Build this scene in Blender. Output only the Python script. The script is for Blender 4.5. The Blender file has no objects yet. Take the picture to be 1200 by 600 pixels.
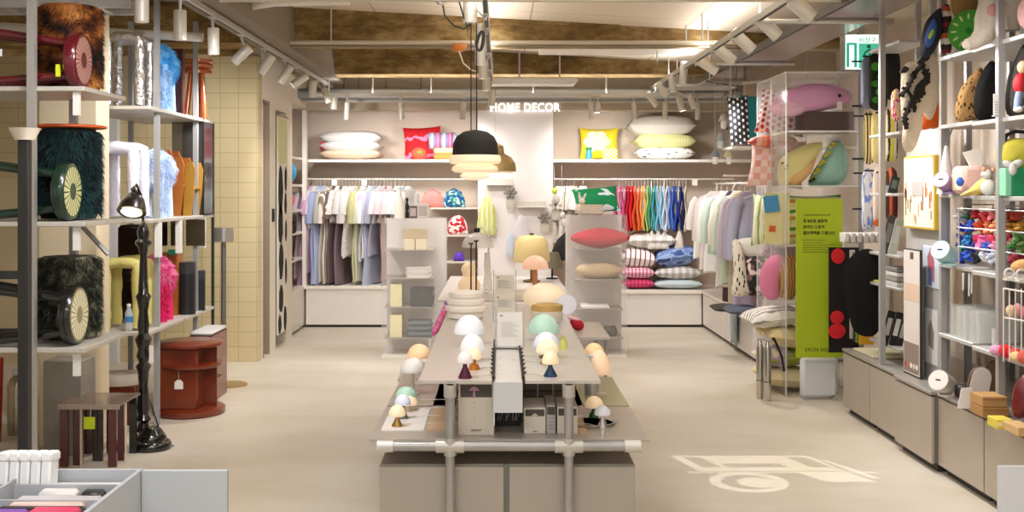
import bpy, math, random
from mathutils import Matrix, Vector
R = math.radians
PI = math.pi
rnd = random.Random(7)
S = bpy.context.scene
COL = S.collection

# ------------------------------------------------------------------ camera, world, lights, exposure
F, CX, CY, H = 1300.0, 585.0, 222.0, 1.5        # focal length (px of a 1200 wide frame), vanishing point, eye height
cam = bpy.data.objects.new('camera', bpy.data.cameras.new('camera'))
COL.objects.link(cam)
cam.location = (0, 0, H)
cam.rotation_euler = (R(90), 0, 0)
cam.data.sensor_width = 36
cam.data.lens = 36 * F / 1200
cam.data.shift_x = (600 - CX) / 1200
cam.data.shift_y = -(300 - CY) / 1200
cam.data.clip_start = .05
S.camera = cam
S.view_settings.view_transform = 'Standard'
S.view_settings.look = 'None'
S.view_settings.exposure = 0.2
S.view_settings.gamma = 1
S.view_settings.use_curve_mapping = False
w = bpy.data.worlds.new('world'); S.world = w; w.use_nodes = True
w.node_tree.nodes['Background'].inputs[0].default_value = (1, .97, .93, 1)
w.node_tree.nodes['Background'].inputs[1].default_value = .62

LK = .72
def light(name, typ, loc, energy, color=(1, .98, .965), target=None, **kw):
    d = bpy.data.lights.new(name, typ); d.energy = energy * LK; d.color = color
    for k, v in kw.items(): setattr(d, k, v)
    o = bpy.data.objects.new(name, d); COL.objects.link(o); o.location = loc
    if target is not None:
        o.rotation_euler = (Vector(target) - Vector(loc)).to_track_quat('-Z', 'Y').to_euler()
    return o
# tube lights hung below the ceiling on the camera's side of the shop
for i, (x, y, e_) in enumerate([(-1.0, 1.6, 48), (1.0, 1.6, 24), (-1.0, 4.2, 44), (1.0, 4.2, 9), (0.3, 6.2, 46)]):
    light('ceiling_tube_light', 'AREA', (x, y, 2.74), e_, target=(x, y, 0), shape='RECTANGLE', size=1.3, size_y=.3)
# lights of the track heads, last pair added floor fill: (position, aim, energy)
SP = [((-1.78, 7.7, 2.42), (-2.6, 7.6, 1.2), 90), ((-1.5, 6.1, 2.45), (-2.35, 7.2, 1.3), 95), ((-1.1, 4.1, 2.4), (-2.1, 5.3, 1.3), 42),
      ((-1.82, 8.3, 2.4), (-2.5, 9.6, 1.3), 66), ((-1.84, 9.3, 2.4), (-1.0, 10.5, 0), 70), ((-1.8, 10.6, 2.4), (-1.2, 12.4, 1.1), 48),
      ((1.75, 9.1, 2.4), (2.4, 8.6, 1.2), 90), ((1.78, 7.7, 2.4), (2.6, 7.2, 1.4), 70), ((1.78, 6.9, 2.4), (2.7, 6.4, 1.3), 65),
      ((1.78, 6.1, 2.4), (2.6, 5.6, 1.2), 65), ((1.7, 10.4, 2.4), (2.4, 10.8, 1.2), 90), ((1.7, 4.9, 2.4), (2.6, 5.0, 1.3), 50),
      ((-.08, 8.6, 2.35), (0, 8.6, 0), 80), ((-.08, 10.0, 2.3), (.1, 10.6, 0), 90), ((-.08, 10.9, 2.3), (.2, 12.05, 1.3), 36),
      ((-1.56, 11.4, 2.28), (-1.6, 12.6, 1.4), 34), ((-1.0, 11.4, 2.28), (-1.0, 12.6, 1.5), 34), ((-.37, 11.4, 2.28), (-.5, 12.6, 1.4), 34),
      ((.94, 11.4, 2.28), (.95, 12.6, 1.5), 36), ((1.05, 11.4, 2.28), (1.4, 12.6, 1.3), 36), ((1.71, 11.4, 2.28), (1.8, 12.6, 1.3), 38),
      ((-1.0, 8.6, 2.6), (-1.0, 9.0, 0), 98), ((1.0, 8.6, 2.6), (1.0, 9.6, 0), 80)]  # this pair has no track head, added to brighten the back floor
for p, t, e in SP:
    p = (p[0] + (.03 if p[0] < -.5 else -.03), p[1] + .12, p[2] - .12)
    light('track_and_fill_spot_light', 'SPOT', p, e, target=t, spot_size=R(115), spot_blend=.9, shadow_soft_size=.06)

# added unseen fill lights above the track rails, brightening the ceiling
for x, y, z in ((-1.8, 8.6, 2.63), (1.62, 8.6, 2.6), (-.08, 8.0, 2.61), (-1.8, 4.5, 2.63), (1.62, 4.5, 2.6)):
    light('ceiling_fill_light', 'AREA', (x, y, z), 20, target=(x, y, z + 1), shape='RECTANGLE', size=.03, size_y=4.4)
light('cross_ceiling_fill_light', 'AREA', (0, 11.4, 2.495), 16, target=(0, 11.4, 3.5), shape='RECTANGLE', size=3.4, size_y=.03)  # added unseen fill above the cross track, lifts the ceiling

# ------------------------------------------------------------------ helpers
def s_(Y): return Y / F
def PX(px, Y): return (px - CX) / F * Y
def PZ(py, Y): return H - (py - CY) / F * Y
def YB(py, z): return (H - z) * F / (py - CY)          # depth of a point at height z seen at row py
def P(px, py, Y): return Vector((PX(px, Y), Y, PZ(py, Y)))

W = {}
def thing(name, label, cat, loc=(0, 0, 0), group=None):
    o = bpy.data.objects.new(name, None); COL.objects.link(o)
    o.location = loc; o.empty_display_size = .05
    W[o] = Matrix.Translation(Vector(loc))
    tag(o, label, cat, group)
    return o
def tag(o, label=None, cat=None, group=None, kind=None):
    if label: o['label'] = label
    if cat: o['category'] = cat
    if group: o['group'] = group
    if kind: o['kind'] = kind
    return o
def dup(root, off, label=None, group=None):
    def cp(o, par):
        c = o.copy(); COL.objects.link(c); c.parent = par
        for ch in [k for k in W if k.parent == o]:
            if ch not in done: done.add(ch); cp(ch, c)
        return c
    done = set()
    c = cp(root, None)
    c.location = root.location + Vector(off)
    W[c] = Matrix.Translation(Vector(off)) @ W[root]
    if label: c['label'] = label
    if group: c['group'] = group
    return c

def rotz(a): return Matrix.Rotation(a, 4, 'Z')
def rotx(a): return Matrix.Rotation(a, 4, 'X')
def roty(a): return Matrix.Rotation(a, 4, 'Y')
def tr(*a): return Matrix.Translation(Vector(a if len(a) == 3 else a[0]))
def sc(x, y, z): return Matrix.Diagonal((x, y, z, 1))

class MB:
    def __init__(s, M=None): s.v = []; s.f = []; s.M = M or Matrix.Identity(4); s.mi = []; s.cm = 0
    def add(s, vs, fs):
        b = len(s.v)
        s.v += [s.M @ Vector(v) for v in vs]
        s.f += [tuple(b + i for i in f) for f in fs]; s.mi += [s.cm] * len(fs)
        return s
    def box(s, x0, x1, y0, y1, z0, z1, b=0):
        if b <= 0:
            return s.add([(x0, y0, z0), (x1, y0, z0), (x1, y1, z0), (x0, y1, z0), (x0, y0, z1), (x1, y0, z1), (x1, y1, z1), (x0, y1, z1)],
                         [(0, 3, 2, 1), (4, 5, 6, 7), (0, 1, 5, 4), (1, 2, 6, 5), (2, 3, 7, 6), (3, 0, 4, 7)])
        # box with chamfered edges
        vs = []; idx = {}
        X = (x0, x1); Y = (y0, y1); Z = (z0, z1)
        b = min(b, (x1 - x0) * .45, (y1 - y0) * .45, (z1 - z0) * .45)
        for i in (0, 1):
            for j in (0, 1):
                for k in (0, 1):
                    sx, sy, sz = (b if i == 0 else -b), (b if j == 0 else -b), (b if k == 0 else -b)
                    idx[i, j, k, 0] = len(vs); vs.append((X[i], Y[j] + sy, Z[k] + sz))
                    idx[i, j, k, 1] = len(vs); vs.append((X[i] + sx, Y[j], Z[k] + sz))
                    idx[i, j, k, 2] = len(vs); vs.append((X[i] + sx, Y[j] + sy, Z[k]))
        fs = []
        q = lambda *a: [idx[t] for t in a]
        def face(vv):
            # orient outwards
            c = Vector(((x0 + x1) / 2, (y0 + y1) / 2, (z0 + z1) / 2))
            p = [Vector(vs[i]) for i in vv]; n = (p[1] - p[0]).cross(p[2] - p[0]); m = sum(p, Vector()) / len(p)
            fs.append(tuple(vv) if n.dot(m - c) > 0 else tuple(reversed(vv)))
        for i in (0, 1):
            face(q((i, 0, 0, 0), (i, 1, 0, 0), (i, 1, 1, 0), (i, 0, 1, 0)))
            face(q((0, i, 0, 1), (1, i, 0, 1), (1, i, 1, 1), (0, i, 1, 1)))
            face(q((0, 0, i, 2), (1, 0, i, 2), (1, 1, i, 2), (0, 1, i, 2)))
            for j in (0, 1):
                face(q((i, j, 0, 0), (i, j, 0, 1), (i, j, 1, 1), (i, j, 1, 0)))
                face(q((i, 0, j, 0), (i, 0, j, 2), (i, 1, j, 2), (i, 1, j, 0)))
                face(q((0, i, j, 1), (0, i, j, 2), (1, i, j, 2), (1, i, j, 1)))
                for k in (0, 1): face(q((i, j, k, 0), (i, j, k, 1), (i, j, k, 2)))
        return s.add(vs, fs)
    def tube(s, pts, r, n=10, cap=True):
        pts = [Vector(p) for p in pts]
        rs = r if isinstance(r, (list, tuple)) else [r] * len(pts)
        vs = []; fs = []; prev = None
        for i, p in enumerate(pts):
            if i == 0: d = pts[1] - p
            elif i == len(pts) - 1: d = p - pts[i - 1]
            else: d = (pts[i + 1] - p).normalized() + (p - pts[i - 1]).normalized()
            if d.length < 1e-9: d = Vector((0, 0, 1))
            d.normalize()
            if prev is None:
                a = Vector((0, 0, 1)) if abs(d.z) < .9 else Vector((1, 0, 0))
                u = d.cross(a).normalized()
            else:
                u = (prev - d * prev.dot(d))
                u = u.normalized() if u.length > 1e-6 else d.orthogonal().normalized()
            prev = u; v = d.cross(u)
            for k in range(n):
                t = 2 * PI * k / n
                vs.append(p + (u * math.cos(t) + v * math.sin(t)) * rs[i])
        for i in range(len(pts) - 1):
            for k in range(n):
                k2 = (k + 1) % n
                fs.append((i * n + k, i * n + k2, (i + 1) * n + k2, (i + 1) * n + k))
        if cap:
            fs.append(tuple(reversed(range(n)))); fs.append(tuple((len(pts) - 1) * n + k for k in range(n)))
        return s.add(vs, fs)
    def lathe(s, prof, c=(0, 0, 0), n=28, ax=None, squash=1):
        # profile of (r, z); ax: optional matrix
        vs = []; fs = []; c = Vector(c); m = ax or Matrix.Identity(4)
        for r, z in prof:
            for k in range(n):
                t = 2 * PI * k / n
                vs.append(c + m @ Vector((r * math.cos(t), r * math.sin(t) * squash, z)))
        for i in range(len(prof) - 1):
            for k in range(n):
                k2 = (k + 1) % n
                fs.append((i * n + k, i * n + k2, (i + 1) * n + k2, (i + 1) * n + k))
        if prof[0][0] > 1e-5: fs.append(tuple(reversed(range(n))))
        if prof[-1][0] > 1e-5: fs.append(tuple((len(prof) - 1) * n + k for k in range(n)))
        return s.add(vs, fs)
    def ell(s, c, rx, ry, rz, n=16, m=10, rot=None):
        prof = [(math.sin(PI * i / m), -math.cos(PI * i / m)) for i in range(m + 1)]
        M = (rot or Matrix.Identity(4)) @ sc(rx, ry, rz)
        return s.lathe([(max(r, 1e-4), z) for r, z in prof], c, n, M)
    def prism(s, poly, t, M=None):
        # polygon in local x,z extruded along y from -t/2 to t/2
        M = M or Matrix.Identity(4); n = len(poly)
        vs = [M @ Vector((x, -t / 2, z)) for x, z in poly] + [M @ Vector((x, t / 2, z)) for x, z in poly]
        fs = [tuple(range(n)), tuple(reversed(range(n, 2 * n)))]
        fs += [(i, i + n, (i + 1) % n + n, (i + 1) % n) for i in range(n)]
        return s.add(vs, fs)
    def puff(s, poly, t, M=None, rings=5, p=.5):
        # puffy cushion from an outline in local x,z: thickness grows towards the centroid
        M = M or Matrix.Identity(4); n = len(poly)
        cx = sum(a for a, b in poly) / n; cz = sum(b for a, b in poly) / n
        vs = []; fs = []
        for sgn in (-1, 1):
            b0 = len(vs)
            for j in range(rings + 1):
                q = j / rings
                k = 1 - q
                y = sgn * t / 2 * (1 - k ** 2.2) ** p
                for (a, b) in poly: vs.append(M @ Vector((cx + (a - cx) * k, y, cz + (b - cz) * k)))
            for j in range(rings):
                for i in range(n):
                    i2 = (i + 1) % n
                    f = (b0 + j * n + i, b0 + j * n + i2, b0 + (j + 1) * n + i2, b0 + (j + 1) * n + i)
                    fs.append(f if sgn < 0 else tuple(reversed(f)))
        return s.add(vs, fs)
    def pillow(s, w, h, t, M=None, n=14, pinch=.09, seed=0, full=.42):
        M = M or Matrix.Identity(4); rr = random.Random(seed)
        ph = [rr.random() * 6 for _ in range(6)]
        vs = []; fs = []
        for sgn in (-1, 1):
            b0 = len(vs)
            for i in range(n + 1):
                for j in range(n + 1):
                    u = -1 + 2 * i / n; v = -1 + 2 * j / n
                    x = w / 2 * u * (1 - pinch * (1 - v * v)); z = h / 2 * v * (1 - pinch * (1 - u * u))
                    q = max(0, (1 - u * u) * (1 - v * v))
                    y = sgn * t / 2 * q ** full * (1 + .06 * math.sin(3 * u + ph[0]) * math.sin(3.3 * v + ph[1]) + .035 * math.sin(7 * u + ph[2] + 2 * v) * math.sin(6 * v + ph[3]))
                    vs.append(M @ Vector((x, y, z)))
            for i in range(n):
                for j in range(n):
                    a = b0 + i * (n + 1) + j
                    f = (a, a + n + 1, a + n + 2, a + 1)
                    fs.append(f if sgn < 0 else tuple(reversed(f)))
        return s.add(vs, fs)
    def fur(s, pts, L, w=.004, seed=1, droop=.4, jit=.5):
        rr = random.Random(seed)
        for p, n_ in pts:
            p = Vector(p); n_ = Vector(n_).normalized()
            d = (n_ + Vector((rr.uniform(-jit, jit), rr.uniform(-jit, jit), rr.uniform(-jit, jit) - droop))).normalized()
            l = L * rr.uniform(.6, 1.15)
            side = d.cross(Vector((rr.uniform(-1, 1), rr.uniform(-1, 1), rr.uniform(-1, 1)))).normalized() * w
            mid = p + d * l * .55
            tip = p + d * l + Vector((0, 0, -l * .35 * abs(droop) * 2))
            s.add([p - side, p + side, mid + side * .7, mid - side * .7, tip], [(0, 1, 2, 3), (3, 2, 4)])
        return s
    def build(s, name, mat, parent=None, smooth=True, mw=None, ang=40, sub=0, disp=None):
        if mw is None:
            xs = [v.x for v in s.v]; ys = [v.y for v in s.v]; zs = [v.z for v in s.v]
            o = Vector(((min(xs) + max(xs)) / 2, (min(ys) + max(ys)) / 2, min(zs)))
            mw = Matrix.Translation(o); vs = [v - o for v in s.v]
        else: vs = s.v
        me = bpy.data.meshes.new(name); me.from_pydata([tuple(v) for v in vs], [], s.f); me.update()
        for m in (mat if isinstance(mat, (list, tuple)) else [mat]): me.materials.append(m)
        if any(s.mi): me.polygons.foreach_set('material_index', s.mi)
        if smooth:
            me.polygons.foreach_set('use_smooth', [True] * len(me.polygons))
            me.set_sharp_from_angle(angle=R(ang))
        ob = bpy.data.objects.new(name, me); COL.objects.link(ob)
        if parent is not None:
            ob.parent = parent; ob.matrix_local = W[parent].inverted() @ mw
        else: ob.matrix_world = mw
        W[ob] = mw
        if sub:
            m = ob.modifiers.new('sub', 'SUBSURF'); m.levels = sub; m.render_levels = sub
        return ob

# ------------------------------------------------------------------ materials
MC = {}
def hexc(h):
    h = h.lstrip('#'); c = [int(h[i:i + 2], 16) / 255 for i in (0, 2, 4)]
    return tuple((x / 12.92 if x <= .04045 else ((x + .055) / 1.055) ** 2.4) for x in c) + (1,)
def mat(h, rough=.6, metal=0, emit=0, alpha=1, trans=0, bump=0, bs=40, var=0, vs=6, sss=0, coat=0, ecol=None, vcol=None):
    k = (h, rough, metal, emit, alpha, trans, bump, bs, var, vs, coat, ecol, vcol)
    if k in MC: return MC[k]
    m = bpy.data.materials.new('surface_' + h.strip('#')); m.use_nodes = True; MC[k] = m
    nt = m.node_tree; b = nt.nodes['Principled BSDF']
    c = hexc(h)
    b.inputs['Base Color'].default_value = c
    b.inputs['Roughness'].default_value = rough; b.inputs['Metallic'].default_value = metal
    b.inputs['Alpha'].default_value = alpha
    b.inputs['Transmission Weight'].default_value = trans
    b.inputs['Coat Weight'].default_value = coat
    if emit:
        b.inputs['Emission Color'].default_value = hexc(ecol or h); b.inputs['Emission Strength'].default_value = emit
    if bump or var:
        tc = nt.nodes.new('ShaderNodeTexCoord')
    if bump:
        nz = nt.nodes.new('ShaderNodeTexNoise'); nz.inputs['Scale'].default_value = bs; nz.inputs['Detail'].default_value = 4
        bp = nt.nodes.new('ShaderNodeBump'); bp.inputs['Strength'].default_value = bump; bp.inputs['Distance'].default_value = .02
        nt.links.new(tc.outputs['Object'], nz.inputs['Vector']); nt.links.new(nz.outputs['Fac'], bp.inputs['Height'])
        nt.links.new(bp.outputs['Normal'], b.inputs['Normal'])
    if var:
        nz = nt.nodes.new('ShaderNodeTexNoise'); nz.inputs['Scale'].default_value = vs; nz.inputs['Detail'].default_value = 5
        cr = nt.nodes.new('ShaderNodeValToRGB')
        cr.color_ramp.elements[0].position = .35; cr.color_ramp.elements[1].position = .65
        c2 = hexc(vcol) if vcol else tuple(x * (1 - var) for x in c[:3]) + (1,)
        cr.color_ramp.elements[0].color = c2; cr.color_ramp.elements[1].color = c
        nt.links.new(tc.outputs['Object'], nz.inputs['Vector']); nt.links.new(nz.outputs['Fac'], cr.inputs['Fac'])
        nt.links.new(cr.outputs['Color'], b.inputs['Base Color'])
    return m

def pat(kind, cols, n=6, n2=None, axis='X', rough=.8, th=None, bump=0, coord='Generated', dist=0, emit=0, axes='XZ'):
    """procedural pattern: kind stripes | dots | check | blobs | cells | rad"""
    k = (kind, tuple(cols), n, n2, axis, rough, th, coord, dist, axes)
    if k in MC: return MC[k]
    m = bpy.data.materials.new('pattern_' + kind); m.use_nodes = True; MC[k] = m
    nt = m.node_tree; b = nt.nodes['Principled BSDF']; b.inputs['Roughness'].default_value = rough
    L = nt.links.new
    tc = nt.nodes.new('ShaderNodeTexCoord'); out = tc.outputs[coord]
    if dist:
        nz = nt.nodes.new('ShaderNodeTexNoise'); nz.inputs['Scale'].default_value = 5; L(out, nz.inputs['Vector'])
        vm = nt.nodes.new('ShaderNodeVectorMath'); vm.operation = 'MULTIPLY_ADD'
        vm.inputs[1].default_value = (dist, dist, dist); L(nz.outputs['Color'], vm.inputs[0]); L(out, vm.inputs[2]); out = vm.outputs[0]
    sep = nt.nodes.new('ShaderNodeSeparateXYZ'); L(out, sep.inputs[0])
    def M(op, a, b_=None):
        nd = nt.nodes.new('ShaderNodeMath'); nd.operation = op
        for i, x in enumerate((a, b_)):
            if x is None: continue
            if isinstance(x, (int, float)): nd.inputs[i].default_value = x
            else: L(x, nd.inputs[i])
        return nd.outputs[0]
    n2 = n2 or n
    if kind == 'stripes':
        fac = M('FRACT', M('MULTIPLY', sep.outputs[axis], n))
        ends = [(i / len(cols)) for i in range(len(cols))]
    elif kind == 'dots':
        a = M('SUBTRACT', M('FRACT', M('MULTIPLY', sep.outputs[axes[0]], n)), .5)
        row = M('FLOOR', M('MULTIPLY', sep.outputs[axes[0]], n))
        zz = M('ADD', M('MULTIPLY', sep.outputs[axes[1]], n2), M('MULTIPLY', row, .5))
        c = M('SUBTRACT', M('FRACT', zz), .5)
        fac = M('SQRT', M('ADD', M('MULTIPLY', a, a), M('MULTIPLY', c, c)))
        ends = [0, th or .25]
    elif kind == 'check':
        a = M('GREATER_THAN', M('FRACT', M('MULTIPLY', sep.outputs[axes[0]], n)), .5)
        c = M('GREATER_THAN', M('FRACT', M('MULTIPLY', sep.outputs[axes[1]], n2)), .5)
        fac = M('ADD', M('MULTIPLY', a, .34), M('MULTIPLY', c, .34))
        ends = [0, .2, .5][:len(cols)]
    elif kind == 'blobs':
        nz = nt.nodes.new('ShaderNodeTexNoise'); nz.inputs['Scale'].default_value = n; nz.inputs['Detail'].default_value = 1
        L(out, nz.inputs['Vector']); fac = nz.outputs['Fac']
        t = th or .5
        ends = [0] + [t + .1 * i for i in range(len(cols) - 1)]
    elif kind == 'cells':
        vo = nt.nodes.new('ShaderNodeTexVoronoi'); vo.inputs['Scale'].default_value = n
        L(out, vo.inputs['Vector']); fac = vo.outputs['Distance']
        t = th or .3
        ends = [0] + [t + .12 * i for i in range(len(cols) - 1)]
    elif kind == 'rad':
        a = M('SUBTRACT', sep.outputs[axes[0]], .5); c = M('SUBTRACT', sep.outputs[axes[1]], .5)
        an = M('ARCTAN2', a, c)
        rr_ = M('SQRT', M('ADD', M('MULTIPLY', a, a), M('MULTIPLY', c, c)))
        ray = M('LESS_THAN', M('FRACT', M('MULTIPLY', an, n / (2 * PI))), .72)
        ok = M('MULTIPLY', M('GREATER_THAN', rr_, .16), M('LESS_THAN', rr_, .46))
        fac = M('MULTIPLY', ray, ok); ends = [0, .5]
    cr = nt.nodes.new('ShaderNodeValToRGB'); cr.color_ramp.interpolation = 'CONSTANT'
    while len(cr.color_ramp.elements) < len(cols): cr.color_ramp.elements.new(.5)
    for e, p, c in zip(cr.color_ramp.elements, ends, cols): e.position = p
    for e, c in zip(cr.color_ramp.elements, cols): e.color = hexc(c)
    L(fac, cr.inputs['Fac']); L(cr.outputs['Color'], b.inputs['Base Color'])
    return m

def mix_clear(h, opac, rough=.15, name='clear'):
    """translucent sheet: part see-through, part diffuse"""
    k = (name, h, opac, rough)
    if k in MC: return MC[k]
    m = bpy.data.materials.new(name + '_sheet'); m.use_nodes = True; MC[k] = m
    nt = m.node_tree; b = nt.nodes['Principled BSDF']
    b.inputs['Base Color'].default_value = hexc(h); b.inputs['Roughness'].default_value = rough
    tp = nt.nodes.new('ShaderNodeBsdfTransparent'); mx = nt.nodes.new('ShaderNodeMixShader')
    mx.inputs[0].default_value = opac
    nt.links.new(tp.outputs[0], mx.inputs[1]); nt.links.new(b.outputs[0], mx.inputs[2])
    nt.links.new(mx.outputs[0], nt.nodes['Material Output'].inputs[0])
    return m

WHITE = mat('#efe8de', .55)
WALLW = mat('#e4dcd2', .8, bump=.03, bs=12)
WALLG = mat('#dac9b8', .85, bump=.03, bs=12)
LINTEL = mat('#b9aa98', .85)
STEEL = mat('#c6c5c2', .4, .55)
GALV = mat('#b4b3af', .4, .65, var=.14, vs=14)
GREYM = mat('#a6a7a8', .5, .3)
SHELFM = mat('#c9c4bb', .45, .3)
BLACK = mat('#141312', .45)
GLOSSB = mat('#0d0b0a', .18, coat=.6)
CHROME = mat('#d8d6d2', .15, 1)
RAILW = mat('#efe7da', .4)
PAPER = mat('#f0ece4', .7)
CLEAR = mix_clear('#f4f4f2', .16, .08)
CLEAR2 = mix_clear('#f4f4f2', .32, .1)
FROST = mix_clear('#f4efec', .09, .6, 'frosted')
FROSTT = mix_clear('#f0ebe8', .1, .35, 'frosted')
SMOKE = mix_clear('#4e4a47', .62, .08, 'smoked')
GLASSW = mix_clear('#e4e2dc', .7, .1)
CABLE = mat('#161412', .6)
CABW = mat('#e8e2d8', .6)

def struct(name, mb, m, parent=None, **k):
    o = mb.build(name, m, parent, **k)
    if parent is None: o['kind'] = 'structure'
    return o

# ------------------------------------------------------------------ the room
fm = bpy.data.materials.new('polished_concrete_floor'); fm.use_nodes = True
nt = fm.node_tree; b = nt.nodes['Principled BSDF']; L = nt.links.new
tc = nt.nodes.new('ShaderNodeTexCoord'); mp = nt.nodes.new('ShaderNodeMapping'); mp.inputs['Scale'].default_value = (.7, 1.5, 1)
nz = nt.nodes.new('ShaderNodeTexNoise'); nz.inputs['Scale'].default_value = 1.3; nz.inputs['Detail'].default_value = 7; nz.inputs['Roughness'].default_value = .62
cr = nt.nodes.new('ShaderNodeValToRGB')
cr.color_ramp.elements[0].position = .3; cr.color_ramp.elements[1].position = .72
cr.color_ramp.elements[0].color = hexc('#c9bda8'); cr.color_ramp.elements[1].color = hexc('#dcd4c7')
L(tc.outputs['Object'], mp.inputs[0]); L(mp.outputs[0], nz.inputs['Vector']); L(nz.outputs['Fac'], cr.inputs[0]); L(cr.outputs[0], b.inputs['Base Color'])
b.inputs['Roughness'].default_value = .38
nr = nt.nodes.new('ShaderNodeTexNoise'); nr.inputs['Scale'].default_value = 3
mr = nt.nodes.new('ShaderNodeMapRange'); mr.inputs['To Min'].default_value = .3; mr.inputs['To Max'].default_value = .5
L(tc.outputs['Object'], nr.inputs['Vector']); L(nr.outputs['Fac'], mr.inputs['Value']); L(mr.outputs[0], b.inputs['Roughness'])
struct('floor', MB().box(-5, 3.1, -.5, 12.8, -.1, 0), fm, smooth=False)
struct('wall_back', MB().box(-2.75, 3.1, 12.75, 12.85, 0, 3.1), WALLG, smooth=False)
struct('wall_right', MB().box(3.0, 3.1, 0, 12.75, 0, 3.1), WALLG, smooth=False)
struct('wall_left', MB().box(-5.1, -5, -.5, 9.8, 0, 3.1), WALLW, smooth=False)

# tiled wall facing the camera on the left
tm = bpy.data.materials.new('cream_wall_tiles'); tm.use_nodes = True
nt = tm.node_tree; b = nt.nodes['Principled BSDF']; L = nt.links.new
tc = nt.nodes.new('ShaderNodeTexCoord'); mp = nt.nodes.new('ShaderNodeMapping'); mp.inputs['Rotation'].default_value = (R(90), 0, 0)
br = nt.nodes.new('ShaderNodeTexBrick'); br.offset = 0; br.inputs['Scale'].default_value = 1
br.inputs['Brick Width'].default_value = .16; br.inputs['Row Height'].default_value = .13; br.inputs['Mortar Size'].default_value = .0035
br.inputs['Color1'].default_value = hexc('#d0bf94'); br.inputs['Color2'].default_value = hexc('#d5c59c'); br.inputs['Mortar'].default_value = hexc('#b9a678')
L(tc.outputs['Object'], mp.inputs[0]); L(mp.outputs[0], br.inputs['Vector']); L(br.outputs['Color'], b.inputs['Base Color']); b.inputs['Roughness'].default_value = .35
struct('wall_left_tiled', MB().box(-5, -2.1, 9.66, 9.82, 0, 2.66), tm, smooth=False)
# left side wall with a door opening, then the recess of the side shelves
x0, x1 = -2.28, -2.1
wl = MB()
wl.box(x0, x1, 9.82, 9.86, 0, 2.75).box(x0, x1, 9.86, 10.12, 2.28, 2.75).box(x0, x1, 10.12, 10.42, 0, 2.75).box(x0, x1, 10.42, 10.95, 2.25, 2.75).box(x0, x1, 10.95, 11.25, 0, 2.75)
wl.box(x0, x1, 11.25, 12.75, 2.38, 2.75)
wl.box(x0 - .02, x0, 10.42, 10.95, 0, 2.75)
struct('wall_left_side', wl, mat('#e8e0d0', .75), smooth=False)
d = struct('door_1', MB().box(-2.22, -2.18, 9.86, 10.12, 0, 2.28), mat('#b09a80', .6), smooth=False)
struct('door_frame', MB().box(-2.17, -2.095, 9.855, 9.875, 0, 2.3).box(-2.17, -2.095, 10.1, 10.125, 0, 2.3).box(-2.17, -2.095, 9.855, 10.125, 2.27, 2.3), mat('#8d7c69', .5), d, smooth=False)
struct('wall_left_recess', MB().box(-2.75, -2.6, 11.25, 12.75, 0, 3.1).box(-2.6, -2.28, 11.2, 11.25, 0, 3.1), WALLG, smooth=False)
# lintel over the alcoves, central white panel wall, right bulkhead
struct('wall_back_lintel', MB().box(-2.1, 3.0, 12.05, 12.2, 2.36, 2.52), LINTEL, smooth=False)
struct('wall_back_bulkhead', MB().box(-2.6, 3.0, 12.2, 12.3, 2.36, 3.1), mat('#c4b5a0', .85), smooth=False)
struct('wall_back_centre', MB().box(PX(560, 12.05), PX(648, 12.05), 12.05, 12.75, 0, 2.36), mat('#eee6e3', .6), smooth=False)
struct('wall_right_bulkhead', MB().box(2.2, 3.0, 9.9, 10.0, 2.33, 3.0), mat('#c4b39c', .85), smooth=False)
# ceiling, tilted from left to right, with concrete beams below it
def cz(X): return 2.95 - .053 * (X + 1.28)
cmm = bpy.data.materials.new('ceiling_boards'); cmm.use_nodes = True
nt = cmm.node_tree; b = nt.nodes['Principled BSDF']; L = nt.links.new
tc = nt.nodes.new('ShaderNodeTexCoord'); br = nt.nodes.new('ShaderNodeTexBrick'); br.offset = 0
br.inputs['Scale'].default_value = 1; br.inputs['Brick Width'].default_value = 1.25; br.inputs['Row Height'].default_value = 2.4; br.inputs['Mortar Size'].default_value = .006
br.inputs['Color1'].default_value = hexc('#dccdb8'); br.inputs['Color2'].default_value = hexc('#dfd1bd'); br.inputs['Mortar'].default_value = hexc('#a89878')
L(tc.outputs['Object'], br.inputs['Vector']); L(br.outputs['Color'], b.inputs['Base Color']); b.inputs['Roughness'].default_value = .8
xa, xb = -5.1, 3.1
struct('ceiling', MB().add([(xa, -.5, cz(xa)), (xb, -.5, cz(xb)), (xb, 12.8, cz(xb)), (xa, 12.8, cz(xa)), (xa, -.5, cz(xa) + .1), (xb, -.5, cz(xb) + .1), (xb, 12.8, cz(xb) + .1), (xa, 12.8, cz(xa) + .1)],
       [(0, 1, 2, 3), (7, 6, 5, 4), (0, 4, 5, 1), (1, 5, 6, 2), (2, 6, 7, 3), (3, 7, 4, 0)]), cmm, smooth=False)
conc = bpy.data.materials.new('raw_concrete'); conc.use_nodes = True
nt = conc.node_tree; b = nt.nodes['Principled BSDF']; L = nt.links.new
tc = nt.nodes.new('ShaderNodeTexCoord'); mp = nt.nodes.new('ShaderNodeMapping'); mp.inputs['Scale'].default_value = (1, 1, 2.2)
nz = nt.nodes.new('ShaderNodeTexNoise'); nz.inputs['Scale'].default_value = 3.2; nz.inputs['Detail'].default_value = 12; nz.inputs['Roughness'].default_value = .75
cr = nt.nodes.new('ShaderNodeValToRGB')
for p_, c_ in ((.36, '#5e4f33'), (.64, '#a8976c')):
    pass
cr.color_ramp.elements[0].position = .36; cr.color_ramp.elements[0].color = hexc('#664e2a')
cr.color_ramp.elements[1].position = .66; cr.color_ramp.elements[1].color = hexc('#bfa876')
e = cr.color_ramp.elements.new(.5); e.color = hexc('#8f7344')
bp = nt.nodes.new('ShaderNodeBump'); bp.inputs['Strength'].default_value = .5; bp.inputs['Distance'].default_value = .03
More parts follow.
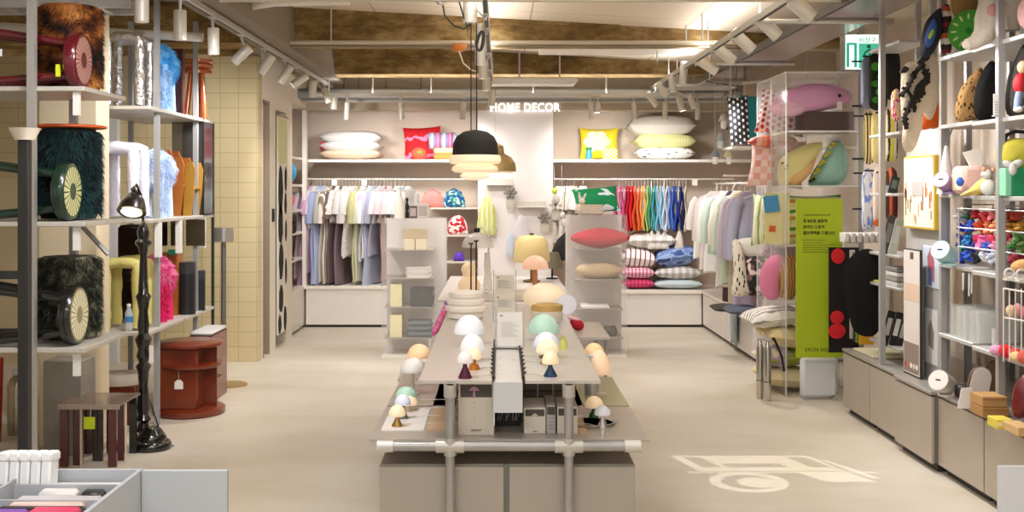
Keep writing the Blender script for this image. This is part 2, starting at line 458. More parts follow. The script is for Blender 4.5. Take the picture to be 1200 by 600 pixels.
L(tc.outputs['Object'], mp.inputs[0]); L(mp.outputs[0], nz.inputs['Vector']); L(nz.outputs['Fac'], cr.inputs[0]); L(cr.outputs[0], b.inputs['Base Color'])
L(nz.outputs['Fac'], bp.inputs['Height']); L(bp.outputs[0], b.inputs['Normal']); b.inputs['Roughness'].default_value = .9
def beam(name, Y0, Y1, zb):
    struct(name, MB().box(-5, 3.0, Y0, Y1, zb, 3.02).box(-5, 3.0, Y0 - .04, Y0, 2.83, 2.97), conc, smooth=False)
beam('ceiling_beam_1', 9.0, 9.4, 2.69)
beam('ceiling_beam_2', 11.2, 11.55, 2.665)
beam('ceiling_beam_3', 5.9, 6.25, 2.71)
struct('ceiling_beam_4', MB().box(-1.93, -1.66, 1, 12.0, 2.63, 2.97), mat('#8a7d6c', .8), smooth=False)
struct('trim_2', MB().box(.35, 1.75, 9.42, 9.9, 2.7, 2.74), WHITE, smooth=False)

# platforms under the alcoves
PLT = mat('#e4ddd6', .35)
struct('platform_back_left', MB().box(-2.1, PX(560, 12.05), 12.06, 12.75, .03, .42), PLT, smooth=False)
struct('trim_3', MB().box(-2.12, PX(560, 12.05), 12.04, 12.75, .42, .45), WHITE, smooth=False)
struct('platform_side_left', MB().box(-2.6, -2.12, 11.25, 12.75, .03, .42), PLT, smooth=False)
struct('trim_4', MB().box(-2.6, -2.12, 11.25, 12.75, .42, .45), WHITE, smooth=False)
struct('platform_back_right', MB().box(PX(648, 12.05), 2.2, 12.06, 12.75, .03, .37), PLT, smooth=False)
struct('trim_5', MB().box(PX(648, 12.05), 2.2, 12.04, 12.75, .37, .4), WHITE, smooth=False)
struct('platform_side_right', MB().box(2.22, 3.0, 9.6, 12.75, .03, .37).box(2.205, 2.22, 9.65, 10.75, .04, .36).box(2.205, 2.22, 10.8, 12.0, .04, .36), PLT, smooth=False)
struct('trim_6', MB().box(2.2, 3.0, 9.6, 12.75, .37, .4), WHITE, smooth=False)
struct('baseboard_back', MB().box(-2.6, 2.22, 12.1, 12.7, 0, .03).box(2.24, 3, 9.65, 12.1, 0, .03), mat('#4a423a', .7), smooth=False)
# alcove shelves
struct('trim_7', MB().box(-2.1, PX(560, 12.05), 12.18, 12.75, 1.8, 1.83), WHITE, smooth=False)
struct('trim_8', MB().box(PX(648, 12.05), 3.0, 12.18, 12.75, 1.8, 1.83), WHITE, smooth=False)
ss = MB()
for z in (.74, 1.02, 1.26, 1.53, 1.82): ss.box(-2.6, -2.14, 11.27, 12.15, z, z + .025)
struct('trim_9', ss, WHITE, smooth=False)
struct('trim_10', MB().box(-2.14, -2.1, 12.05, 12.15, .45, 2.36), WHITE, smooth=False)
# alcove shelf boards for the pouches, behind the frosted cabinet
sh = MB()
for py in (243, 275, 306, 337): sh.box(PX(505, 12.4), PX(560, 12.05), 12.25, 12.75, PZ(py, 12.3) - .02, PZ(py, 12.3))
struct('trim_11', sh, mat('#d9d0c6', .5), smooth=False)
# window-like mirror panel far left
struct('door_2', MB().box(-3.55, -3.3, 9.58, 9.66, 0, 2.2), mat('#e4e6ea', .5), smooth=False)
struct('trim_12', MB().box(-4.7, -3.9, 9.6, 9.66, 0, 1.6), mat('#d9c8a4', .6), smooth=False)

ORD = ['first', 'second', 'third', 'fourth', 'fifth', 'sixth', 'seventh', 'eighth', 'ninth', 'tenth', 'eleventh', 'twelfth', 'thirteenth', 'fourteenth', 'fifteenth',
       'sixteenth', 'seventeenth', 'eighteenth', 'nineteenth', 'twentieth', 'twenty-first', 'twenty-second', 'twenty-third', 'twenty-fourth', 'twenty-fifth',
       'twenty-sixth', 'twenty-seventh', 'twenty-eighth', 'twenty-ninth', 'thirtieth', 'thirty-first', 'thirty-second', 'thirty-third', 'thirty-fourth', 'thirty-fifth', 'thirty-sixth']

def text_obj(name, txt, size, mw, m, parent=None, ext=.002, align='LEFT', offset=0, space=1):
    cu = bpy.data.curves.new('t', 'FONT'); cu.body = txt; cu.size = size; cu.extrude = ext; cu.align_x = align; cu.offset = offset; cu.resolution_u = 3
    cu.space_character = space
    t = bpy.data.objects.new('t', cu); COL.objects.link(t)
    dg = bpy.context.evaluated_depsgraph_get(); dg.update()
    me = bpy.data.meshes.new_from_object(t.evaluated_get(dg)); me.name = name
    bpy.data.objects.remove(t); bpy.data.curves.remove(cu)
    me.materials.clear(); me.materials.append(m)
    o = bpy.data.objects.new(name, me); COL.objects.link(o)
    if parent is not None: o.parent = parent; o.matrix_local = W[parent].inverted() @ mw
    else: o.matrix_world = mw
    W[o] = mw
    return o

# =================================================================== CENTRE: the lamp table
TZ, TY0, TY1 = .75, 4.35, 7.3
TX0, TX1 = PX(490, TY0), PX(704, TY0)
topm = mat('#cfc8c0', .32, .25)
t = thing('display_table', 'long steel pipe display table full of mushroom lamps in the shop middle', 'table', (.04, 5.5, 0))
gx0, gx1 = PX(580, TY0), PX(612, TY0)
MB().box(TX0, gx0 - .012, TY0, TY1, TZ - .012, TZ).build('tabletop', topm, t, smooth=False)
MB().box(gx1 + .012, TX1, TY0, TY1, TZ - .012, TZ).build('tabletop', topm, t, smooth=False)
MB().box(gx0, gx1, TY0, TY0 + 1.0, TZ - .02, TZ - .008).build('centre_panel', mat('#d6d3ce', .4), t, smooth=False)
MB().box(gx0, gx1, TY0 + 1.02, TY0 + 2.9, TZ - .02, TZ - .008).build('centre_panel', mat('#e2dcd4', .4), t, smooth=False)
mb = MB().box(gx0 - .006, gx0 - .001, TY0 - .006, TY0, .575, TZ - .004).box(gx0 - .001, gx1 + .001, TY0 - .012, TY0 - .006, PZ(483, TY0), TZ - .004)
mb.build('hanging_panel', mat('#d3d6da', .4), t, smooth=False)
z2 = .52
LX0, LX1 = PX(433, TY0), PX(761, TY0)
lowm = mat('#b9b1a8', .3, .3)
MB().box(LX0, LX1, TY0, 5.0, z2 - .01, z2).build('lower_shelf', lowm, t, smooth=False)
MB().box(LX0 + .0, TX0 + .12, 5.03, 5.95, z2 - .01, z2).build('lower_shelf', lowm, t, smooth=False)
MB().box(TX1 - .12, LX1 + .0, 5.03, 5.8, z2 - .01, z2).build('lower_shelf', mat('#b5b08e', .3, .3), t, smooth=False)
MB().box(-.3, .38, 5.0, 5.9, z2 - .01, z2).build('lower_shelf', lowm, t, smooth=False)
YP = 4.33
pxL, pxR = PX(527.5, YP), PX(666.5, YP)
for X in (pxL, pxR):
    for Y in (YP, 5.45, 7.1):
        r = .0185
        MB().tube([(X, Y, 0), (X, Y, TZ - .012)], r, 16).build('leg', GALV, t)
    MB().tube([(X, YP + .02, .49), (X, 7.1, .49)], .015, 12).build('side_pipe', GALV, t)
zp = PZ(523, YP)
MB().tube([(PX(443, YP), YP, zp), (PX(750, YP), YP, zp)], .0195, 16).build('cross_pipe', GALV, t)
for X in (PX(443, YP), PX(750, YP)):
    sg = 1 if X > 0 else -1
    MB().tube([(X - sg * .06, YP, zp), (X + sg * .003, YP, zp)], .0235, 16).build('pipe_end_cap', mat('#d8d5cf', .4, .3), t)
for X in (pxL, pxR):
    MB().tube([(X - .055, YP, zp), (X + .055, YP, zp)], .026, 16).tube([(X, YP, zp - .035), (X, YP, zp + .03)], .025, 16).ell((X, YP - .026, zp), .004, .003, .004).build('pipe_fitting', mat('#c6c2ba', .42, .5), t)
    MB().tube([(X, YP, TZ - .06), (X, YP, TZ - .012)], .025, 16).build('pipe_fitting', mat('#c6c2ba', .42, .5), t)
# second table further back
t = thing('display_table', 'smaller steel display table behind the long lamp table, by the white centre wall', 'table', (.05, 8.6, 0))
MB().box(-.42, .5, 7.5, 9.6, .738, .75).build('tabletop', topm, t, smooth=False)
for X in (-.36, .44):
    for Y in (7.6, 9.5): MB().tube([(X, Y, 0), (X, Y, .738)], .0185, 12).build('leg', GALV, t)

# the wheeled cart under the table
cab = mat('#a9a195', .5, .1, bump=.02)
def drawer_box(name, label, x0, x1, y0, y1, z0, z1, parts=1):
    t = thing(name, label, 'cabinet', ((x0 + x1) / 2, (y0 + y1) / 2, 0), )
    MB().box(x0, x1, y0, y1, z0, z1, .004).build('body', cab, t)
    return t
t = thing('storage_cart', 'grey steel storage cart parked under the front of the lamp table', 'cabinet', (.04, 4.6, 0))
cx0, cx1 = PX(444, 4.37), PX(745, 4.37)
MB().box(cx0, cx1, 4.39, 5.2, .02, .412, .004).build('body', cab, t)
mid = PX(593.5, 4.37)
for a, b_ in ((cx0 + .002, mid - .01), (mid + .01, cx1 - .002)):
    MB().box(a, b_, 4.37, 4.388, .03, .408, .003).build('door', mat('#b3ab9f', .45, .1), t)
MB().box(mid - .009, mid + .009, 4.375, 4.389, .02, .416).build('divider', mat('#6f746c', .5), t, smooth=False)
for X in (cx0 + .05, cx1 - .05):
    for Y in (4.5, 5.1): MB().tube([(X - .01, Y, .02), (X + .01, Y, .02)], .02, 14).build('caster', BLACK, t)

# ---------------- lamps
def dome_prof(r, h, lip=.0):
    pr = [(r * .96, 0), (r, .004)]
    for i in range(1, 11):
        a = PI / 2 * i / 10
        pr.append((max(r * math.cos(a), 1e-4), .004 + (h - .004) * math.sin(a)))
    return pr
def mushroom(X, Y, z, H_, r, h, base, bm, sm, label, group='mushroom lamps on the lamp table', base_r=.03, cable=True, cat='lamp'):
    t = thing('mushroom_lamp', label, cat, (X, Y, z), group)
    zt = H_ - h
    if base == 'cone':
        MB().lathe([(base_r, 0), (base_r, .004), (base_r * .32, zt * .75), (base_r * .28, zt + .01)], (X, Y, z), 24).build('base', bm, t)
    elif base == 'cyl':
        MB().lathe([(base_r, 0), (base_r, .006), (base_r * .78, zt * .45), (base_r * .82, zt * .5), (base_r * .4, zt * .55), (base_r * .38, zt + .01)], (X, Y, z), 24).build('base', bm, t)
    else:
        MB().lathe([(base_r * 1.6, 0), (base_r * 1.6, .008), (base_r * .3, .014), (base_r * .3, zt + .01)], (X, Y, z), 24).build('base', bm, t)
    MB().lathe(dome_prof(r, h), (X, Y, z + zt), 32).build('shade', sm, t)
    if cable:
        sg = 1 if X < .04 else -1
        MB().tube([(X + sg * base_r * .9, Y + .01, z + .004), (X + sg * (base_r + .03), Y + .05, z + .004), (sg * -.02 + .035, Y + .08, z + .004)], .002, 6).build('cable', mat('#e4dccd', .5), t)
    return t
def glow(h, e=.35, ec=None): return mat(h, .35, emit=e * .42, ecol=ec)
def ontop(px, pyb, z=TZ):
    Y = YB(pyb, z); return PX(px, Y), Y
def lamp_px(px, pyb, ptop, wpx, hpx, base, bm, sm, label, z=TZ, br=.028, group='mushroom lamps on the lamp table', cable=True):
    X, Y = ontop(px, pyb, z); k = s_(Y)
    return mushroom(X, Y, z, (pyb - ptop) * k, wpx / 2 * k, hpx * k, base, bm, sm, label, group, br, cable)
plum = mat('#5b1038', .2, .3, coat=.6); orng = mat('#cf7d22', .25, .3, coat=.5); blue = mat('#27496b', .25, .4, coat=.5)
cream = glow('#fbe6c4', .45, '#ffe2b4'); wht = glow('#f2f1f4', .28); warm = glow('#fbe3c6', .6, '#ffddaa'); mint = glow('#bfe3d0', .22, '#c8f0dc'); lilw = glow('#e3e8f6', .35, '#dce6ff')
lamp_px(545, 443, 411, 19, 14, 'cone', plum, glow('#efe9e4', .3), 'small white mushroom lamp with plum cone base, nearest on the left of the table')
lamp_px(555.5, 433, 407, 18, 13, 'cyl', orng, cream, 'small cream mushroom lamp with orange base, left of the table', br=.024)
lamp_px(553.5, 423, 391, 29, 20, 'stem', mat('#e8e2da', .4), wht, 'white mushroom lamp third from the front on the left of the table', br=.022)
lamp_px(550, 404, 369, 36, 22, 'stem', mat('#e8e8ee', .4), glow('#eef0f8', .35), 'big cool white mushroom lamp with black cable, left of the table', br=.022)
lamp_px(645, 441, 411, 20, 15, 'cone', blue, cream, 'small cream mushroom lamp with dark blue cone base, nearest on the right of the table')
lamp_px(641.5, 426, 397, 27, 16, 'stem', mat('#b3985a', .3, .8), warm, 'warm cream mushroom lamp with brass foot, right of the table', br=.02)
lamp_px(640, 419, 389, 30, 17, 'stem', mat('#8d7a52', .3, .8), lilw, 'pale blue glowing mushroom lamp behind the cream one on the right', br=.02)
lamp_px(637, 399, 368, 37, 22, 'stem', mat('#cfc8b8', .4), mint, 'mint green mushroom lamp on the right of the table', br=.022)
# lamps beyond the long sides, standing on the lower shelf
lamp_px(130 / 2 + 400 + .5, 500, 474, 20, 13, 'cone', mat('#c9a45c', .3, .8), warm, 'small cream lamp with gold cone base on left lower shelf corner', z=z2, br=.024)
lamp_px(472, 491, 462, 19, 12, 'cone', mat('#7d8f88', .3, .6), lilw, 'pale blue lamp with grey green cone base on left lower shelf', z=z2, br=.024)
lamp_px(478, 482, 464, 24, 10, 'cone', mat('#d8cfc0', .4), warm, 'warm cream lamp in the middle of the left lower shelf cluster', z=z2, br=.02)
lamp_px(476, 472, 453, 25, 13, 'stem', mat('#c9c2b4', .4), mint, 'mint green lamp on the left lower shelf', z=z2, br=.016)
lamp_px(706, 501, 475, 19, 11, 'cone', CHROME, glow('#e9e8ee', .25), 'pale grey lamp with chrome cone base on right lower shelf', z=z2, br=.024)
lamp_px(696, 489, 464, 22, 13, 'cone', mat('#3f6b4a', .3, .5), warm, 'warm cream lamp with green base on right lower shelf', z=z2, br=.024)
# big shades standing on the lower shelf past the tabletop edges
def tall_lamp(px, Y, ptop, wpx, hpx, label, sm, z=z2):
    X = PX(px, Y); k = s_(Y); zt = PZ(ptop, Y)
    return mushroom(X, Y, z, zt - z, wpx / 2 * k, hpx * k, 'stem', mat('#d9d2c6', .4), sm, label, 'lamps standing on the lower shelf beside the tabletop', .02, False)
tall_lamp(491, 5.6, 403, 28, 16, 'warm peach lamp shade peeking over the left table edge', glow('#ffd9ae', .55, '#ffc98d'))
tall_lamp(484, 5.3, 419, 30, 17, 'white lamp shade just in front of the peach one past left table edge', glow('#ece8e2', .2))
tall_lamp(696, 5.6, 402, 24, 14, 'small peach lamp shade peeking over the right table edge', glow('#ffd6a4', .55, '#ffc98d'))
tall_lamp(702, 5.3, 410, 27, 28, 'tall peach lamp shade just outside the right table edge', glow('#ffdfc0', .55, '#ffd0a0'))

# tiered glass lamp and cream gourd lamp left rear, big cream lamp right rear
Y = 6.45; k = s_(Y); X = PX(546, Y)
t = thing('tiered_lamp', 'white ribbed tiered glass lamp at the left rear of the lamp table', 'lamp', (X, Y, TZ))
pr = []
for i in range(4):
    z0 = i * .04; r = (.105, .12, .11, .1)[i]
    pr += [(r * .86, z0), (r, z0 + .01), (r, z0 + .03), (r * .86, z0 + .039)]
MB().lathe(pr + [(.03, .165), (.001, .17)], (X, Y, TZ), 36).build('shade', glow('#ece3d8', .2), t)
MB().lathe([(.06, 0), (.06, .004)], (X, Y, TZ - .0), 20).build('base', mat('#d9d2c6', .4), t)
Y = 8.1; X = PX(550, Y)
t = thing('gourd_lamp', 'cream gourd shaped glass lamp at the left of the back display table', 'lamp', (X, Y, TZ))
MB().lathe([(a * .72, b_ * .68) for a, b_ in [(.07, 0), (.11, .03), (.12, .08), (.1, .13), (.065, .165), (.07, .2), (.085, .24), (.07, .29), (.04, .315), (.001, .325)]], (X, Y, TZ), 32).build('shade', glow('#f6dcb6', .4, '#ffd9a8'), t)
MB().lathe([(.075, 0), (.075, .006)], (X, Y, TZ), 20).build('base', mat('#d9d2c6', .4), t)
Y = 6.9; X = PX(638, Y)
t = thing('globe_lamp', 'large round cream globe lamp at the right rear of the lamp table', 'lamp', (X, Y, TZ))
MB().lathe([(.05, 0), (.06, .015), (.12, .035), (.135, .07), (.13, .105), (.1, .14), (.04, .165), (.001, .168)], (X, Y, TZ), 32).build('shade', glow('#fbe9cc', .5, '#ffe6bf'), t)
MB().lathe([(.08, 0), (.08, .012), (.055, .016)], (X, Y, TZ), 24).build('base', mat('#c8a85a', .3, .8), t)
Y = 6.2; X = PX(641, Y)
t = thing('glass_bowl', 'stacked cream and amber glass bowl in front of the globe lamp', 'bowl', (X, Y, TZ))
MB().lathe([(.05, 0), (.085, .02), (.088, .07), (.083, .075)], (X, Y, TZ), 30).build('bowl', mat('#e2dccd', .2), t)
MB().lathe([(.086, .074), (.09, .085), (.088, .105), (.06, .115), (.001, .118)], (X, Y, TZ), 30).build('lid', mat('#d9b670', .25, .4), t)
Y = 6.55; X = PX(664, Y)
t = thing('disc_lamp', 'white disc lamp standing at the right rear table edge', 'lamp', (X, Y, TZ))
MB().lathe([(.001, -.02), (.055, -.018), (.06, 0), (.055, .018), (.001, .02)], (X, Y, TZ + .07), 28, rotx(R(90))).build('disc', glow('#e6e8f2', .3), t)
MB().lathe([(.03, 0), (.03, .012)], (X, Y, TZ), 20).build('base', WHITE, t)
X, Y = ontop(660, 409); t = thing('glass_bottle', 'small lime green glass bottle behind the pale blue lamp', 'bottle', (X, Y, TZ))
MB().lathe([(.018, 0), (.02, .02), (.014, .045)], (X, Y, TZ), 18).build('body', mat('#d9dd7a', .2), t)
MB().lathe([(.008, .045), (.008, .06)], (X, Y, TZ), 12).build('neck', mat('#c9cf5e', .2), t)

# cables lying on the table: two dark bundles at the slots
for i, (xx, lab) in enumerate(((gx0 - .006, 'left'), (gx1 + .006, 'right'))):
    c = MB()
    for j in range(7):
        yy = 4.45 + j * .11
        c.tube([(xx, yy, TZ + .003), (xx + (.012 if i else -.012), yy + .04, TZ + .012), (xx, yy + .08, TZ + .003)], .0025, 6)
    c.tube([(xx, 4.4, TZ + .002), (xx, 5.5, TZ + .002)], .006, 8)
    tag(c.build('cable_bundle', CABLE), 'black and white cable bundle along the %s slot of the lamp table' % lab, 'cable')

# sign stands in the middle
def paper_stand(px0, px1, py0, py1, Y, label, lines=True, m=PAPER):
    x0, x1 = PX(px0, Y), PX(px1, Y); z0, z1 = max(PZ(py1, Y), TZ + .002), PZ(py0, Y)
    t = thing('sign_stand', label, 'sign', ((x0 + x1) / 2, Y, TZ), 'sign stands on the lamp table')
    MB().box(x0, x1, Y, Y + .004, z0, z1).build('sheet', m, t, smooth=False)
    MB().box(x0 - .012, x0 - .004, Y - .004, Y + .004, TZ, z1 + .03).box(x1 + .004, x1 + .012, Y - .004, Y + .004, TZ, z1 + .03).build('frame', STEEL, t, smooth=False)
    MB().box(x0 - .012, x1 + .012, Y - .03, Y + .03, TZ - .0, TZ + .004).build('base', STEEL, t, smooth=False)
    tx = MB(); ww = x1 - x0
    for j in range(9): tx.box(x0 + .15 * ww, x0 + ww * (.85 - .12 * (j % 3)), Y - .001, Y, z0 + (z1 - z0) * (.3 + j * .05), z0 + (z1 - z0) * (.3 + j * .05) + .0015)
    tx.box(x0 + .1 * ww, x0 + .22 * ww, Y - .001, Y, z1 - .02, z1 - .012)
    tag(tx.build('printed_lines', mat('#9aa0a6', .7), t, smooth=False), kind='stuff')
paper_stand(583, 612, 366, 408, 5.28, 'white printed paper sign between the lamps, nearest in the table middle')
paper_stand(580, 603, 345, 366, 6.3, 'beige printed sign in the table middle behind the white one', m=mat('#e6dccb', .7))
paper_stand(580, 603, 322, 344, 7.0, 'farthest beige printed sign in the middle of the lamp table', m=mat('#e9e0d2', .7))

# pink rolled thing leaning on the left edge and red pouch on the right edge
t = thing('rolled_umbrella', 'pink patterned folded umbrella leaning on the left table edge', 'umbrella', (PX(514, 6.6), 6.6, z2))
MB().tube([P(508, 392, 6.3), P(512, 384, 6.4), P(522, 360, 6.9)], [.012, .022, .016], 14).build('cover', pat('blobs', ['#e0468c', '#f0a0c0', '#b04a9c'], 9, th=.5), t)
MB().tube([P(522, 360, 6.9), P(523.5, 357, 6.95)], .012, 12).build('handle', mat('#7a5ac8', .4), t)
MB().tube([P(505, 398, 6.2), P(505, 415, 6.2), Vector((PX(505, 6.2), 6.2, z2 - .03))], .012, 10).build('tip', WHITE, t)
t = thing('low_stand', 'pale low stand behind the right edge of the lamp table', 'stand', (.5, 6.5, 0))
MB().box(.42, .62, 6.2, 6.9, .66, .675).build('top', topm, t, smooth=False)
for X in (.44, .6):
    for Y in (6.25, 6.85): MB().tube([(X, Y, 0), (X, Y, .66)], .01, 8).build('leg', GALV, t)
Y = 6.5; t = thing('cushion_pouch', 'red and pink felt pouch past the right edge of the lamp table', 'pouch', (PX(676, Y), Y, .675))
MB().ell((PX(676, Y), Y, .71), .045, .04, .033, rot=roty(R(25))).build('body', mat('#b8152d', .9, bump=.2), t)
MB().ell((PX(673, Y), Y, .742), .04, .03, .012, rot=roty(R(15))).build('flap', mat('#f0b9c4', .9), t)
t = thing('low_stand', 'pale low stand behind the left edge of the lamp table', 'stand', (-.45, 6.3, 0))
MB().box(-.55, -.37, 6.0, 6.6, .46, .475).build('top', topm, t, smooth=False)
for X in (-.53, -.39):
    for Y in (6.05, 6.55): MB().tube([(X, Y, 0), (X, Y, .46)], .01, 8).build('leg', GALV, t)

# boxes under the tabletop on the lower shelf
def lamp_box(px0, px1, py0, Y, d, label, win=True, logo=True, m=None, tz=.25):
    x0, x1 = PX(px0, Y), PX(px1, Y); z1 = PZ(py0, Y)
    m = m or mat('#d9d0c2', .6)
    t = thing('product_box', label, 'box', ((x0 + x1) / 2, Y + d / 2, z2), 'product boxes under the lamp tabletop')
    MB().box(x0, x1, Y, Y + d, z2, z1, .002).build('carton', m, t, smooth=False)
    h = z1 - z2
    if win:
        MB().box(x0 + .06 * (x1 - x0), x1 - .06 * (x1 - x0), Y - .001, Y, z1 - h * tz, z1 - .006).build('picture', mat('#4a463e', .5), t, smooth=False)
    return t, x0, x1, z1
t, x0, x1, z1 = lamp_box(537, 579, 449, 4.42, .35, 'tall beige lamp box with a pink mushroom lamp picture', tz=.27)
cxm = (x0 + x1) / 2 - .008
MB().box(cxm - .004, cxm + .004, 4.417, 4.419, z1 - .055, z1 - .025).prism([(cxm - .022 + .044 * i / 10, z1 - .03 + .017 * math.sin(PI * i / 10)) for i in range(11)], .002, tr(0, 4.418, 0)).build('lamp_picture', mat('#c48ca6', .6), t, smooth=False)
text_obj('lettering', 'SNOW', .013, tr(cxm - .012, 4.4185, z2 + .016) @ rotx(R(90)), mat('#2d2926', .7), t, .0003)
dm = MB()
for j in range(6): dm.box(cxm - .002, cxm + .002, 4.418, 4.42, z2 + .05 + j * .02, z2 + .053 + j * .02)
dm.build('printed_marks', mat('#a89e90', .7), t, smooth=False)
for a, b_, c_, lab in ((614, 639.5, 478, 'small cream lamp box left of the narrow grey box'), (640.5, 651, 475, 'narrow grey lamp box standing between two cream boxes'), (653, 677, 477, 'small cream lamp box behind the right post of the table')):
    t, x0, x1, z1 = lamp_box(a, b_, c_, 4.45, .22, lab, tz=.32, m=mat('#ded6c9', .6) if b_ != 651 else mat('#b9b8b4', .6))
    if b_ != 651:
        cxm = (x0 + x1) / 2
        MB().prism([(cxm - .016 + .032 * i / 10, z1 - .036 + .014 * math.sin(PI * i / 10)) for i in range(11)], .002, tr(0, 4.4485, 0)).build('lamp_picture', mat('#cfc4b4', .6), t, smooth=False)
        text_obj('lettering', 'snow', .008, tr(cxm - .008, 4.4485, z2 + .008) @ rotx(R(90)), mat('#2d2926', .7), t, .0003)
    else:
        q = MB()
        for j in range(5): q.box(x0 + .01, x1 - .004, 4.448, 4.45, z2 + .02 + j * .014, z2 + .0215 + j * .014)
        q.build('printed_marks', mat('#6f6c68', .7), t, smooth=False)
t = thing('wire_rack', 'dark wire mesh rack of flat grey cartons behind the small boxes', 'rack', (.2, 5.0, z2))
for j in range(6):
    MB().box(PX(612, 4.8), PX(664, 4.8), 4.8, 5.1, z2 + .002 + j * .036, z2 + .034 + j * .036, .003).build('flat_carton', mat(('#6f685e', '#7d766a')[j % 2], .7, bump=.1), t, smooth=False)
wr = MB()
for zz in (.6, .67): wr.tube([(PX(612, 4.78), 4.78, zz), (PX(664, 4.78), 4.78, zz)], .003, 6)
for q in (612, 630, 648, 664): wr.tube([(PX(q, 4.78), 4.78, z2), (PX(q, 4.78), 4.78, .74)], .003, 6)
wr.build('wire_frame', STEEL, t)
t = thing('cable_box', 'black open box of white lamp cables between the cartons', 'box', (.04, 4.55, z2))
MB().box(gx0, gx1, 4.6, 4.8, z2, .62, .003).build('case', BLACK, t, smooth=False)
c = MB()
for j in range(7):
    a = gx0 + .01 + j * .014
    c.tube([(a, 4.59, .615), (a + .008, 4.585, .58), (a + rnd.uniform(-.01, .02), 4.59, .545)], .0015, 6)
c.build('cable', mat('#b9b5ae', .5), t)
# white paper and oval tray on right lower shelf, paper on left
t = thing('clear_tray', 'oval clear tray under the chrome based lamp on the right lower shelf', 'tray', (PX(700, 4.6), 4.62, z2))
MB().lathe([(.001, 0), (.1, 0), (.115, .012), (.118, .012), (.104, -.0), ], (PX(694, 4.62), 4.66, z2 + .001), 36, sc(.9, 1, 1)).build('dish', mat('#ddd3c9', .15), t)
MB().box(PX(664, 4.5), PX(688, 4.5), 4.45, 4.85, z2 + .0, z2 + .002).build('paper_liner', mat('#cfae88', .6), t, smooth=False)
tag(MB().box(PX(452, 4.7), PX(500, 4.7), 4.5, 4.95, z2, z2 + .003).build('paper_mat', mat('#e6e0dc', .6), smooth=False), 'white paper mat under the small lamps on the left lower shelf', 'paper')
tag(MB().box(PX(503, 4.7), PX(524, 4.7), 4.5, 4.95, z2, z2 + .003).build('paper_mat', mat('#d0b090', .6), smooth=False), 'tan paper mat next to the left front post of the lamp table', 'paper')
t = thing('metal_canister', 'white and steel canister under the right table edge on the green tinted shelf', 'canister', (PX(690, 5.3), 5.3, z2))
X = PX(693, 5.3); MB().lathe([(.03, 0), (.032, .05), (.03, .06)], (X, 5.3, z2), 24).build('body', STEEL, t); MB().lathe([(.024, .06), (.024, .19)], (X, 5.3, z2), 20).build('tube', mat('#dcdad6', .4), t)

# -------- further lamps on the back table
bt = .75
X = PX(627, 8.3); t = thing('mushroom_lamp', 'pink glowing dome lamp with wooden stem on the back table', 'lamp', (X, 8.3, bt))
MB().lathe(dome_prof(.1, .1), (X, 8.3, PZ(315, 8.3)), 32).build('shade', glow('#f9cbb0', .5, '#ffc9a8'), t)
MB().lathe([(.05, 0), (.05, .012), (.02, .02), (.018, PZ(315, 8.3) - bt)], (X, 8.3, bt), 20).build('stem', mat('#c98a62', .4), t)
X = PX(617, 9.0); t = thing('table_lamp', 'table lamp with yellow silk drum shade on the back table', 'lamp', (X, 9.0, bt))
MB().lathe([(.145, 0), (.15, .02), (.135, .16), (.11, .2), (.06, .215), (.01, .22)], (PX(623, 9), 9.0, PZ(307, 9)), 32).build('shade', mat('#cbb47c', .5, emit=.05, ecol='#ffe09a'), t)
MB().lathe([(.07, 0), (.07, .015), (.012, .025), (.012, PZ(307, 9) - bt + .02)], (PX(623, 9), 9.0, bt), 20).build('stem', mat('#8a6c32', .3, .7), t)
MB().lathe([(.02, 0), (.02, .015), (.001, .02)], (PX(623, 9), 9.0, PZ(275, 9) - .005), 14).build('finial', mat('#5a4522', .3, .7), t)
X = PX(647, 9.3); t = thing('table_lamp', 'table lamp with dark olive cone shade behind the pink dome lamp', 'lamp', (X, 9.3, bt))
MB().lathe([(.1, 0), (.055, .13), (.01, .135)], (X, 9.3, PZ(314, 9.3)), 28).build('shade', mat('#4b4634', .5, emit=.05, ecol='#d0b070'), t)
MB().lathe([(.05, 0), (.05, .01), (.008, .015), (.008, PZ(314, 9.3) - bt + .02)], (X, 9.3, bt), 16).build('stem', BLACK, t)
X = PX(561, 8.0); t = thing('arc_lamp', 'clear white dome lamp with curved white arm on the back table', 'lamp', (X, 8, bt))
MB().lathe(dome_prof(.115, .11), (PX(560, 8), 8, PZ(290, 8)), 32).build('shade', mix_clear('#f0ece6', .55, .2), t)
MB().tube([P(559, 270, 8), P(563, 266, 8), P(571, 272, 8), P(574, 282, 8), P(572, 296, 8), P(576, 330, 8), Vector((PX(576, 8), 8, bt))], .006, 8).build('arm', WHITE, t)
MB().lathe([(.022, 0), (.022, .03)], (PX(559, 8), 8, PZ(272, 8)), 14).build('switch', BLACK, t)
MB().lathe([(.05, 0), (.05, .012)], (PX(576, 8), 8, bt), 16).build('base', WHITE, t)
t = thing('candle_holder', 'pair of tall thin bronze rods on a wooden block, back table', 'holder', (PX(555, 7.8), 7.8, bt))
for a, p1 in ((552, 287), (558, 284)):
    MB().tube([Vector((PX(a, 7.8), 7.8, bt + .0)), P(a, p1, 7.8)], .0055, 8).build('rod', mat('#4a382a', .35, .6), t)
    MB().lathe([(.006, 0), (.018, .008), (.02, .014), (.012, .016)], P(a, p1, 7.8), 12).build('cup', mat('#4a382a', .35, .6), t)
MB().box(PX(547, 7.8), PX(563, 7.8), 7.75, 7.85, bt, bt + .025).build('base', mat('#8a6a48', .5), t, smooth=False)
X = PX(575, 7.9); t = thing('white_vase', 'slim white curved vase beside the bronze rods', 'vase', (X, 7.9, bt))
MB().lathe([(.03, 0), (.035, .03), (.022, .12), (.028, .2), (.02, .26), (.024, .28)], (PX(571, 8.3), 8.3, bt), 24).build('body', mat('#eeeae6', .3), t)
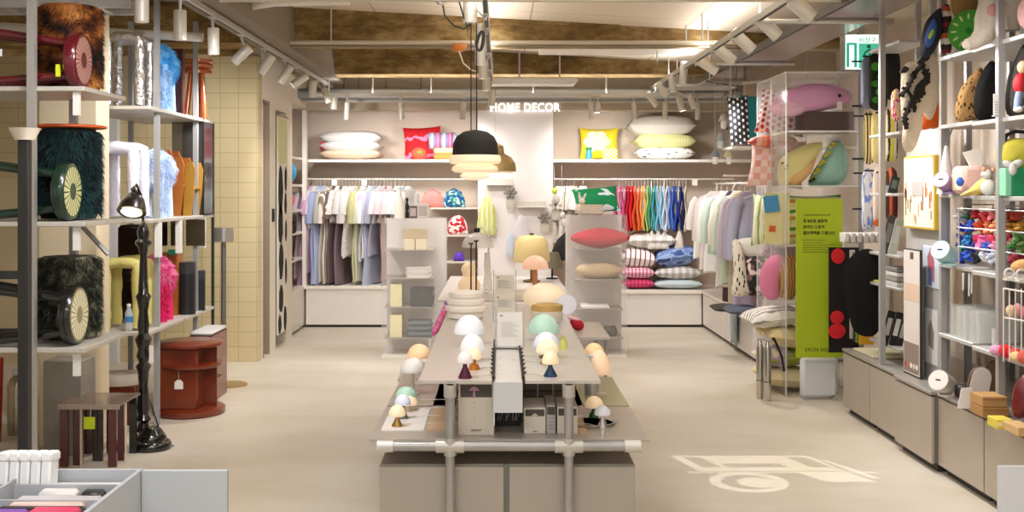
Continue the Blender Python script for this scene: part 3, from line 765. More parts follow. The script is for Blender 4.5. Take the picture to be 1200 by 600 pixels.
for i, (a, b_, c_) in enumerate(((609, 8.6, 'left'), (668, 8.4, 'right'))): pass

# -------- pendants
t = thing('pendant_lamp', 'black dome pendant lamp with tiered cream glass hanging over the table', 'lamp', (PX(557, 6.7), 6.7, PZ(210, 6.7)))
Y = 6.7; k = s_(Y); X = PX(557, Y)
zc = PZ(182, Y)
MB().lathe([(26.5 * k, 0), (27 * k, 2 * k), (26 * k, 14 * k), (22 * k, 22 * k), (14 * k, 27.5 * k), (5 * k, 29.5 * k), (.001, 30 * k)], (X, Y, zc), 36).build('cap', mat('#23211f', .75), t)
X2 = PX(556.5, Y)
MB().lathe([(19 * k, -10.5 * k), (28 * k, -10 * k), (30.5 * k, -7.5 * k), (30.5 * k, -3 * k), (29 * k, 0), (20 * k, .5 * k)], (X2, Y, zc), 36).build('glass_ring', glow('#faeccf', .95, '#ffe2b4'), t)
MB().lathe([(16 * k, -20.5 * k), (24 * k, -20 * k), (27.5 * k, -17 * k), (26 * k, -13 * k), (19 * k, -10.5 * k)], (X2, Y, zc), 36).build('glass_ring', glow('#faeccf', .95, '#ffe2b4'), t)
MB().lathe([(.001, -29.5 * k), (9 * k, -29 * k), (16 * k, -26.5 * k), (17.5 * k, -23.5 * k), (13 * k, -20.5 * k)], (X2, Y, zc), 36).build('glass_ring', glow('#fcf0d8', 1.1, '#ffe6c0'), t)
for a in (552, 558.5):
    MB().tube([P(a, 155, Y), P(a, 27, Y)], .0035, 8).build('cord', CABLE, t)
t = thing('pendant_lamp', 'gold dome pendant lamp half hidden behind the black one', 'lamp', (PX(582, 8.4), 8.4, PZ(200, 8.4)))
Y = 8.4; k = s_(Y)
MB().lathe([(24 * k, 0), (23 * k, 9 * k), (18 * k, 17 * k), (10 * k, 21 * k), (9 * k, 30 * k), (4 * k, 33 * k), (.001, 34 * k)], (PX(581, Y), Y, PZ(201, Y)), 36).build('shade', mat('#b9a06a', .35, .35), t)
MB().tube([P(581, 167, Y), P(577, 60, Y)], .002, 6).build('cord', mat('#d9d2c4', .5), t)
MB().lathe([(21 * k, 0), (21 * k, -.012), (.001, -.014)], (PX(580, Y), Y, PZ(201, Y) + .002), 30).build('diffuser', glow('#fff2d8', .8, '#ffeccb'), t)

# -------- frosted cabinets
def frosted_cab(px0, px1, Y, ptop, label, shelves, pxs0, pxs1):
    x0, x1 = PX(px0, Y), PX(px1, Y); z1 = PZ(ptop, Y)
    t = thing('frosted_cabinet', label, 'cabinet', ((x0 + x1) / 2, Y + .2, 0), 'frosted acrylic cabinets behind the lamp table')
    MB().box(x0, x1, Y, Y + .008, .02, z1).build('front_panel', FROST, t, smooth=False)
    MB().box(x0, x0 + .008, Y + .008, Y + .4, .02, z1).build('side_panel', FROSTT, t, smooth=False)
    MB().box(x1 - .008, x1, Y + .008, Y + .4, .02, z1).build('side_panel', FROSTT, t, smooth=False)
    MB().box(x0 + .008, x1 - .008, Y + .392, Y + .4, .02, z1).build('back_panel', mat('#ebe5e1', .6), t, smooth=False)
    MB().box(x0, x1, Y, Y + .4, 0, .02).build('bottom_panel', WHITE, t, smooth=False)
    MB().box(x0 - .003, x1 + .003, Y - .003, Y + .403, z1, z1 + .008).build('top_panel', FROSTT, t, smooth=False)
    zs = []
    for p_ in shelves:
        z = PZ(p_, Y); zs.append(z)
        MB().box(PX(pxs0, Y), PX(pxs1, Y), Y + .01, Y + .39, z - .008, z).build('shelf', mat('#a89e90', .5), t, smooth=False)
    return x0, x1, z1, zs
YL = 9.9
x0, x1, z1L, zs = frosted_cab(447, 522, YL, 257, 'frosted acrylic cabinet with folded towels left of the lamp table', (293, 326, 360, 396), 450, 508)
def carton(px0, px1, z0, h, Y, d, c, label, group=None, name='carton'):
    o = MB().box(PX(px0, Y), PX(px1, Y), Y, Y + d, z0, z0 + h, .003).build(name, mat(c, .7), smooth=False)
    return tag(o, label, 'box', group)
def towels(pxc, wpx, z0, n, th, Y, c1, c2, label, group='folded towels in the frosted cabinet'):
    k = s_(Y)
    for j in range(n):
        t = MB(); m = n; x = PX(pxc, Y) + rnd.uniform(-.006, .006); w_ = wpx * k / 2
        pts = []
        poly = []
        for a in range(20):
            an = 2 * PI * a / 20
            poly.append((x + w_ * abs(math.cos(an)) ** .35 * (1 if math.cos(an) > 0 else -1), z0 + th * (j + .5) + th * .5 * abs(math.sin(an)) ** .5 * (1 if math.sin(an) > 0 else -1)))
        t.prism(poly, .22, tr(0, Y + .13, 0))
        o = t.build('folded_towel', mat((c1, c2)[j % 2], .95, bump=.3, bs=60))
        tag(o, label % (ORD[j] + ' from the bottom'), 'towel', group)
for a in (0, 1):
    carton(474 + a * 13, 486 + a * 13, zs[0], .095, YL + .03, .2, '#efe3c0', 'small cream carton, %s of the upper pair in the left frosted cabinet' % ('left', 'right')[a], 'cream cartons in the frosted cabinet')
carton(472, 500, zs[0] + .096, .09, YL + .05, .2, '#c9b48e', 'tan soft box lying over the two cream cartons', name='soft_box')
for q, (si, lab) in enumerate(((2, 'lower middle'), (3, 'lowest'))):
    for a in (0, 1):
        carton(457, 471, zs[si] + a * .101, .1, YL + .03, .2, '#f0e6b4', '%s pale yellow carton on the %s shelf of left frosted cabinet' % (('bottom', 'top')[a], lab), 'yellow cartons in the frosted cabinet')
towels(490, 28, zs[1], 4, .024, YL, '#e9e2da', '#d8d0c8', 'cream folded towel, %s in its stack')
towels(494, 28, zs[2], 5, .033, YL, '#121b18', '#222d28', 'dark green folded towel, %s in its stack')
towels(491, 29, zs[3], 6, .024, YL, '#3c474b', '#6c777a', 'grey blue folded towel, %s in its stack')
# on top of the left cabinet
zt = z1L + .008
def bottle(px, Y, z, r, h, m, label, name='bottle', cat='bottle'):
    X = PX(px, Y); t = thing(name, label, cat, (X, Y, z))
    MB().lathe([(r, 0), (r, h * .45), (r * .35, h * .72), (r * .3, h * .97), (r * .15, h)], (X, Y, z), 20).build('body', m, t)
    MB().lathe([(r * .32, h * .95), (r * .32, h * 1.02)], (X, Y, z), 12).build('cap', mat('#d9d2c8', .4), t)
bottle(468.5, 9.98, zt, .05, .27, mat('#efe9dc', .3), 'tall white ceramic bottle on top of the left frosted cabinet')
t = thing('black_figurine', 'small black standing figurine on the left frosted cabinet', 'figurine', (PX(477, 10), 10.0, zt))
MB().lathe([(.025, 0), (.03, .02), (.012, .06), (.02, .11), (.008, .14), (.014, .17), (.001, .19)], (PX(477, 10), 10.0, zt), 16).build('body', BLACK, t)
for a, b_, h, c, lab in ((479, 489, .11, '#6a5a58', 'dark brown square photo box on the left frosted cabinet'), (489, 502, .13, '#d6cdc4', 'pale square photo cube at the right end of the left frosted cabinet')):
    t = thing('photo_cube', lab, 'box', (PX((a + b_) / 2, 9.95), 10, zt))
    MB().box(PX(a, 9.95), PX(b_, 9.95), 9.95, 10.03, zt, zt + h, .003).build('block', mat(c, .5), t, smooth=False)
    MB().box(PX(a, 9.95) + .012, PX(b_, 9.95) - .012, 9.948, 9.95, zt + .02, zt + h - .02).build('picture', mat('#b9aca4', .6), t, smooth=False)
YR = 9.9
x0, x1, z1R, zs = frosted_cab(665, 735, YR, 253, 'frosted acrylic cabinet with a red cushion right of the lamp table', (292, 328, 363, 396), 675, 731)
tag(MB().puff([(.27 * math.cos(2 * PI * i / 24), .095 * math.sin(2 * PI * i / 24) * (1 - .25 * abs(math.cos(2 * PI * i / 24)))) for i in range(24)], .2).build('cushion', mat('#d3243f', .85), mw=tr(PX(705, YR), YR + .13, zs[0] + .095)), 'plump red cushion on the top shelf of the right frosted cabinet', 'cushion')
tag(MB().puff([(.2 * math.cos(2 * PI * i / 24) * (1.15 if math.cos(2 * PI * i / 24) < 0 else 1), .08 * math.sin(2 * PI * i / 24)) for i in range(24)], .2).build('cushion', mat('#d8bf98', .85), mw=tr(PX(706, YR), YR + .16, zs[1] + .075)), 'tan cushion on the second shelf of the right frosted cabinet', 'cushion')
tag(MB().box(PX(682, YR), PX(715, YR), YR + .03, YR + .3, zs[2], zs[2] + .035, .01).build('folded_cloth', mat('#f3f0ec', .9)), 'white folded cloth on the third shelf of the right frosted cabinet', 'cloth')
tag(MB().puff([(-.06, 0), (.06, 0), (.07, .05), (.05, .1), (.0, .09), (-.04, .1), (-.07, .05)], .12).build('dark_pouch', mat('#4a443e', .9), mw=tr(PX(716, YR), YR + .12, zs[3])), 'dark grey soft pouch on the lowest shelf of the right frosted cabinet', 'pouch')
# green flowered cushion and knit box on top
zt = z1R + .008
fl = pat('blobs', ['#128a54', '#dcecf2'], 3.2, th=.56, rough=.85)
tag(MB().pillow(.42, .26, .16, rotx(R(-25)) @ roty(R(-6)), seed=5).build('cushion', fl, mw=tr(PX(700, 10), 10.12, zt + .13)), 'green cushion with pale flowers on the right frosted cabinet', 'cushion')
t = thing('knitted_box', 'beige knitted basket in front of the green flowered cushion', 'basket', (PX(693, 9.95), 9.97, zt))
MB().box(PX(680, 9.93), PX(707, 9.93), 9.91, 10.0, zt, zt + .085, .012).build('body', mat('#d2c3b0', .95, bump=.8, bs=90), t)
MB().tube([(PX(681, 9.9), 9.92, zt + .085), (PX(707, 9.9), 9.92, zt + .085)], .008, 8).build('rim', mat('#c2b29e', .95), t)
t = thing('plush_toy', 'beige plush bunny leaning on the left of the green cushion', 'plush toy', (PX(680, 9.95), 9.95, zt))
MB().ell((PX(679, 9.95), 9.96, zt + .05), .035, .03, .05).ell((PX(682, 9.95), 9.96, zt + .12), .03, .028, .03).ell((PX(679, 9.95), 9.96, zt + .17), .01, .01, .035).ell((PX(685, 9.95), 9.96, zt + .165), .01, .01, .035, rot=roty(R(25))).build('body', mat('#dccdbb', .95, bump=.3), t)

# =================================================================== BACK WALL
# sign
sy = 12.03
ws = PX(657.5, sy) - PX(575, sy)
so = text_obj('lit_sign_lettering', 'HOME DECOR', .128, tr(PX(574, sy), sy, PZ(130.3, sy)) @ rotx(R(90)), mat('#ffffff', .4, emit=1.2), None, .008, offset=.0022, space=1.08)
sxx = max(v.co.x for v in so.data.vertices); kk = ws / sxx
for v in so.data.vertices: v.co.x *= kk
tag(so, 'white lit HOME DECOR lettering fixed to the lintel of the back wall', 'sign')

# garment rails
def rail(xa_, xb_, Y, z, label, posts, r=.008, down=.0, name='clothes_rail', kids=()):
    t = thing(name, label, 'clothes rail', ((xa_ + xb_) / 2, Y, z))
    MB().tube([(xa_, Y, z), (xb_, Y, z)], r, 10).build('bar', RAILW, t)
    for x in posts: MB().box(x - .006, x + .006, Y, 12.75, z + .0, z + .014).build('bracket', RAILW, t, smooth=False)
    for x in kids: MB().box(x - .03, x + .03, Y - .016, Y - .011, z - .07, z + .005).build('size_tag', PAPER, t, smooth=False)
RZ = PZ(210, 12.3); RY = 12.3
rail(PX(358, RY), PX(556, RY), RY, RZ, 'white clothes rail with pastel pyjamas on the left of the back wall', (PX(360, RY), PX(440, RY), PX(554, RY)), kids=(PX(392, RY), PX(427, RY)))
rail(PX(650, RY), PX(860, RY), RY, RZ, 'white clothes rail with the rainbow of small garments on the right of the back wall', (PX(652, RY), PX(720, RY), PX(858, RY)), kids=(PX(814, RY),))

def cloth(mb, wd, L_, slv, th, seed, flare=.1, neck=.055, amp=.35):
    rr = random.Random(seed); ph = rr.random() * 6; n = 26
    rows = [(0, neck, .5), (.03, neck + .03, .7), (.05 / L_ + .03, wd * .42, .9), (.1, wd / 2, 1.0), (.3, wd * .46, 1.1)]
    for q in range(5, 12): rows.append((.3 + .7 * (q - 4) / 7, wd * (.46 + flare * (q - 4) / 7), 1.1 + .3 * (q - 4) / 7))
    vs = []; fs = []
    for (t_, hw, k) in rows:
        for a in range(n):
            an = 2 * PI * a / n
            rp = 1 + amp * t_ * math.sin(an * 5 + ph + 2 * t_) + .1 * math.sin(an * 3 + ph * 2 + 6 * t_)
            vs.append((hw * math.cos(an), th / 2 * k * math.sin(an) * rp + .012 * math.sin(8 * t_ + ph), -t_ * L_ + .012 * abs(math.cos(an)) * (1 if t_ < .02 else 0) + (.012 * math.sin(3 * an + ph) if t_ > .99 else 0)))
    m = len(rows)
    for i in range(m - 1):
        for a in range(n):
            a2 = (a + 1) % n
            fs.append((i * n + a, (i + 1) * n + a, (i + 1) * n + a2, i * n + a2))
    fs.append(tuple(range(n))); fs.append(tuple(reversed([(m - 1) * n + a for a in range(n)])))
    mb.add(vs, fs)
    if slv:
        for sg in (-1, 1):
            b = (sg * wd * .44, 0, -.075)
            pts = [b, (sg * wd * .53, 0, -.13), (sg * (wd * .56 + .02), .005, -.13 - slv * .5), (sg * (wd * .56 + .025), .01, -.1 - slv)]
            mb.tube(pts, [.045, .05, .048, .055 if slv < .3 else .042], 12)
    return mb
NH = [0]
def garment(px, Y, zr, L_, wd, slv, m, label, yaw, th=.05, group=None, name='hanging_garment', cat='garment', flare=.1, X=None, hm=None):
    X = PX(px, Y) if X is None else X
    NH[0] += 1
    t = thing(name, label, cat, (X, Y, zr - .1 - L_), group)
    mw = tr(X, Y, zr - .085) @ rotz(R(yaw))
    cloth(MB(), wd, L_, slv, th, NH[0], flare).build('fabric', m, t, mw=mw, ang=80)
    h = MB()
    pts = [(0, 0, -.02), (0, 0, .055)] + [(.022 * math.sin(a) , 0, .075 - .022 * math.cos(a) + .002) for a in [R(d_) for d_ in (30, 90, 150, 180, 230, 270)]]
    h.tube(pts, .0022, 6); h.tube([(-wd * .36, 0, -.05), (-.02, 0, -.018), (.02, 0, -.018), (wd * .36, 0, -.05)], .006, 6)
    h.build('hanger', hm or mat('#efe9df', .4), t, mw=mw)
    return t
st1 = pat('stripes', ['#e9e2d6', '#8c7a6c'], 14, axis='X'); st2 = pat('stripes', ['#f0ebe6', '#c7b9d6'], 10, axis='X')
ck1 = pat('check', ['#f3ede6', '#d9cbd2', '#b4a2ae'], 8, 16)
flo = pat('cells', ['#b7a6b8', '#efe9e2'], 16, th=.22)
flo2 = pat('cells', ['#4a3f44', '#ece4de'], 12, th=.2)
LG = [  # px, y_bottom, material or colour, description, sleeve
 (358, 325, '#d9cdd8', 'greyish lilac nightdress', .2), (361.5, 334, '#cfa3c4', 'mauve pink pyjama trousers', 0), (366, 320, '#e3b7d6', 'pink long dress', .2), (371, 268, '#f0edf0', 'white short sleeved shirt', .2),
 (375.5, 334, '#b3bfe6', 'periwinkle blue dress', .3), (380, 333, '#bcc9ea', 'light blue long dress', 0), (385, 330, '#ddd8cb', 'stone beige pyjama set', .3), (389, 332, st1, 'beige and brown striped pyjama', .3),
 (393, 332, '#7d6466', 'dusky brown dress', .25), (397, 262, flo2, 'white shirt with dark leaf print', .2), (401, 334, '#8e7a80', 'taupe long dress', 0),
 (405, 262, '#f2ece8', 'off-white short shirt', .2), (409, 302, '#efe6e6', 'pale blush shirt dress', .3), (413, 300, flo, 'white pyjama with grey print', .3), (417, 268, '#f1ede6', 'ivory blouse', .2), (421, 330, '#d6d09a', 'yellow green pyjama', .3),
 (425, 330, '#e4e3cf', 'pale straw dress', .3), (429, 306, '#e9e8ea', 'cool white pyjama shirt', .3), (433, 304, st2, 'white and lilac striped pyjama shirt', .3), (437, 334, '#c9d0ea', 'pale blue nightdress', .3), (441, 300, '#b9b7cf', 'grey lilac pyjama shirt', .3),
 (446, 262, '#f2eef0', 'white cotton nightshirt', .2), (450, 262, '#eed9de', 'pale pink t-shirt', .2), (454, 330, '#b9958f', 'rose brown trousers', 0), (458, 262, '#efd5da', 'blush short sleeved shirt', .2), (463, 256, '#e6eeea', 'pale mint shirt', .2),
 (468, 256, '#dfeaea', 'ice blue shirt', .2), (473, 254, '#ebeef0', 'bright white shirt', .2), (478, 254, '#e8e9e4', 'white linen shirt at the right end', .2)]
for i, (px, yb, m, desc, sl) in enumerate(LG):
    zr = RZ + .0
    L_ = zr - .1 - PZ(yb, RY)
    if isinstance(m, str):
        m = '#%02x%02x%02x' % tuple(int(int(m[q:q + 2], 16) * .9) for q in (1, 3, 5))
    mm = m if not isinstance(m, str) else mat(m, .85, bump=.15, bs=25)
    garment(px, RY, zr, L_, rnd.uniform(.36, .42), sl, mm, '%s, %s from the left on the left back rail' % (desc, ORD[i]), rnd.uniform(62, 82) * (1), .042, 'pastel garments on the left back rail')
RG = [('#d96aa0', 'pink'), ('#e58bb4', 'light pink'), ('#c74a86', 'deep pink'), ('#b33a6a', 'raspberry'), ('#c8102e', 'red'), ('#d81f2a', 'bright red'), ('#e2592c', 'orange red'), ('#ec7a3c', 'orange'), ('#f0a04e', 'light orange'),
      ('#e9c46a', 'yellow'), ('#b9cc7a', 'lime'), ('#4fae8c', 'green'), ('#49b0b0', 'teal'), ('#86c9e6', 'sky blue'), ('#a5d6ee', 'pale blue'), ('#c9e2f2', 'icy blue'), ('#e6eaf2', 'white'), ('#8fb0e6', 'cornflower blue'),
      ('#5b82d8', 'mid blue'), ('#3a55b4', 'royal blue'), ('#2b3a94', 'dark blue'), ('#1d2450', 'navy'), ('#ece6dc', 'cream')]
for i, (c, nm) in enumerate(RG):
    px = 722 + i * 3.72
    garment(px, RY, RZ, .47 + .02 * math.sin(i * 2.1), .25, 0, mat(c, .8, bump=.12, bs=25), '%s sleeveless top, %s from the left in the rainbow row' % (nm, ORD[i]), 78 + 4 * math.sin(i), .028, 'rainbow tops on the right back rail', flare=.16)
# white tops and towels at the left end of that rail (behind the green cushion)
for i, (px, c) in enumerate(((655, '#e6dccf'), (664, '#efe9e2'), (673, '#d9cfc2'), (683, '#ebe6df'))):
    garment(px, RY, RZ, .62, .3, .15, mat(c, .9, bump=.3), '%s lace top, %s of four at the left end of right back rail' % (('beige', 'white', 'sand', 'ivory')[i], ORD[i]), 50, .05, 'lace tops on the right back rail')
# tote bags and tassels hanging low below the rainbow
for i, px in enumerate((764, 771, 779, 796)):
    t = thing('white_tote', 'white cord tote hanging below the rainbow tops, %s from the left' % ORD[i], 'bag', (PX(px, 12.2), 12.2, PZ(292, 12.2)), 'white cord totes')
    MB().puff([(-.05, 0), (.05, 0), (.04, .12), (.012, .2), (-.012, .2), (-.04, .12)], .04).build('bag_body', mat('#efe8dc', .9, bump=.3), t, mw=tr(PX(px, 12.2), 12.2, PZ(292, 12.2)))
    MB().tube([(PX(px, 12.2), 12.2, PZ(292, 12.2) + .18), (PX(px, 12.2), 12.24, RZ - .012)], .003, 6).build('strap', WHITE, t)

# pillows on the alcove shelves and platform
def pil(px, Y, zb, wd, dp, th, m, label, seed, yaw=0, tilt=0, group=None, cat='cushion', name='cushion', pinch=.08):
    # lying flat: width along X, depth along Y, thickness up
    mw = tr(PX(px, Y), Y, zb + th * .5) @ rotz(R(yaw)) @ roty(R(tilt)) @ rotx(R(90))
    return tag(MB().pillow(wd, dp, th, None, seed=seed, pinch=pinch, full=.27 if name == 'bed_pillow' else .38).build(name, m, mw=mw, ang=60), label, cat, group)
def cush(px, pz, Y, wd, ht, th, m, label, seed, yaw=0, roll=0, lean=-12, group=None, name='cushion', cat='cushion', pinch=.09):
    # standing, face to the camera
    mw = tr(PX(px, Y), Y, PZ(pz, Y)) @ rotz(R(yaw)) @ rotx(R(lean)) @ roty(R(roll))
    return tag(MB().pillow(wd, ht, th, None, seed=seed, pinch=pinch).build(name, m, mw=mw, ang=60), label, cat, group)
SZ = 1.83
YA = 12.47
for j, (th, c, lab) in enumerate(((.11, '#e2c8ae', 'peach pillow at the bottom of the stack on the left alcove shelf'), (.115, '#dddada', 'white pillow in the middle of the stack on the left alcove shelf'), (.13, '#dedcda', 'white pillow on top of the stack on the left alcove shelf'))):
    pil(413, YA, SZ + (0, .085, .175)[j], .68, .46, th * 1.15, mat(c, .85, bump=.1, bs=12), lab, 20 + j, pinch=.03, group='pillows on the left alcove shelf', name='bed_pillow', cat='pillow')
tag(MB().pillow(.1, .1, .06, None, seed=9).build('red_pillow', mat('#e2555a', .8), mw=tr(PX(381, YA), YA - .1, SZ + .155)), 'small red pillow corner poking out between the stacked pillows', 'pillow')
YC = 12.4
wav = pat('stripes', ['#c8101c', '#c8101c', '#e88ab0', '#c8101c', '#c8101c'], 1.9, axis='Z', dist=.3)
cush(495, 168.5, YC + .12, .43, .4, .14, wav, 'red and pink wavy square cushion on the left alcove shelf', 30, roll=-3)
t = thing('tomato_cushion', 'round red tomato cushion with green leaf in front of the red cushion', 'cushion', (PX(491, 12.3), 12.3, SZ))
MB().ell((PX(491, 12.27), 12.27, SZ + .068), .085, .05, .068).build('body', mat('#ef5a3c', .7), t)
lf = MB()
for a in range(5):
    an = 2 * PI * a / 5 + .3
    lf.tube([(PX(492, 12.21), 12.213, SZ + .075), (PX(492, 12.21) + .04 * math.cos(an), 12.222, SZ + .075 + .035 * math.sin(an))], [.009, .002], 6)
lf.build('leaf', mat('#6aa84a', .7), t)
t = thing('rolled_blanket', 'rolled pink and blue striped blanket on the left alcove shelf', 'blanket', (PX(518, YC), YC, SZ + .15))
MB().tube([(PX(503, YC), YC + .05, PZ(165, YC)), (PX(534, YC), YC + .05, PZ(165, YC))], .095, 26).build('roll', pat('stripes', ['#8fb7cf', '#e9dfe6', '#7f9cc2', '#d96f9e', '#e79ab9', '#b84f86'], 2.2, axis='X'), t)
MB().tube([(PX(504, YC) - .004, YC + .05, PZ(165, YC)), (PX(504, YC), YC + .05, PZ(165, YC))], .06, 20).build('inner_roll', mat('#3b3f77', .8), t)
t = thing('rolled_blanket', 'folded orange and cream blanket under the striped roll', 'blanket', (PX(518, YC), YC, SZ))
MB().box(PX(508, 12.3), PX(536, 12.3), 12.3, 12.6, SZ, SZ + .07, .02).build('fold', mat('#f0914c', .85), t)
MB().box(PX(508, 12.3), PX(537, 12.3), 12.3, 12.6, SZ + .07, SZ + .132, .02).build('fold', mat('#f2cfa6', .85), t)
yel = pat('blobs', ['#e9cf2a', '#efe9c4'], 2.6, th=.55)
ycu = cush(702, 168.5, YC + .12, .44, .37, .14, mat('#e6cc1e', .8), 'yellow square cushion with a pale flower on the right alcove shelf', 33)
fl_ = MB()
for a in range(6):
    an = 2 * PI * a / 6
    fl_.ell((.085 * math.cos(an), -.062, .07 * math.sin(an)), .07, .022, .062)
fl_.ell((0, -.062, 0), .07, .024, .06).build('flower_patch', mat('#e6dfb4', .85), ycu, mw=tr(PX(700, YC), YC + .12, PZ(166, YC)))
t = thing('toy_vase', 'small green and blue vase before the yellow cushion', 'vase', (PX(690, 12.28), 12.26, SZ))
MB().lathe([(.032, 0), (.036, .05), (.03, .1)], (PX(690, 12.26), 12.26, SZ), 18).build('body', mat('#3d8fc0', .4), t)
MB().lathe([(.03, .1), (.034, .12), (.034, .135)], (PX(690, 12.26), 12.26, SZ), 18).build('rim', mat('#1c7a4a', .4), t)
t = thing('yellow_pouch', 'yellow and white textile pouch at the right of the yellow cushion', 'pouch', (PX(714, 12.26), 12.26, SZ))
MB().puff([(-.07, 0), (.08, 0), (.09, .1), (.04, .14), (-.03, .12), (-.08, .1)], .07).build('body', pat('check', ['#e3cf35', '#ece6b4', '#d7c02a'], 3), t, mw=tr(PX(714, 12.26), 12.25, SZ))
MB().tube([(PX(709, 12.25), 12.25, SZ + .1), (PX(711, 12.25), 12.25, SZ + .22), (PX(716, 12.25), 12.25, SZ + .22), (PX(718, 12.25), 12.25, SZ + .1)], .005, 6).build('handle', mat('#e9dc70', .8), t)
dots = pat('dots', ['#24211f', '#f2efea'], 9, 7, th=.2, axes='XZ')
dotsf = pat('cells', ['#26221f', '#f2efea'], 7, th=.24)
pil(777, YA, SZ, .66, .44, .15, dotsf, 'white pillow with black dots at the bottom of the right shelf stack', 41, pinch=.05, cat='pillow', name='bed_pillow')
pil(777, YA, SZ + .115, .68, .46, .19, pat('stripes', ['#dcd98a', '#e4e2ac'], 22, axis='X'), 'pale yellow striped pillow in the middle of the right shelf stack', 42, pinch=.06, cat='pillow', name='bed_pillow')
pil(773, YA, SZ + .25, .74, .5, .26, mat('#d9d2c8', .85, bump=.15, bs=14), 'big white pillow on top of the right shelf stack', 43, pinch=.07, cat='pillow', name='bed_pillow')
# platform pillows, right
PZt = .4
YB_ = 12.35
ckp = pat('check', ['#f1e6e8', '#d99ab0', '#c23a68'], 9, 9, axes='XY'); ckg = pat('check', ['#f2efec', '#cfc8c2', '#a8a09a'], 7, 7, axes='XY'); stw = pat('stripes', ['#f2eeea', '#f2eeea', '#8c2a44', '#f2eeea'], 7, axis='X')
pil(747, YB_, PZt, .34, .4, .13, pat('check', ['#d95a86', '#c22a5e', '#a81f4c'], 8, 8, axes='XY'), 'raspberry checked cushion at the bottom of the stack on the right platform', 51)
pil(746, YB_, PZt + .105, .36, .42, .16, ckp, 'pink and white checked cushion second from the bottom on right platform', 52)
pil(747, YB_, PZt + .22, .38, .44, .24, stw, 'white cushion with thin wine stripes on the right platform', 53, tilt=6)
pil(792, YB_, PZt, .54, .44, .12, mat('#c3d0d4', .9), 'flat pale grey blue cushion at the bottom right of the right platform', 54, pinch=.03)
pil(792, YB_, PZt + .1, .54, .44, .16, ckg, 'white and grey gingham cushion on the right platform', 55)
pil(792, YB_, PZt + .24, .52, .44, .24, pat('blobs', ['#6d86bd', '#93abd6', '#3c5490'], 4, th=.48), 'blue watercolour cushion on the right platform', 56, tilt=-7)
pil(761, YB_ + .02, PZt + .44, .55, .44, .2, pat('stripes', ['#f1eeea', '#d9d2c9'], 5, axis='X'), 'white scalloped cushion lying over the checked cushions on right platform', 57)

# pouch shelves behind the left frosted cabinet
def pouch(px, pyb, Y, wpx, hpx, m, label, name='pouch', frill=None):
    k = s_(Y); w_ = wpx * k / 2; h = hpx * k
    poly = []
    for a in range(22):
        an = PI * a / 21
        poly.append((w_ * math.cos(an), h * (.15 + .85 * math.sin(an))))
    poly += [(-w_ * .98, 0), (w_ * .98, 0)]
    t = thing(name, label, 'pouch', (PX(px, Y), Y, PZ(pyb, Y)))
    MB().puff(poly, .09).build('body', m, t, mw=tr(PX(px, Y), Y, PZ(pyb, Y)))
    if frill: MB().tube([(PX(px, Y) - w_ * .7, Y, PZ(pyb, Y) + h * .8), (PX(px, Y), Y, PZ(pyb, Y) + h * 1.05), (PX(px, Y) + w_ * .7, Y, PZ(pyb, Y) + h * .8)], .008, 8).build('trim', mat(frill, .7), t)
    return t
z_ = [PZ(p_, 12.3) for p_ in (243, 275, 306, 337)]
pouch(507, 243, 12.3, 28, 20, mat('#f0938c', .8, bump=.5, bs=50), 'pink quilted pouch on the top pouch shelf behind left frosted cabinet', frill='#c9706c')
pouch(532, 243, 12.3, 27, 21, pat('blobs', ['#1f4a9c', '#3fae7a', '#d4e2f4'], 7, th=.48), 'blue and green patterned pouch on the top pouch shelf', frill='#22407c')
pouch(536, 275, 12.3, 25, 23, pat('blobs', ['#f2e6e4', '#c8222e'], 5, th=.5), 'white pouch with red spots on the second pouch shelf')
pouch(538, 306, 12.3, 13, 11, mat('#6a3fc8', .5), 'small purple pouch on the third pouch shelf')
pouch(533, 337, 12.3, 16, 11, mat('#25262a', .7), 'black pouch on the lowest pouch shelf')
# items on the left side shelves
Y = 11.6
sx = -2.2
def ball(Y, zb, r, m, label, name='ball_ornament', cat='ornament', sx=-2.22):
    t = thing(name, label, cat, (sx, Y, zb))
    MB().ell((sx, Y, zb + r), r, r, r, 20, 14).build('body', m, t)
    MB().lathe([(r * .3, 0), (r * .25, .02)], (sx, Y, zb + 2 * r - .008), 12).build('stopper', mat('#d9cfc2', .5), t)
ball(11.5, 1.555, .12, mat('#2f9fd8', .3), 'round turquoise blue vase on the left side shelves', 'round_vase', 'vase')
ball(11.5, 1.285, .1, pat('blobs', ['#e8785c', '#d9a6c8'], 4), 'coral and lilac round vase on the left side shelves', 'round_vase', 'vase')
t = thing('green_clock', 'small light green table clock on the top left side shelf', 'clock', (-2.2, 11.5, 1.845))
MB().box(-2.26, -2.17, 11.45, 11.52, 1.845, 1.98, .01).build('case', mat('#6fc48c', .5), t)
MB().lathe([(.035, 0), (.035, .003)], (-2.215, 11.449, 1.915), 20, rotx(R(90))).build('face', mat('#dff0e0', .5), t)
def hat(Y, zb, label, c='#191716', s=1.0):
    t = thing('hat', label, 'hat', (-2.25, Y, zb))
    MB().lathe([(.14 * s, 0), (.145 * s, .01), (.09 * s, .03), (.085 * s, .1), (.05 * s, .15), (.001, .155)], (-2.27, Y, zb), 24).build('crown', mat(c, .9), t)
    MB().tube([(-2.27 + .09 * s, Y - .02, zb + .05), (-2.27 + .12 * s, Y - .06, zb + .12)], .01, 8).build('ribbon', mat('#2b2826', .8), t)
hat(11.5, 1.045, 'black felt hat on the middle left side shelf', s=1.05); hat(11.7, 1.045, 'black felt hat behind another hat on the middle left side shelf', s=.9)
hat(11.55, .765, 'black cap on the lower left side shelf', s=.9)
t = thing('folded_scarf', 'dark green and red folded scarf at the bottom of the left side shelves', 'scarf', (-2.25, 11.6, .45))
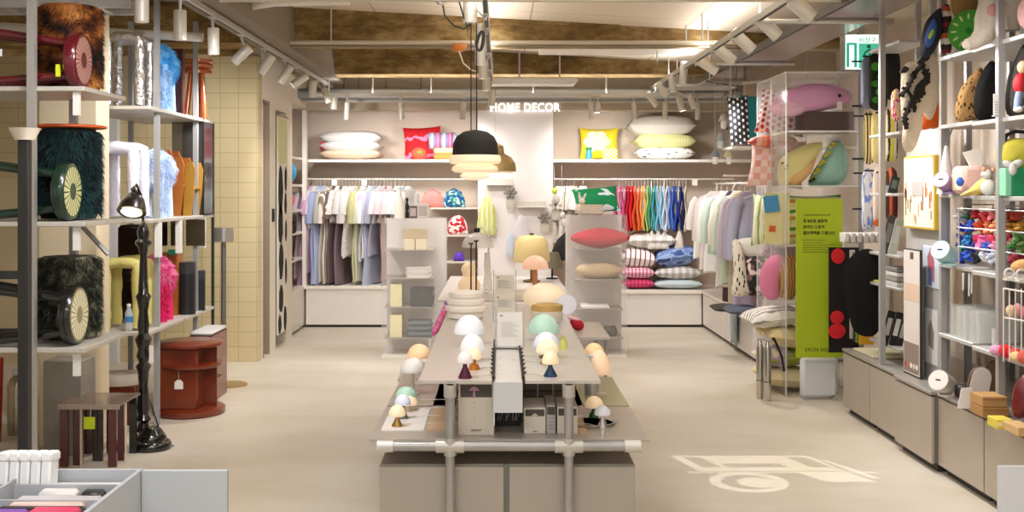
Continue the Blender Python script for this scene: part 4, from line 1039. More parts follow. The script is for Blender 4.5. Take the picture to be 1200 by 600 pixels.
MB().box(-2.4, -2.18, 11.45, 11.7, .45, .5, .015).build('fold', mat('#1d3b2c', .9), t); MB().box(-2.39, -2.19, 11.46, 11.69, .5, .54, .015).build('fold', mat('#a83a3a', .9), t)
# cow spotted hanging textile on the left wall
t = thing('hanging_textile', 'tall white wall hanging with black cow spots on the left wall', 'wall hanging', (-2.08, 10.7, .12))
MB().box(-2.098, -2.09, 10.46, 10.92, .12, 2.2).build('cloth', mat('#ece7da', .9), t, smooth=False)
MB().box(-2.09, -2.087, 10.48, 10.9, 1.75, 2.18).build('stripe_panel', pat('stripes', ['#d4d49a', '#e9e6c0'], 4, axis='Y'), t, smooth=False)
def blob(cy, czz, ry, rz, sd):
    rr = random.Random(sd); n = 14
    poly = [((1 + rr.uniform(-.15, .15)) * ry * math.cos(2 * PI * a / n), (1 + rr.uniform(-.15, .15)) * rz * math.sin(2 * PI * a / n)) for a in range(n)]
    MB().prism(poly, .004, tr(-2.087, cy, czz) @ rotz(R(90))).build('black_spot', mat('#1a1917', .9), t, smooth=False)
for i, (cy, cz_, ry, rz) in enumerate(((10.6, 1.5, .1, .23), (10.85, 1.6, .05, .12), (10.84, 1.36, .05, .11), (10.6, 1.17, .1, .2), (10.86, 1.1, .04, .1), (10.62, .8, .1, .18), (10.86, .7, .04, .12), (10.62, .45, .1, .14), (10.82, .25, .07, .12), (10.56, .22, .07, .09))):
    blob(cy, cz_, ry, rz, i)
MB().tube([(-2.08, 10.45, 2.2), (-2.08, 10.93, 2.2)], .008, 8).build('rod', mat('#b08a50', .5), t)
t = thing('light_switch', 'black wall light switch between door frame and cow spot hanging', 'switch', (-2.09, 10.28, 1.2))
MB().box(-2.1, -2.085, 10.24, 10.32, 1.2, 1.32, .004).build('plate', BLACK, t)
MB().box(-2.085, -2.08, 10.26, 10.3, 1.23, 1.29, .002).build('button', mat('#3a3734', .4), t)

# centre wall: ledges, hanging bag, flowers, cloths
yc = 12.05
def ledge(px0, px1, py0, label):
    t = thing('picture_ledge', label, 'ledge', (PX((px0 + px1) / 2, yc), 12.0, PZ(py0 + 7, yc)), 'white ledges on the centre wall')
    MB().box(PX(px0, yc), PX(px1, yc), 11.95, yc, PZ(py0 + 7, yc), PZ(py0 + 5.6, yc)).build('bottom', WHITE, t, smooth=False)
    MB().box(PX(px0, yc), PX(px1, yc), 12.035, yc, PZ(py0 + 7, yc), PZ(py0, yc)).build('back', mat('#cfc8be', .5), t, smooth=False)
ledge(570, 601, 210, 'upper white ledge on the centre wall'); ledge(606, 640, 236, 'lower white ledge on the centre wall')
t = thing('tulle_bag', 'pale yellow green tulle bag hanging on the centre wall', 'bag', (PX(571, 12), 12.0, PZ(276, 12)))
MB().puff([(-.1, .0), (.09, 0), (.1, .12), (.085, .3), (.03, .42), (-.03, .42), (-.08, .3), (-.11, .12)], .07).build('body', pat('stripes', ['#d9dc8c', '#e8e8c4', '#cfd678'], 4, axis='X', dist=.2), t, mw=tr(PX(571, 12), 11.99, PZ(276, 12)))
MB().tube([(PX(571, 12) - .02, 11.99, PZ(276, 12) + .42), (PX(571, 12), 12.03, PZ(216, 12)), (PX(571, 12) + .02, 11.99, PZ(276, 12) + .42)], .004, 6).build('strap', mat('#d9dc8c', .8), t)
def flower_bunch(px, py, label, c, n=6, L2=.14):
    Y = 11.96; t = thing('fabric_flower', label, 'flower', (PX(px, Y), Y, PZ(py, Y) - L2 - .05), 'fabric flowers on the centre wall')
    m = MB()
    for a in range(n):
        an = 2 * PI * a / n
        m.ell((PX(px, Y) + .045 * math.cos(an), Y, PZ(py, Y) + .04 * math.sin(an)), .03, .012, .02, 8, 6, rot=roty(-an))
    m.build('petals', mat(c, .8), t)
    MB().ell((PX(px, Y), Y - .01, PZ(py, Y)), .015, .015, .015, 8, 6).build('centre', mat('#7d7468', .7), t)
    MB().puff([(-.04, 0), (.04, 0), (.05, L2 * .6), (.02, L2), (-.02, L2), (-.05, L2 * .6)], .02).build('pouch', mat('#cdc4b6', .85), t, mw=tr(PX(px, Y), Y + .02, PZ(py, Y) - L2 - .03))
    MB().tube([(PX(px, Y), Y, PZ(py, Y)), (PX(px, Y), yc, PZ(py, Y) + .01)], .003, 6).build('pin', STEEL, t)
flower_bunch(598, 226, 'grey fabric flower hanging at the upper middle of the centre wall', '#8f8a84'); flower_bunch(638, 255, 'grey brown fabric flower at the right of the centre wall', '#8e8378')
flower_bunch(651, 240, 'white fabric flower at the far right edge of the centre wall', '#e2dcd4')
t = thing('hanging_cloth', 'pale lilac and white cloths hung on the centre wall', 'cloth', (PX(606, 12), 12.0, PZ(300, 12)))
MB().puff([(-.14, .02), (-.06, 0), (.0, .05), (.16, .02), (.06, .38), (.02, .42), (-.05, .3)], .05).build('cloth', mat('#e2dade', .9, bump=.3), t, mw=tr(PX(608, 12), 11.99, PZ(296, 12)))
MB().puff([(-.05, .02), (.03, 0), (.04, .2), (.0, .26), (-.04, .2)], .03).build('cloth', mat('#cfd8e6', .9, bump=.3), t, mw=tr(PX(598, 12), 11.95, PZ(300, 12)))
sqb = tag(MB().puff([(-.1, 0), (.09, .04), (.1, .3), (.03, .33), (-.06, .25), (-.12, .12)], .05).build('sequin_bag', pat('cells', ['#e9e6dd', '#1e1c1a'], 22, th=.12), mw=tr(PX(660, 11.9), 11.95, PZ(308, 11.9))), 'black sequined bag hanging at the edge of the right alcove', 'bag')
MB().tube([(PX(660, 11.9), 11.95, 1.0), (PX(662, 11.9), 12.0, 1.35), (PX(664, 12.2), 12.3, RZ)], .004, 6).build('strap', BLACK, sqb)
for i, (px, py) in enumerate(((650, 224), (659, 252))):
    t = thing('mobile_ornament', '%s white and lime ornament hanging left of the green cushion' % ('upper', 'lower')[i], 'ornament', (PX(px, 11.9), 11.9, PZ(py + 12, 11.9)))
    MB().ell((PX(px, 11.9), 11.9, PZ(py, 11.9)), .03, .03, .035).build('ball', mat(('#d4dc5a', '#e9e4da')[i], .6), t)
    MB().ell((PX(px + 2, 11.9), 11.9, PZ(py + 9, 11.9)), .04, .02, .05).build('pendant', mat('#d6cec2', .7), t)
    MB().tube([(PX(px, 11.9), 11.9, PZ(py, 11.9)), (PX(px, 11.9), 12.04, RZ + .15)], .002, 6).build('string', WHITE, t)

# =================================================================== CEILING: tracks, lamps, pipes
def pipe(name, pts, r, m, label, cat='pipe', group=None, n=12):
    return tag(MB().tube(pts, r, n).build(name, m), label, cat, group)
CZT = lambda X: cz(X)
# long tracks
def track(X, Y0, Y1, z, label, hang=()):
    t = thing('lighting_track', label, 'light track', (X, (Y0 + Y1) / 2, z))
    MB().box(X - .018, X + .018, Y0, Y1, z - .02, z + .02, .003).build('rail', mat('#d6d3cd', .35, .4), t, smooth=False)
    MB().box(X - .012, X + .012, Y0 + .01, Y1 - .01, z - .0215, z - .02).build('slot', mat('#3c3a38', .5), t, smooth=False)
    for Y in hang: MB().tube([(X, Y, z + .02), (X, Y, cz(X))], .006, 8).build('hanger_rod', STEEL, t)
    return t
track(-1.8, 2.0, 11.9, 2.6, 'left steel lighting track running down the shop above the aisle', (4.2, 6.6, 8.2, 10.4))
track(1.62, 2.0, 11.9, 2.57, 'right steel lighting track running down the shop above the aisle', (4.2, 6.9, 8.6, 10.6))
track(-.08, 2.0, 11.4, 2.58, 'middle steel lighting track over the lamp table', (4.5, 7.4, 10.2))
t = thing('lighting_track', 'cross lighting track in front of the lit sign lintel', 'light track', (0, 11.4, 2.47))
MB().box(-1.9, 2.3, 11.38, 11.42, 2.45, 2.49, .003).build('rail', mat('#cfcbc4', .35, .4), t, smooth=False)
for X in (-1.75, -1.3, -.7, .35, 1.1, 2.0): MB().tube([(X, 11.4, 2.49), (X, 11.4, cz(X))], .007, 8).build('hanger_rod', STEEL, t)

def spot(px0, py0, px1, py1, Y, ztrack, label, r=.036, xt=None, lit=False, depth=0, group='track spotlights'):
    a = P(px0, py0, Y); b_ = P(px1, py1, Y); b_.y += depth
    t = thing('track_spotlight', label, 'spotlight', tuple(a), group)
    d = (b_ - a).normalized()
    MB().tube([a, a + d * .006, b_ - d * .004, b_], [r * .93, r, r, r * .97], 24).build('housing', mat('#dcd7cd', .42, .25), t)
    MB().tube([b_ - d * .001, b_ + d * .0015], r * .84, 20).build('lens', mat('#fff6e4', .3, emit=6 if lit else .0), t)
    xt = a.x if xt is None else xt
    mid = a + d * (b_ - a).length * .22
    MB().tube([(xt, Y, ztrack), (xt, Y, ztrack - .035), mid], .009, 8).build('arm', STEEL, t)
    MB().box(xt - .02, xt + .02, Y - .05, Y + .05, ztrack - .012, ztrack + .004, .003).build('adapter', STEEL, t, smooth=False)
LS = [(166, -14, 166, 26, 5.58), (211, 12, 211, 47, 6.26), (250, 33, 250.5, 64, 6.96), (293, 55, 274, 73, 7.75), (319, 65, 305, 86, 8.5), (341, 77, 328, 97, 9.3), (360, 88, 343, 100, 9.8), (367, 95, 366, 114, 10.4), (380, 104, 386, 120, 11.0), (392, 112, 391, 128, 11.4)]
LD = ['nearest the camera, upright', 'second from the camera, upright', 'third from the camera, above the tiled wall', 'tilted, fourth from the camera', 'tilted, fifth from the camera', 'tilted, sixth from the camera', 'glowing, seventh from the camera', 'upright, eighth from the camera', 'ninth from the camera', 'farthest, by the back wall']
for i, (a, b_, c, d_, Y) in enumerate(LS):
    spot(a, b_, c, d_, Y, 2.585, 'cylinder spotlight on the left track, ' + LD[i], xt=-1.8, lit=(i == 6), r=.036)
RS = [(927, 0, 952, 21, 6.16), (887, 19, 912, 43, 6.97), (858, 37, 882, 59, 7.7), (835, 52, 860, 72, 8.4), (816, 68, 840, 84, 9.15), (802, 72, 800, 98, 9.7), (787, 86, 789, 108, 10.3), (770, 98, 782, 112, 10.9), (758, 108, 770, 124, 11.5), (795, 112, 800, 130, 11.2), (808, 110, 814, 127, 11.0)]
for i, (a, b_, c, d_, Y) in enumerate(RS):
    spot(a, b_, c, d_, Y, 2.555, 'cylinder spotlight on the right track, %s from the camera' % ORD[i], xt=1.62, lit=(i == 9), r=.042 if i < 5 else .034)
CS = [(551, -4, 551, 27, 6.7), (563, 28, 563, 76, 7.3), (566, 72, 566, 92, 8.6), (570, 90, 570, 106, 9.8), (577, 106, 576, 124, 10.9)]
for i, (a, b_, c, d_, Y) in enumerate(CS):
    spot(a, b_, c, d_, Y, 2.56, 'cylinder spotlight on the middle track, %s from the camera' % ORD[i], xt=-.08, r=.042 if i == 0 else .036)
for i, a in enumerate((407, 470, 543, 692, 701, 743, 780, 817)):
    spot(a, 120, a + (-1, 1)[i % 2], 140 if i != 4 else 132, 11.4, 2.455, 'small spotlight on the cross track, %s from the left' % ORD[i], r=.028, lit=(i == 4))

# pipes, conduits and hangers
pipe('ceiling_pipe', [(-2.2, 11.6, 2.5), (2.9, 11.6, 2.5)], .05, mat('#9da1a6', .45, .3), 'thick blue grey pipe running across in front of the back lintel')
pipe('ceiling_pipe', [(-2.2, 11.75, 2.44), (2.9, 11.75, 2.44)], .022, mat('#b6b3ac', .45, .3), 'thin grey pipe below the thick blue grey pipe')
pipe('conduit', [(-1.72, 8.8, 2.665), (1.9, 8.8, 2.665)], .017, mat('#d2c8b4', .4, .3), 'pale steel conduit running across below the front concrete beam')
pipe('conduit', [(-1.72, 8.8, 2.635), (1.9, 8.8, 2.635)], .009, mat('#8d826c', .5, .2), 'thin brown conduit just under the pale steel conduit')
pipe('conduit', [(-1.6, 6.35, 2.585), (2.4, 6.35, 2.585)], .013, mat('#d8cfbe', .4, .2), 'white conduit running across at the very top of the picture')
pipe('conduit', [(-5, 7.3, 2.66), (-1.95, 7.3, 2.5)], .03, mat('#cfc9bd', .4, .3), 'grey pipe sloping over the furry stools at the upper left')
pipe('conduit', [(-5, 6.3, 2.62), (-1.93, 6.3, 2.62)], .016, mat('#e4ddd0', .4), 'white conduit over the silver stool at the upper left')
t = thing('cable_tray', 'grey cable tray at the upper left corner under the ceiling', 'cable tray', (-2.6, 6.0, 2.5))
MB().box(-5, -1.95, 5.85, 5.87, 2.46, 2.54).build('side_rail', STEEL, t, smooth=False); MB().box(-5, -1.95, 6.1, 6.12, 2.46, 2.54).build('side_rail', STEEL, t, smooth=False)
for j in range(12): MB().box(-4.9 + j * .25, -4.87 + j * .25, 5.87, 6.1, 2.465, 2.475).build('rung', STEEL, t, smooth=False)
t = thing('fluorescent_fixture', 'white curved lamp fixture on the ceiling above the left track', 'light fixture', (-1.2, 7.2, 2.66))
MB().tube([(-1.8, 7.6, 2.7), (-1.7, 7.5, 2.745), (-1.5, 7.4, 2.76), (-1.0, 7.4, 2.76)], [.01, .035, .04, .03], 14).build('body', WHITE, t)
MB().tube([(-1.4, 7.4, 2.76), (-1.4, 7.4, cz(-1.4))], .008, 8).build('rod', STEEL, t)
for i, (px, Y, ztop, zb) in enumerate(((313, 8.4, cz(-1.7), 2.62), (338, 8.8, cz(-1.7), 2.665), (376, 10.4, cz(-1.6), 2.62), (388, 8.8, cz(-1.3), 2.665), (770, 9.6, cz(1.3), 2.6), (804, 8.8, cz(1.5), 2.665), (823, 8.2, cz(1.5), 2.6))):
    tag(MB().tube([(PX(px, Y), Y, zb), (PX(px, Y), Y, ztop)], .007, 8).build('hanger_rod', STEEL), 'thin steel rod hanging from the ceiling, %s from the left' % ORD[i], 'rod', 'ceiling hanger rods')
for i, px in enumerate((403, 420, 452, 493)):
    Y = 11.9; t = thing('pipe_clip', 'small dark ceiling clip above the back pipe, %s from the left' % ORD[i], 'bracket', (PX(px, Y), Y, 2.5), 'ceiling clips')
    MB().box(PX(px, Y) - .006, PX(px, Y) + .006, Y - .006, Y + .006, 2.5, cz(-1)).build('rod', mat('#6f6455', .6), t, smooth=False)
    MB().box(PX(px, Y) - .02, PX(px, Y) + .02, Y - .02, Y + .02, 2.5, 2.54).build('clip', mat('#6f6455', .6), t, smooth=False)
t = thing('smoke_detector', 'orange smoke detector with white cable on the front beam', 'detector', (PX(538, 8.75), 8.75, 2.6))
MB().lathe([(.025, -.045), (.05, -.035), (.062, 0), (.062, .008)], (PX(538, 8.75), 8.75, PZ(54, 8.75)), 24).build('body', mat('#e38a3c', .5), t)
MB().tube([P(538, 60, 8.7), P(543, 74, 8.7), P(552, 82, 8.7), P(559, 84, 8.7)], .006, 8).build('cable', WHITE, t)
t = thing('power_cable', 'black looped power cable hanging from the middle track by the pendant', 'cable', (PX(560, 6.7), 6.7, 2.3))
Y = 6.68
MB().tube([P(537, -2, Y), P(541, 12, Y), P(546, 27, Y), P(548, 38, Y), P(551, 28, Y)], .005, 8).build('cable', CABLE, t)
MB().tube([P(519, 6, Y), P(521, 18, Y), P(532, 30, Y), P(544, 34, Y), P(550, 28, Y)], .005, 8).build('cable', CABLE, t)
pts = []
for j in range(40):
    a = j / 39 * 5.5 * PI
    pts.append(P(561 + 4.2 * math.sin(a) + j * .08, 48 + 15 * math.cos(a + .4) * (.5 + .5 * math.sin(a * .5 + 1) ** 2), Y))
MB().tube(pts, .005, 8).build('coil', CABLE, t)
t = thing('camera_fixture', 'white security camera on the ceiling left of the pendant cable', 'camera', (PX(512, 6.5), 6.5, 2.6))
MB().box(PX(505, 6.5), PX(528, 6.5), 6.46, 6.54, PZ(2, 6.5), 2.64, .01).build('body', WHITE, t); MB().lathe([(.02, 0), (.026, .02), (.026, .04)], P(516, 5, 6.5), 16).build('lens', STEEL, t)
MB().tube([P(515, 0, 6.5), (PX(515, 6.5), 6.5, cz(-.3))], .01, 8).build('mount', STEEL, t)
t = thing('aircon_panel', 'long white rounded ceiling panel above the back pipe', 'panel', (PX(630, 11.0), 11, 2.5))
MB().box(PX(575, 11.0), PX(676, 11.0), 10.8, 11.15, PZ(100, 11), PZ(92, 11), .03).build('panel', mat('#ece6de', .5), t)
MB().tube([(0.2, 11, PZ(92, 11)), (0.2, 11, cz(.2))], .008, 8).build('rod', STEEL, t); MB().tube([(0.6, 11, PZ(92, 11)), (0.6, 11, cz(.6))], .008, 8).build('rod', STEEL, t)
# right: shiny trunking with cross arms
t = thing('ceiling_trunking', 'wide shiny metal trunking under the ceiling along the right aisle', 'duct', (2.15, 7, 2.55))
MB().box(1.99, 2.36, 2.0, 10.6, 2.56, 2.6, .004).build('body', mat('#cbbfc0', .22, .75), t, smooth=False)
MB().box(1.955, 1.975, 2.0, 10.6, 2.545, 2.6).build('edge_rail', mat('#3b3937', .5), t, smooth=False)
for Y in (3.2, 6.9, 9.2): MB().tube([(1.62, Y, 2.545), (2.45, Y, 2.545)], .017, 10).build('cross_arm', STEEL, t)
for Y in (3.2, 6.9, 9.2): MB().tube([(2.2, Y, 2.6), (2.2, Y, cz(2.2))], .01, 8).build('hanger_rod', STEEL, t)
t = thing('ceiling_trunking', 'short pale panel hung above the right track end', 'duct', (1.9, 10.9, 2.5))
MB().box(1.68, 2.3, 10.7, 11.1, 2.49, 2.52, .004).build('body', mat('#cfcac4', .3, .5), t, smooth=False)
for X in (1.75, 2.2): MB().tube([(X, 10.9, 2.52), (X, 10.9, cz(X))], .008, 8).build('hanger_rod', STEEL, t)
pipe('conduit', [(2.1, 9.6, 2.42), (2.35, 9.6, 2.44), (2.5, 9.6, 2.4), (2.9, 9.6, 2.4)], .013, mat('#d2cbc0', .4), 'bent white conduit left of the exit sign')
# exit sign, running figure
ex = mat('#22b592', .4, emit=.55); exw = mat('#dff5ec', .4, emit=1.0)
Y = 8.0
t = thing('exit_sign', 'lit green and white running man exit sign under the ceiling', 'sign', (PX(1012, Y), Y, PZ(84, Y)))
x0, x1, z0, z1 = PX(990, Y), PX(1036, Y), PZ(82, Y), PZ(40, Y)
MB().box(x0, x1, Y, Y + .12, z0, z1, .004).build('housing', mat('#c9d4ce', .5), t, smooth=False)
MB().box(x0 + .004, x1 - .004, Y - .003, Y, z0 + .004, z1 - .004).build('face', exw, t, smooth=False)
MB().box(x0 + .1, x1 - .008, Y - .006, Y - .003, z0 + .012, z0 + .19).build('green_field', mat('#54cfae', .4, emit=.5), t, smooth=False)
MB().box(x0 + .012, x0 + .03, Y - .006, Y - .003, z0 + .02, z0 + .18).box(x0 + .012, x0 + .085, Y - .006, Y - .003, z0 + .18, z0 + .195).box(x0 + .067, x0 + .085, Y - .006, Y - .003, z0 + .02, z0 + .18).build('door_symbol', ex, t, smooth=False)
cx_ = x0 + .175; gm = mat('#0b7f62', .4, emit=.2); yy = Y - .009
rm = MB().lathe([(.001, -.002), (.014, -.002), (.014, .002), (.001, .002)], (cx_ - .005, yy, z0 + .168), 16, rotx(R(90)))
for seg in (((0, .15), (.005, .1), (.0, .09)), ((0, .145), (-.03, .125), (-.04, .1)), ((0, .145), (.03, .13), (.045, .115)), ((0, .09), (.03, .065), (.04, .035)), ((0, .09), (-.015, .055), (-.045, .04))):
    rm.tube([(cx_ + a, yy, z0 + b_) for a, b_ in seg], .007, 6)
rm.build('running_figure', gm, t)
MB().tube([(x0 + .12, Y + .06, z1), (x0 + .12, Y + .06, cz(2.6))], .01, 8).build('rod', STEEL, t)
text_obj('lettering', '비상구', .045, tr(x0 + .1, Y - .0065, z1 - .06) @ rotx(R(90)), gm, t, .0005)

# =================================================================== LEFT: racks and furry stools
t = thing('display_rack', 'near left steel rack with three shelves carrying furry drum stools', 'rack', (-2.5, 5.27, 0))
A0, A1, AY0, AY1 = -3.3, -1.87, 5.0, 5.56
SA = [PZ(400, 5.0) - .0, PZ(260, 5.0), PZ(101, 5.0)]
SA[0] = PZ(408, 5.0)
for z in SA: MB().box(A0, A1, AY0, AY1, z - .022, z, .003).build('shelf', SHELFM, t, smooth=False)
for X in (-2.1, -3.1):
    for Y in (4.985, 5.5):
        if X == -2.1 and Y > 5.2: X_ = -2.11
        else: X_ = X
        MB().box(X_ - .017, X_ + .017, Y - .017, Y + .017, SA[0] if (X == -2.1 and Y > 5.2) else 0, 2.7).build('post', GREYM if Y > 5.2 else mat('#aaa7a1', .45, .4), t, smooth=False)
for z in SA: MB().box(-1.93, -1.9, AY0 + .02, AY0 + .04, z - .13, z - .022).build('bracket', mat('#dcd9d4', .5), t, smooth=False)
MB().tube([(-2.05, 5.45, 1.32), (-1.92, 5.45, 1.18)], .012, 6).build('brace', GREYM, t)

def furmat(k):
    m = bpy.data.materials.new('fur'); m.use_nodes = True; b = m.node_tree.nodes['Principled BSDF']; b.inputs['Roughness'].default_value = .75
    cols, sc_, ps = k
    tc = m.node_tree.nodes.new('ShaderNodeTexCoord'); nz = m.node_tree.nodes.new('ShaderNodeTexNoise'); nz.inputs['Scale'].default_value = sc_; nz.inputs['Detail'].default_value = 3
    cr = m.node_tree.nodes.new('ShaderNodeValToRGB')
    while len(cr.color_ramp.elements) < len(cols): cr.color_ramp.elements.new(.5)
    for e, p_, c in zip(cr.color_ramp.elements, ps, cols): e.position = p_
    for e, c in zip(cr.color_ramp.elements, cols): e.color = hexc(c)
    m.node_tree.links.new(tc.outputs['Object'], nz.inputs['Vector']); m.node_tree.links.new(nz.outputs['Fac'], cr.inputs[0]); m.node_tree.links.new(cr.outputs[0], b.inputs['Base Color'])
    return m
def drum(X, Y, z, r, h, fm_, label, top=None, L_=.03, n=5200, seed=1, droop=.5, w_=.0022, jit=.45, name='furry_drum_stool'):
    t = thing(name, label, 'stool', (X, Y, z), 'furry drum stools')
    rr = random.Random(seed)
    MB().lathe([(r * .93, .006), (r * .95, .02), (r * .95, h - .02), (r * .9, h - .004)], (X, Y, z), 36).build('body', fm_, t)
    pts = []
    for i in range(n):
        a = rr.uniform(0, 2 * PI); zz = rr.uniform(.035, h - .01)
        pts.append(((X + r * .95 * math.cos(a), Y + r * .95 * math.sin(a), z + zz), (math.cos(a), math.sin(a), 0)))
    MB().fur(pts, L_, w_, seed, droop, jit).build('fur', fm_, t, smooth=False)
    if top: MB().lathe([(r * 1.2, h), (r * 1.3, h + .004), (r * 1.3, h + .012), (r * 1.2, h + .016)], (X, Y, z), 40).build('top', top, t)
    return t
YD = 5.36; XD = PX(82, YD)
furb = furmat((['#1c0c05', '#5c2a0e', '#9c5a22', '#c98a44'], 9, [.38, .48, .57, .68]))
furg = furmat((['#04161a', '#0a2a2e', '#1c4a4e'], 14, [.35, .5, .68]))
furk = furmat((['#14150f', '#2b2c22', '#5c5c4a', '#98917a'], 22, [.36, .48, .58, .7]))
drum(XD, YD, SA[2], .145, .42, furb, 'rust brown spotted fur drum stool on the top shelf of near left rack', L_=.03, seed=2)
drum(XD - .005, YD, SA[1], .135, PZ(151, YD) - SA[1], furg, 'dark green long haired fur drum stool with thin orange top', top=mat('#d9602a', .5), L_=.045, seed=3, n=7000)
drum(XD, YD, SA[0], .135, PZ(299, YD) - SA[0], furk, 'dark olive grey fur drum stool on the lower shelf of near left rack', L_=.035, seed=4, n=7000)

def lying_stool(X, Y, z, r, legm, seatm, facem, label, two=True, tagc=None, leglen=.42):
    # stool on its side: the round seat stands as a disc facing the aisle, legs point left
    t = thing('lying_stool', label, 'stool', (X, Y, z), 'round stools lying on their sides')
    M = tr(X, Y, z + r) @ rotz(R(2)) @ roty(R(90))
    MB(M).lathe([(r * .9, -.045), (r * .985, -.035), (r, -.02), (r, .0), (r * .94, .012)], (0, 0, 0), 44).build('seat', legm, t)
    o = MB().lathe([(r * .9, .0), (r * .9, .002), (.001, .0025)], (0, 0, 0), 44)
    o.build('seat_pattern', facem, t, mw=M @ tr(0, 0, .012))
    for a, b_ in ((40, 1), (140, 1), (220, -1), (320, -1)):
        y = .075 * math.cos(R(a)); zz = .55 * r * (1 if b_ > 0 else -1)
        ze = r + zz + (.055 if b_ > 0 else -.045)
        MB().tube([(X - .02, Y + y, z + r + zz), (X - leglen, Y + y * 1.6, z + max(ze, .02))], [.017, .02], 12).build('leg', legm, t)
    if tagc: MB().box(X - .075, X - .055, Y - .105, Y - .1, z + .045, z + .1).build('tag', mat(tagc, .6), t, smooth=False)
red = mat('#5e0d18', .25, .1, coat=.6); grn = mat('#0c2c1c', .3, coat=.5); blk = mat('#0f0f10', .25, coat=.6)
lying_stool(PX(88, 5.05), 5.12, SA[2], .13, red, None, pat('rad', ['#5c0c1a', '#b98a80'], 26, axes='XY', rough=.35), 'dark red stool lying on its side with rayed round seat, top left shelf', tagc='#c9d81e')
lying_stool(PX(75, 5.05), 5.12, SA[1], .137, grn, None, pat('rad', ['#2f4a24', '#d6d69c'], 22, axes='XY', rough=.35), 'dark green stool lying on its side with pale rayed seat, middle left shelf')
lying_stool(PX(83, 5.05), 5.12, SA[0], .137, blk, None, pat('rad', ['#8d8a5c', '#e9e2c0'], 24, axes='XY', rough=.35), 'black stool lying on its side with cream rayed seat, lower left shelf')
# black frame of another stool at the left picture edge
t = thing('lying_stool', 'black square framed stool at the left picture edge on the lower shelf', 'stool', (-2.25, 5.4, SA[0]))
for z in (.02, .3): MB().box(-2.75, -2.24, 5.38, 5.41, SA[0] + z - .02, SA[0] + z + .02).build('rail', blk, t, smooth=False)
for X in (-2.3, -2.5): MB().box(X, X + .05, 5.38, 5.41, SA[0], SA[0] + .34).build('leg', blk, t, smooth=False)
# modern black floor lamp with white cone
X, Y = PX(29, 4.7), 4.7
t = thing('floor_lamp', 'slim black square floor lamp with white cone top at the left edge', 'lamp', (X, Y, 0))
MB().box(X - .022, X + .022, Y - .022, Y + .022, .02, PZ(164, Y), .003).build('pole', mat('#262522', .5), t, smooth=False)
MB().lathe([(.04, 0), (.062, .045), (.066, .05), (.05, .05)], (X, Y, PZ(164, Y)), 28).build('shade', mat('#eadfce', .5), t)
MB().lathe([(.14, 0), (.14, .016), (.03, .022)], (X, Y, 0), 28).build('base', mat('#262522', .5), t)
# column and plinth behind
struct('column_1', MB().box(PX(46, 6.5), PX(128, 6.72), 6.5, 6.72, 0, 2.8), mat('#ddcdb0', .7), smooth=False)
tag(MB().box(PX(46, 6.2), PX(92, 6.2), 6.25, 6.45, 0, SA[0] - .25, .006).build('concrete_plinth', mat('#8f887b', .8, bump=.3, bs=20, var=.18, vs=5)), 'grey concrete plinth standing behind the burgundy side table', 'plinth')
t = thing('fire_extinguisher', 'brass coloured fire extinguisher behind the black floor lamp', 'fire extinguisher', (PX(20, 6.8), 6.8, 0))
MB().lathe([(.055, 0), (.057, .02), (.057, .3), (.04, .345), (.015, .36)], (PX(20, 6.8), 6.8, 0), 24).build('cylinder', mat('#a59a84', .25, .8), t)
MB().box(PX(20, 6.8) - .03, PX(20, 6.8) + .03, 6.79, 6.81, .36, .4, .004).build('handle', STEEL, t)
tag(MB().tube([(PX(-3, 6.6), 6.6, 0), (PX(1, 6.6), 6.6, .5)], [.02, .016], 12).build('slanted_stick', mat('#9c2014', .4)), 'red slanted stick standing at the left picture edge', 'stick')

# burgundy and clear side table
bx0, bx1, by0, by1 = PX(68, 5.98), PX(160, 5.98), 5.98, 6.3
bx0 = PX(68, 5.98); bx1 = PX(136, 5.98) + .02
t = thing('side_table', 'burgundy and clear acrylic side table with a lime price tag', 'side table', ((bx0 + bx1) / 2, 6.1, 0))
zt = PZ(474, 5.98)
burg = mat('#4e0f16', .15, coat=.8); grt = mat('#2c2320', .2, coat=.6)
Mx = None
MB(Mx).box(bx0, bx1, 5.98, 6.33, zt - .012, zt, .002).build('tabletop', mix_clear('#8d7668', .7, .12, 'amber'), t, smooth=False)
pm = pat('blobs', ['#3a1a18', '#d9c4b4'], 60, th=.5)
MB().box(bx0, bx1, 5.972, 5.979, zt - .026, zt).build('patterned_edge', pm, t, smooth=False)
def slab(a, b_, y, m): MB(Mx).box(PX(a, 5.98), PX(b_, 5.98), y, y + .02, 0, zt - .013, .002).build('leg_panel', m, t, smooth=False)
slab(69, 79, 5.985, burg); slab(81, 92, 6.03, burg); slab(97, 109, 6.12, grt); slab(126, 136, 5.985, burg)
slab(126, 134, 6.13, burg); slab(72, 88, 6.29, burg); slab(100, 110, 6.3, grt); slab(128, 137, 6.3, mat('#101413', .15, coat=.6)); slab(93, 95, 5.985, mat('#cbb8a4', .2)); slab(137, 138.5, 6.1, mat('#d9c6b4', .2))
MB().box(PX(109, 5.98) - .045, PX(109, 5.98) + .015, 5.965, 5.969, zt - .13, zt - .065).build('price_tag', mat('#c6d61c', .6), t, smooth=False)
MB().tube([(PX(107, 5.98), 5.967, zt - .065), (PX(107, 5.98), 5.972, zt - .02)], .0012, 5).build('tag_string', WHITE, t)
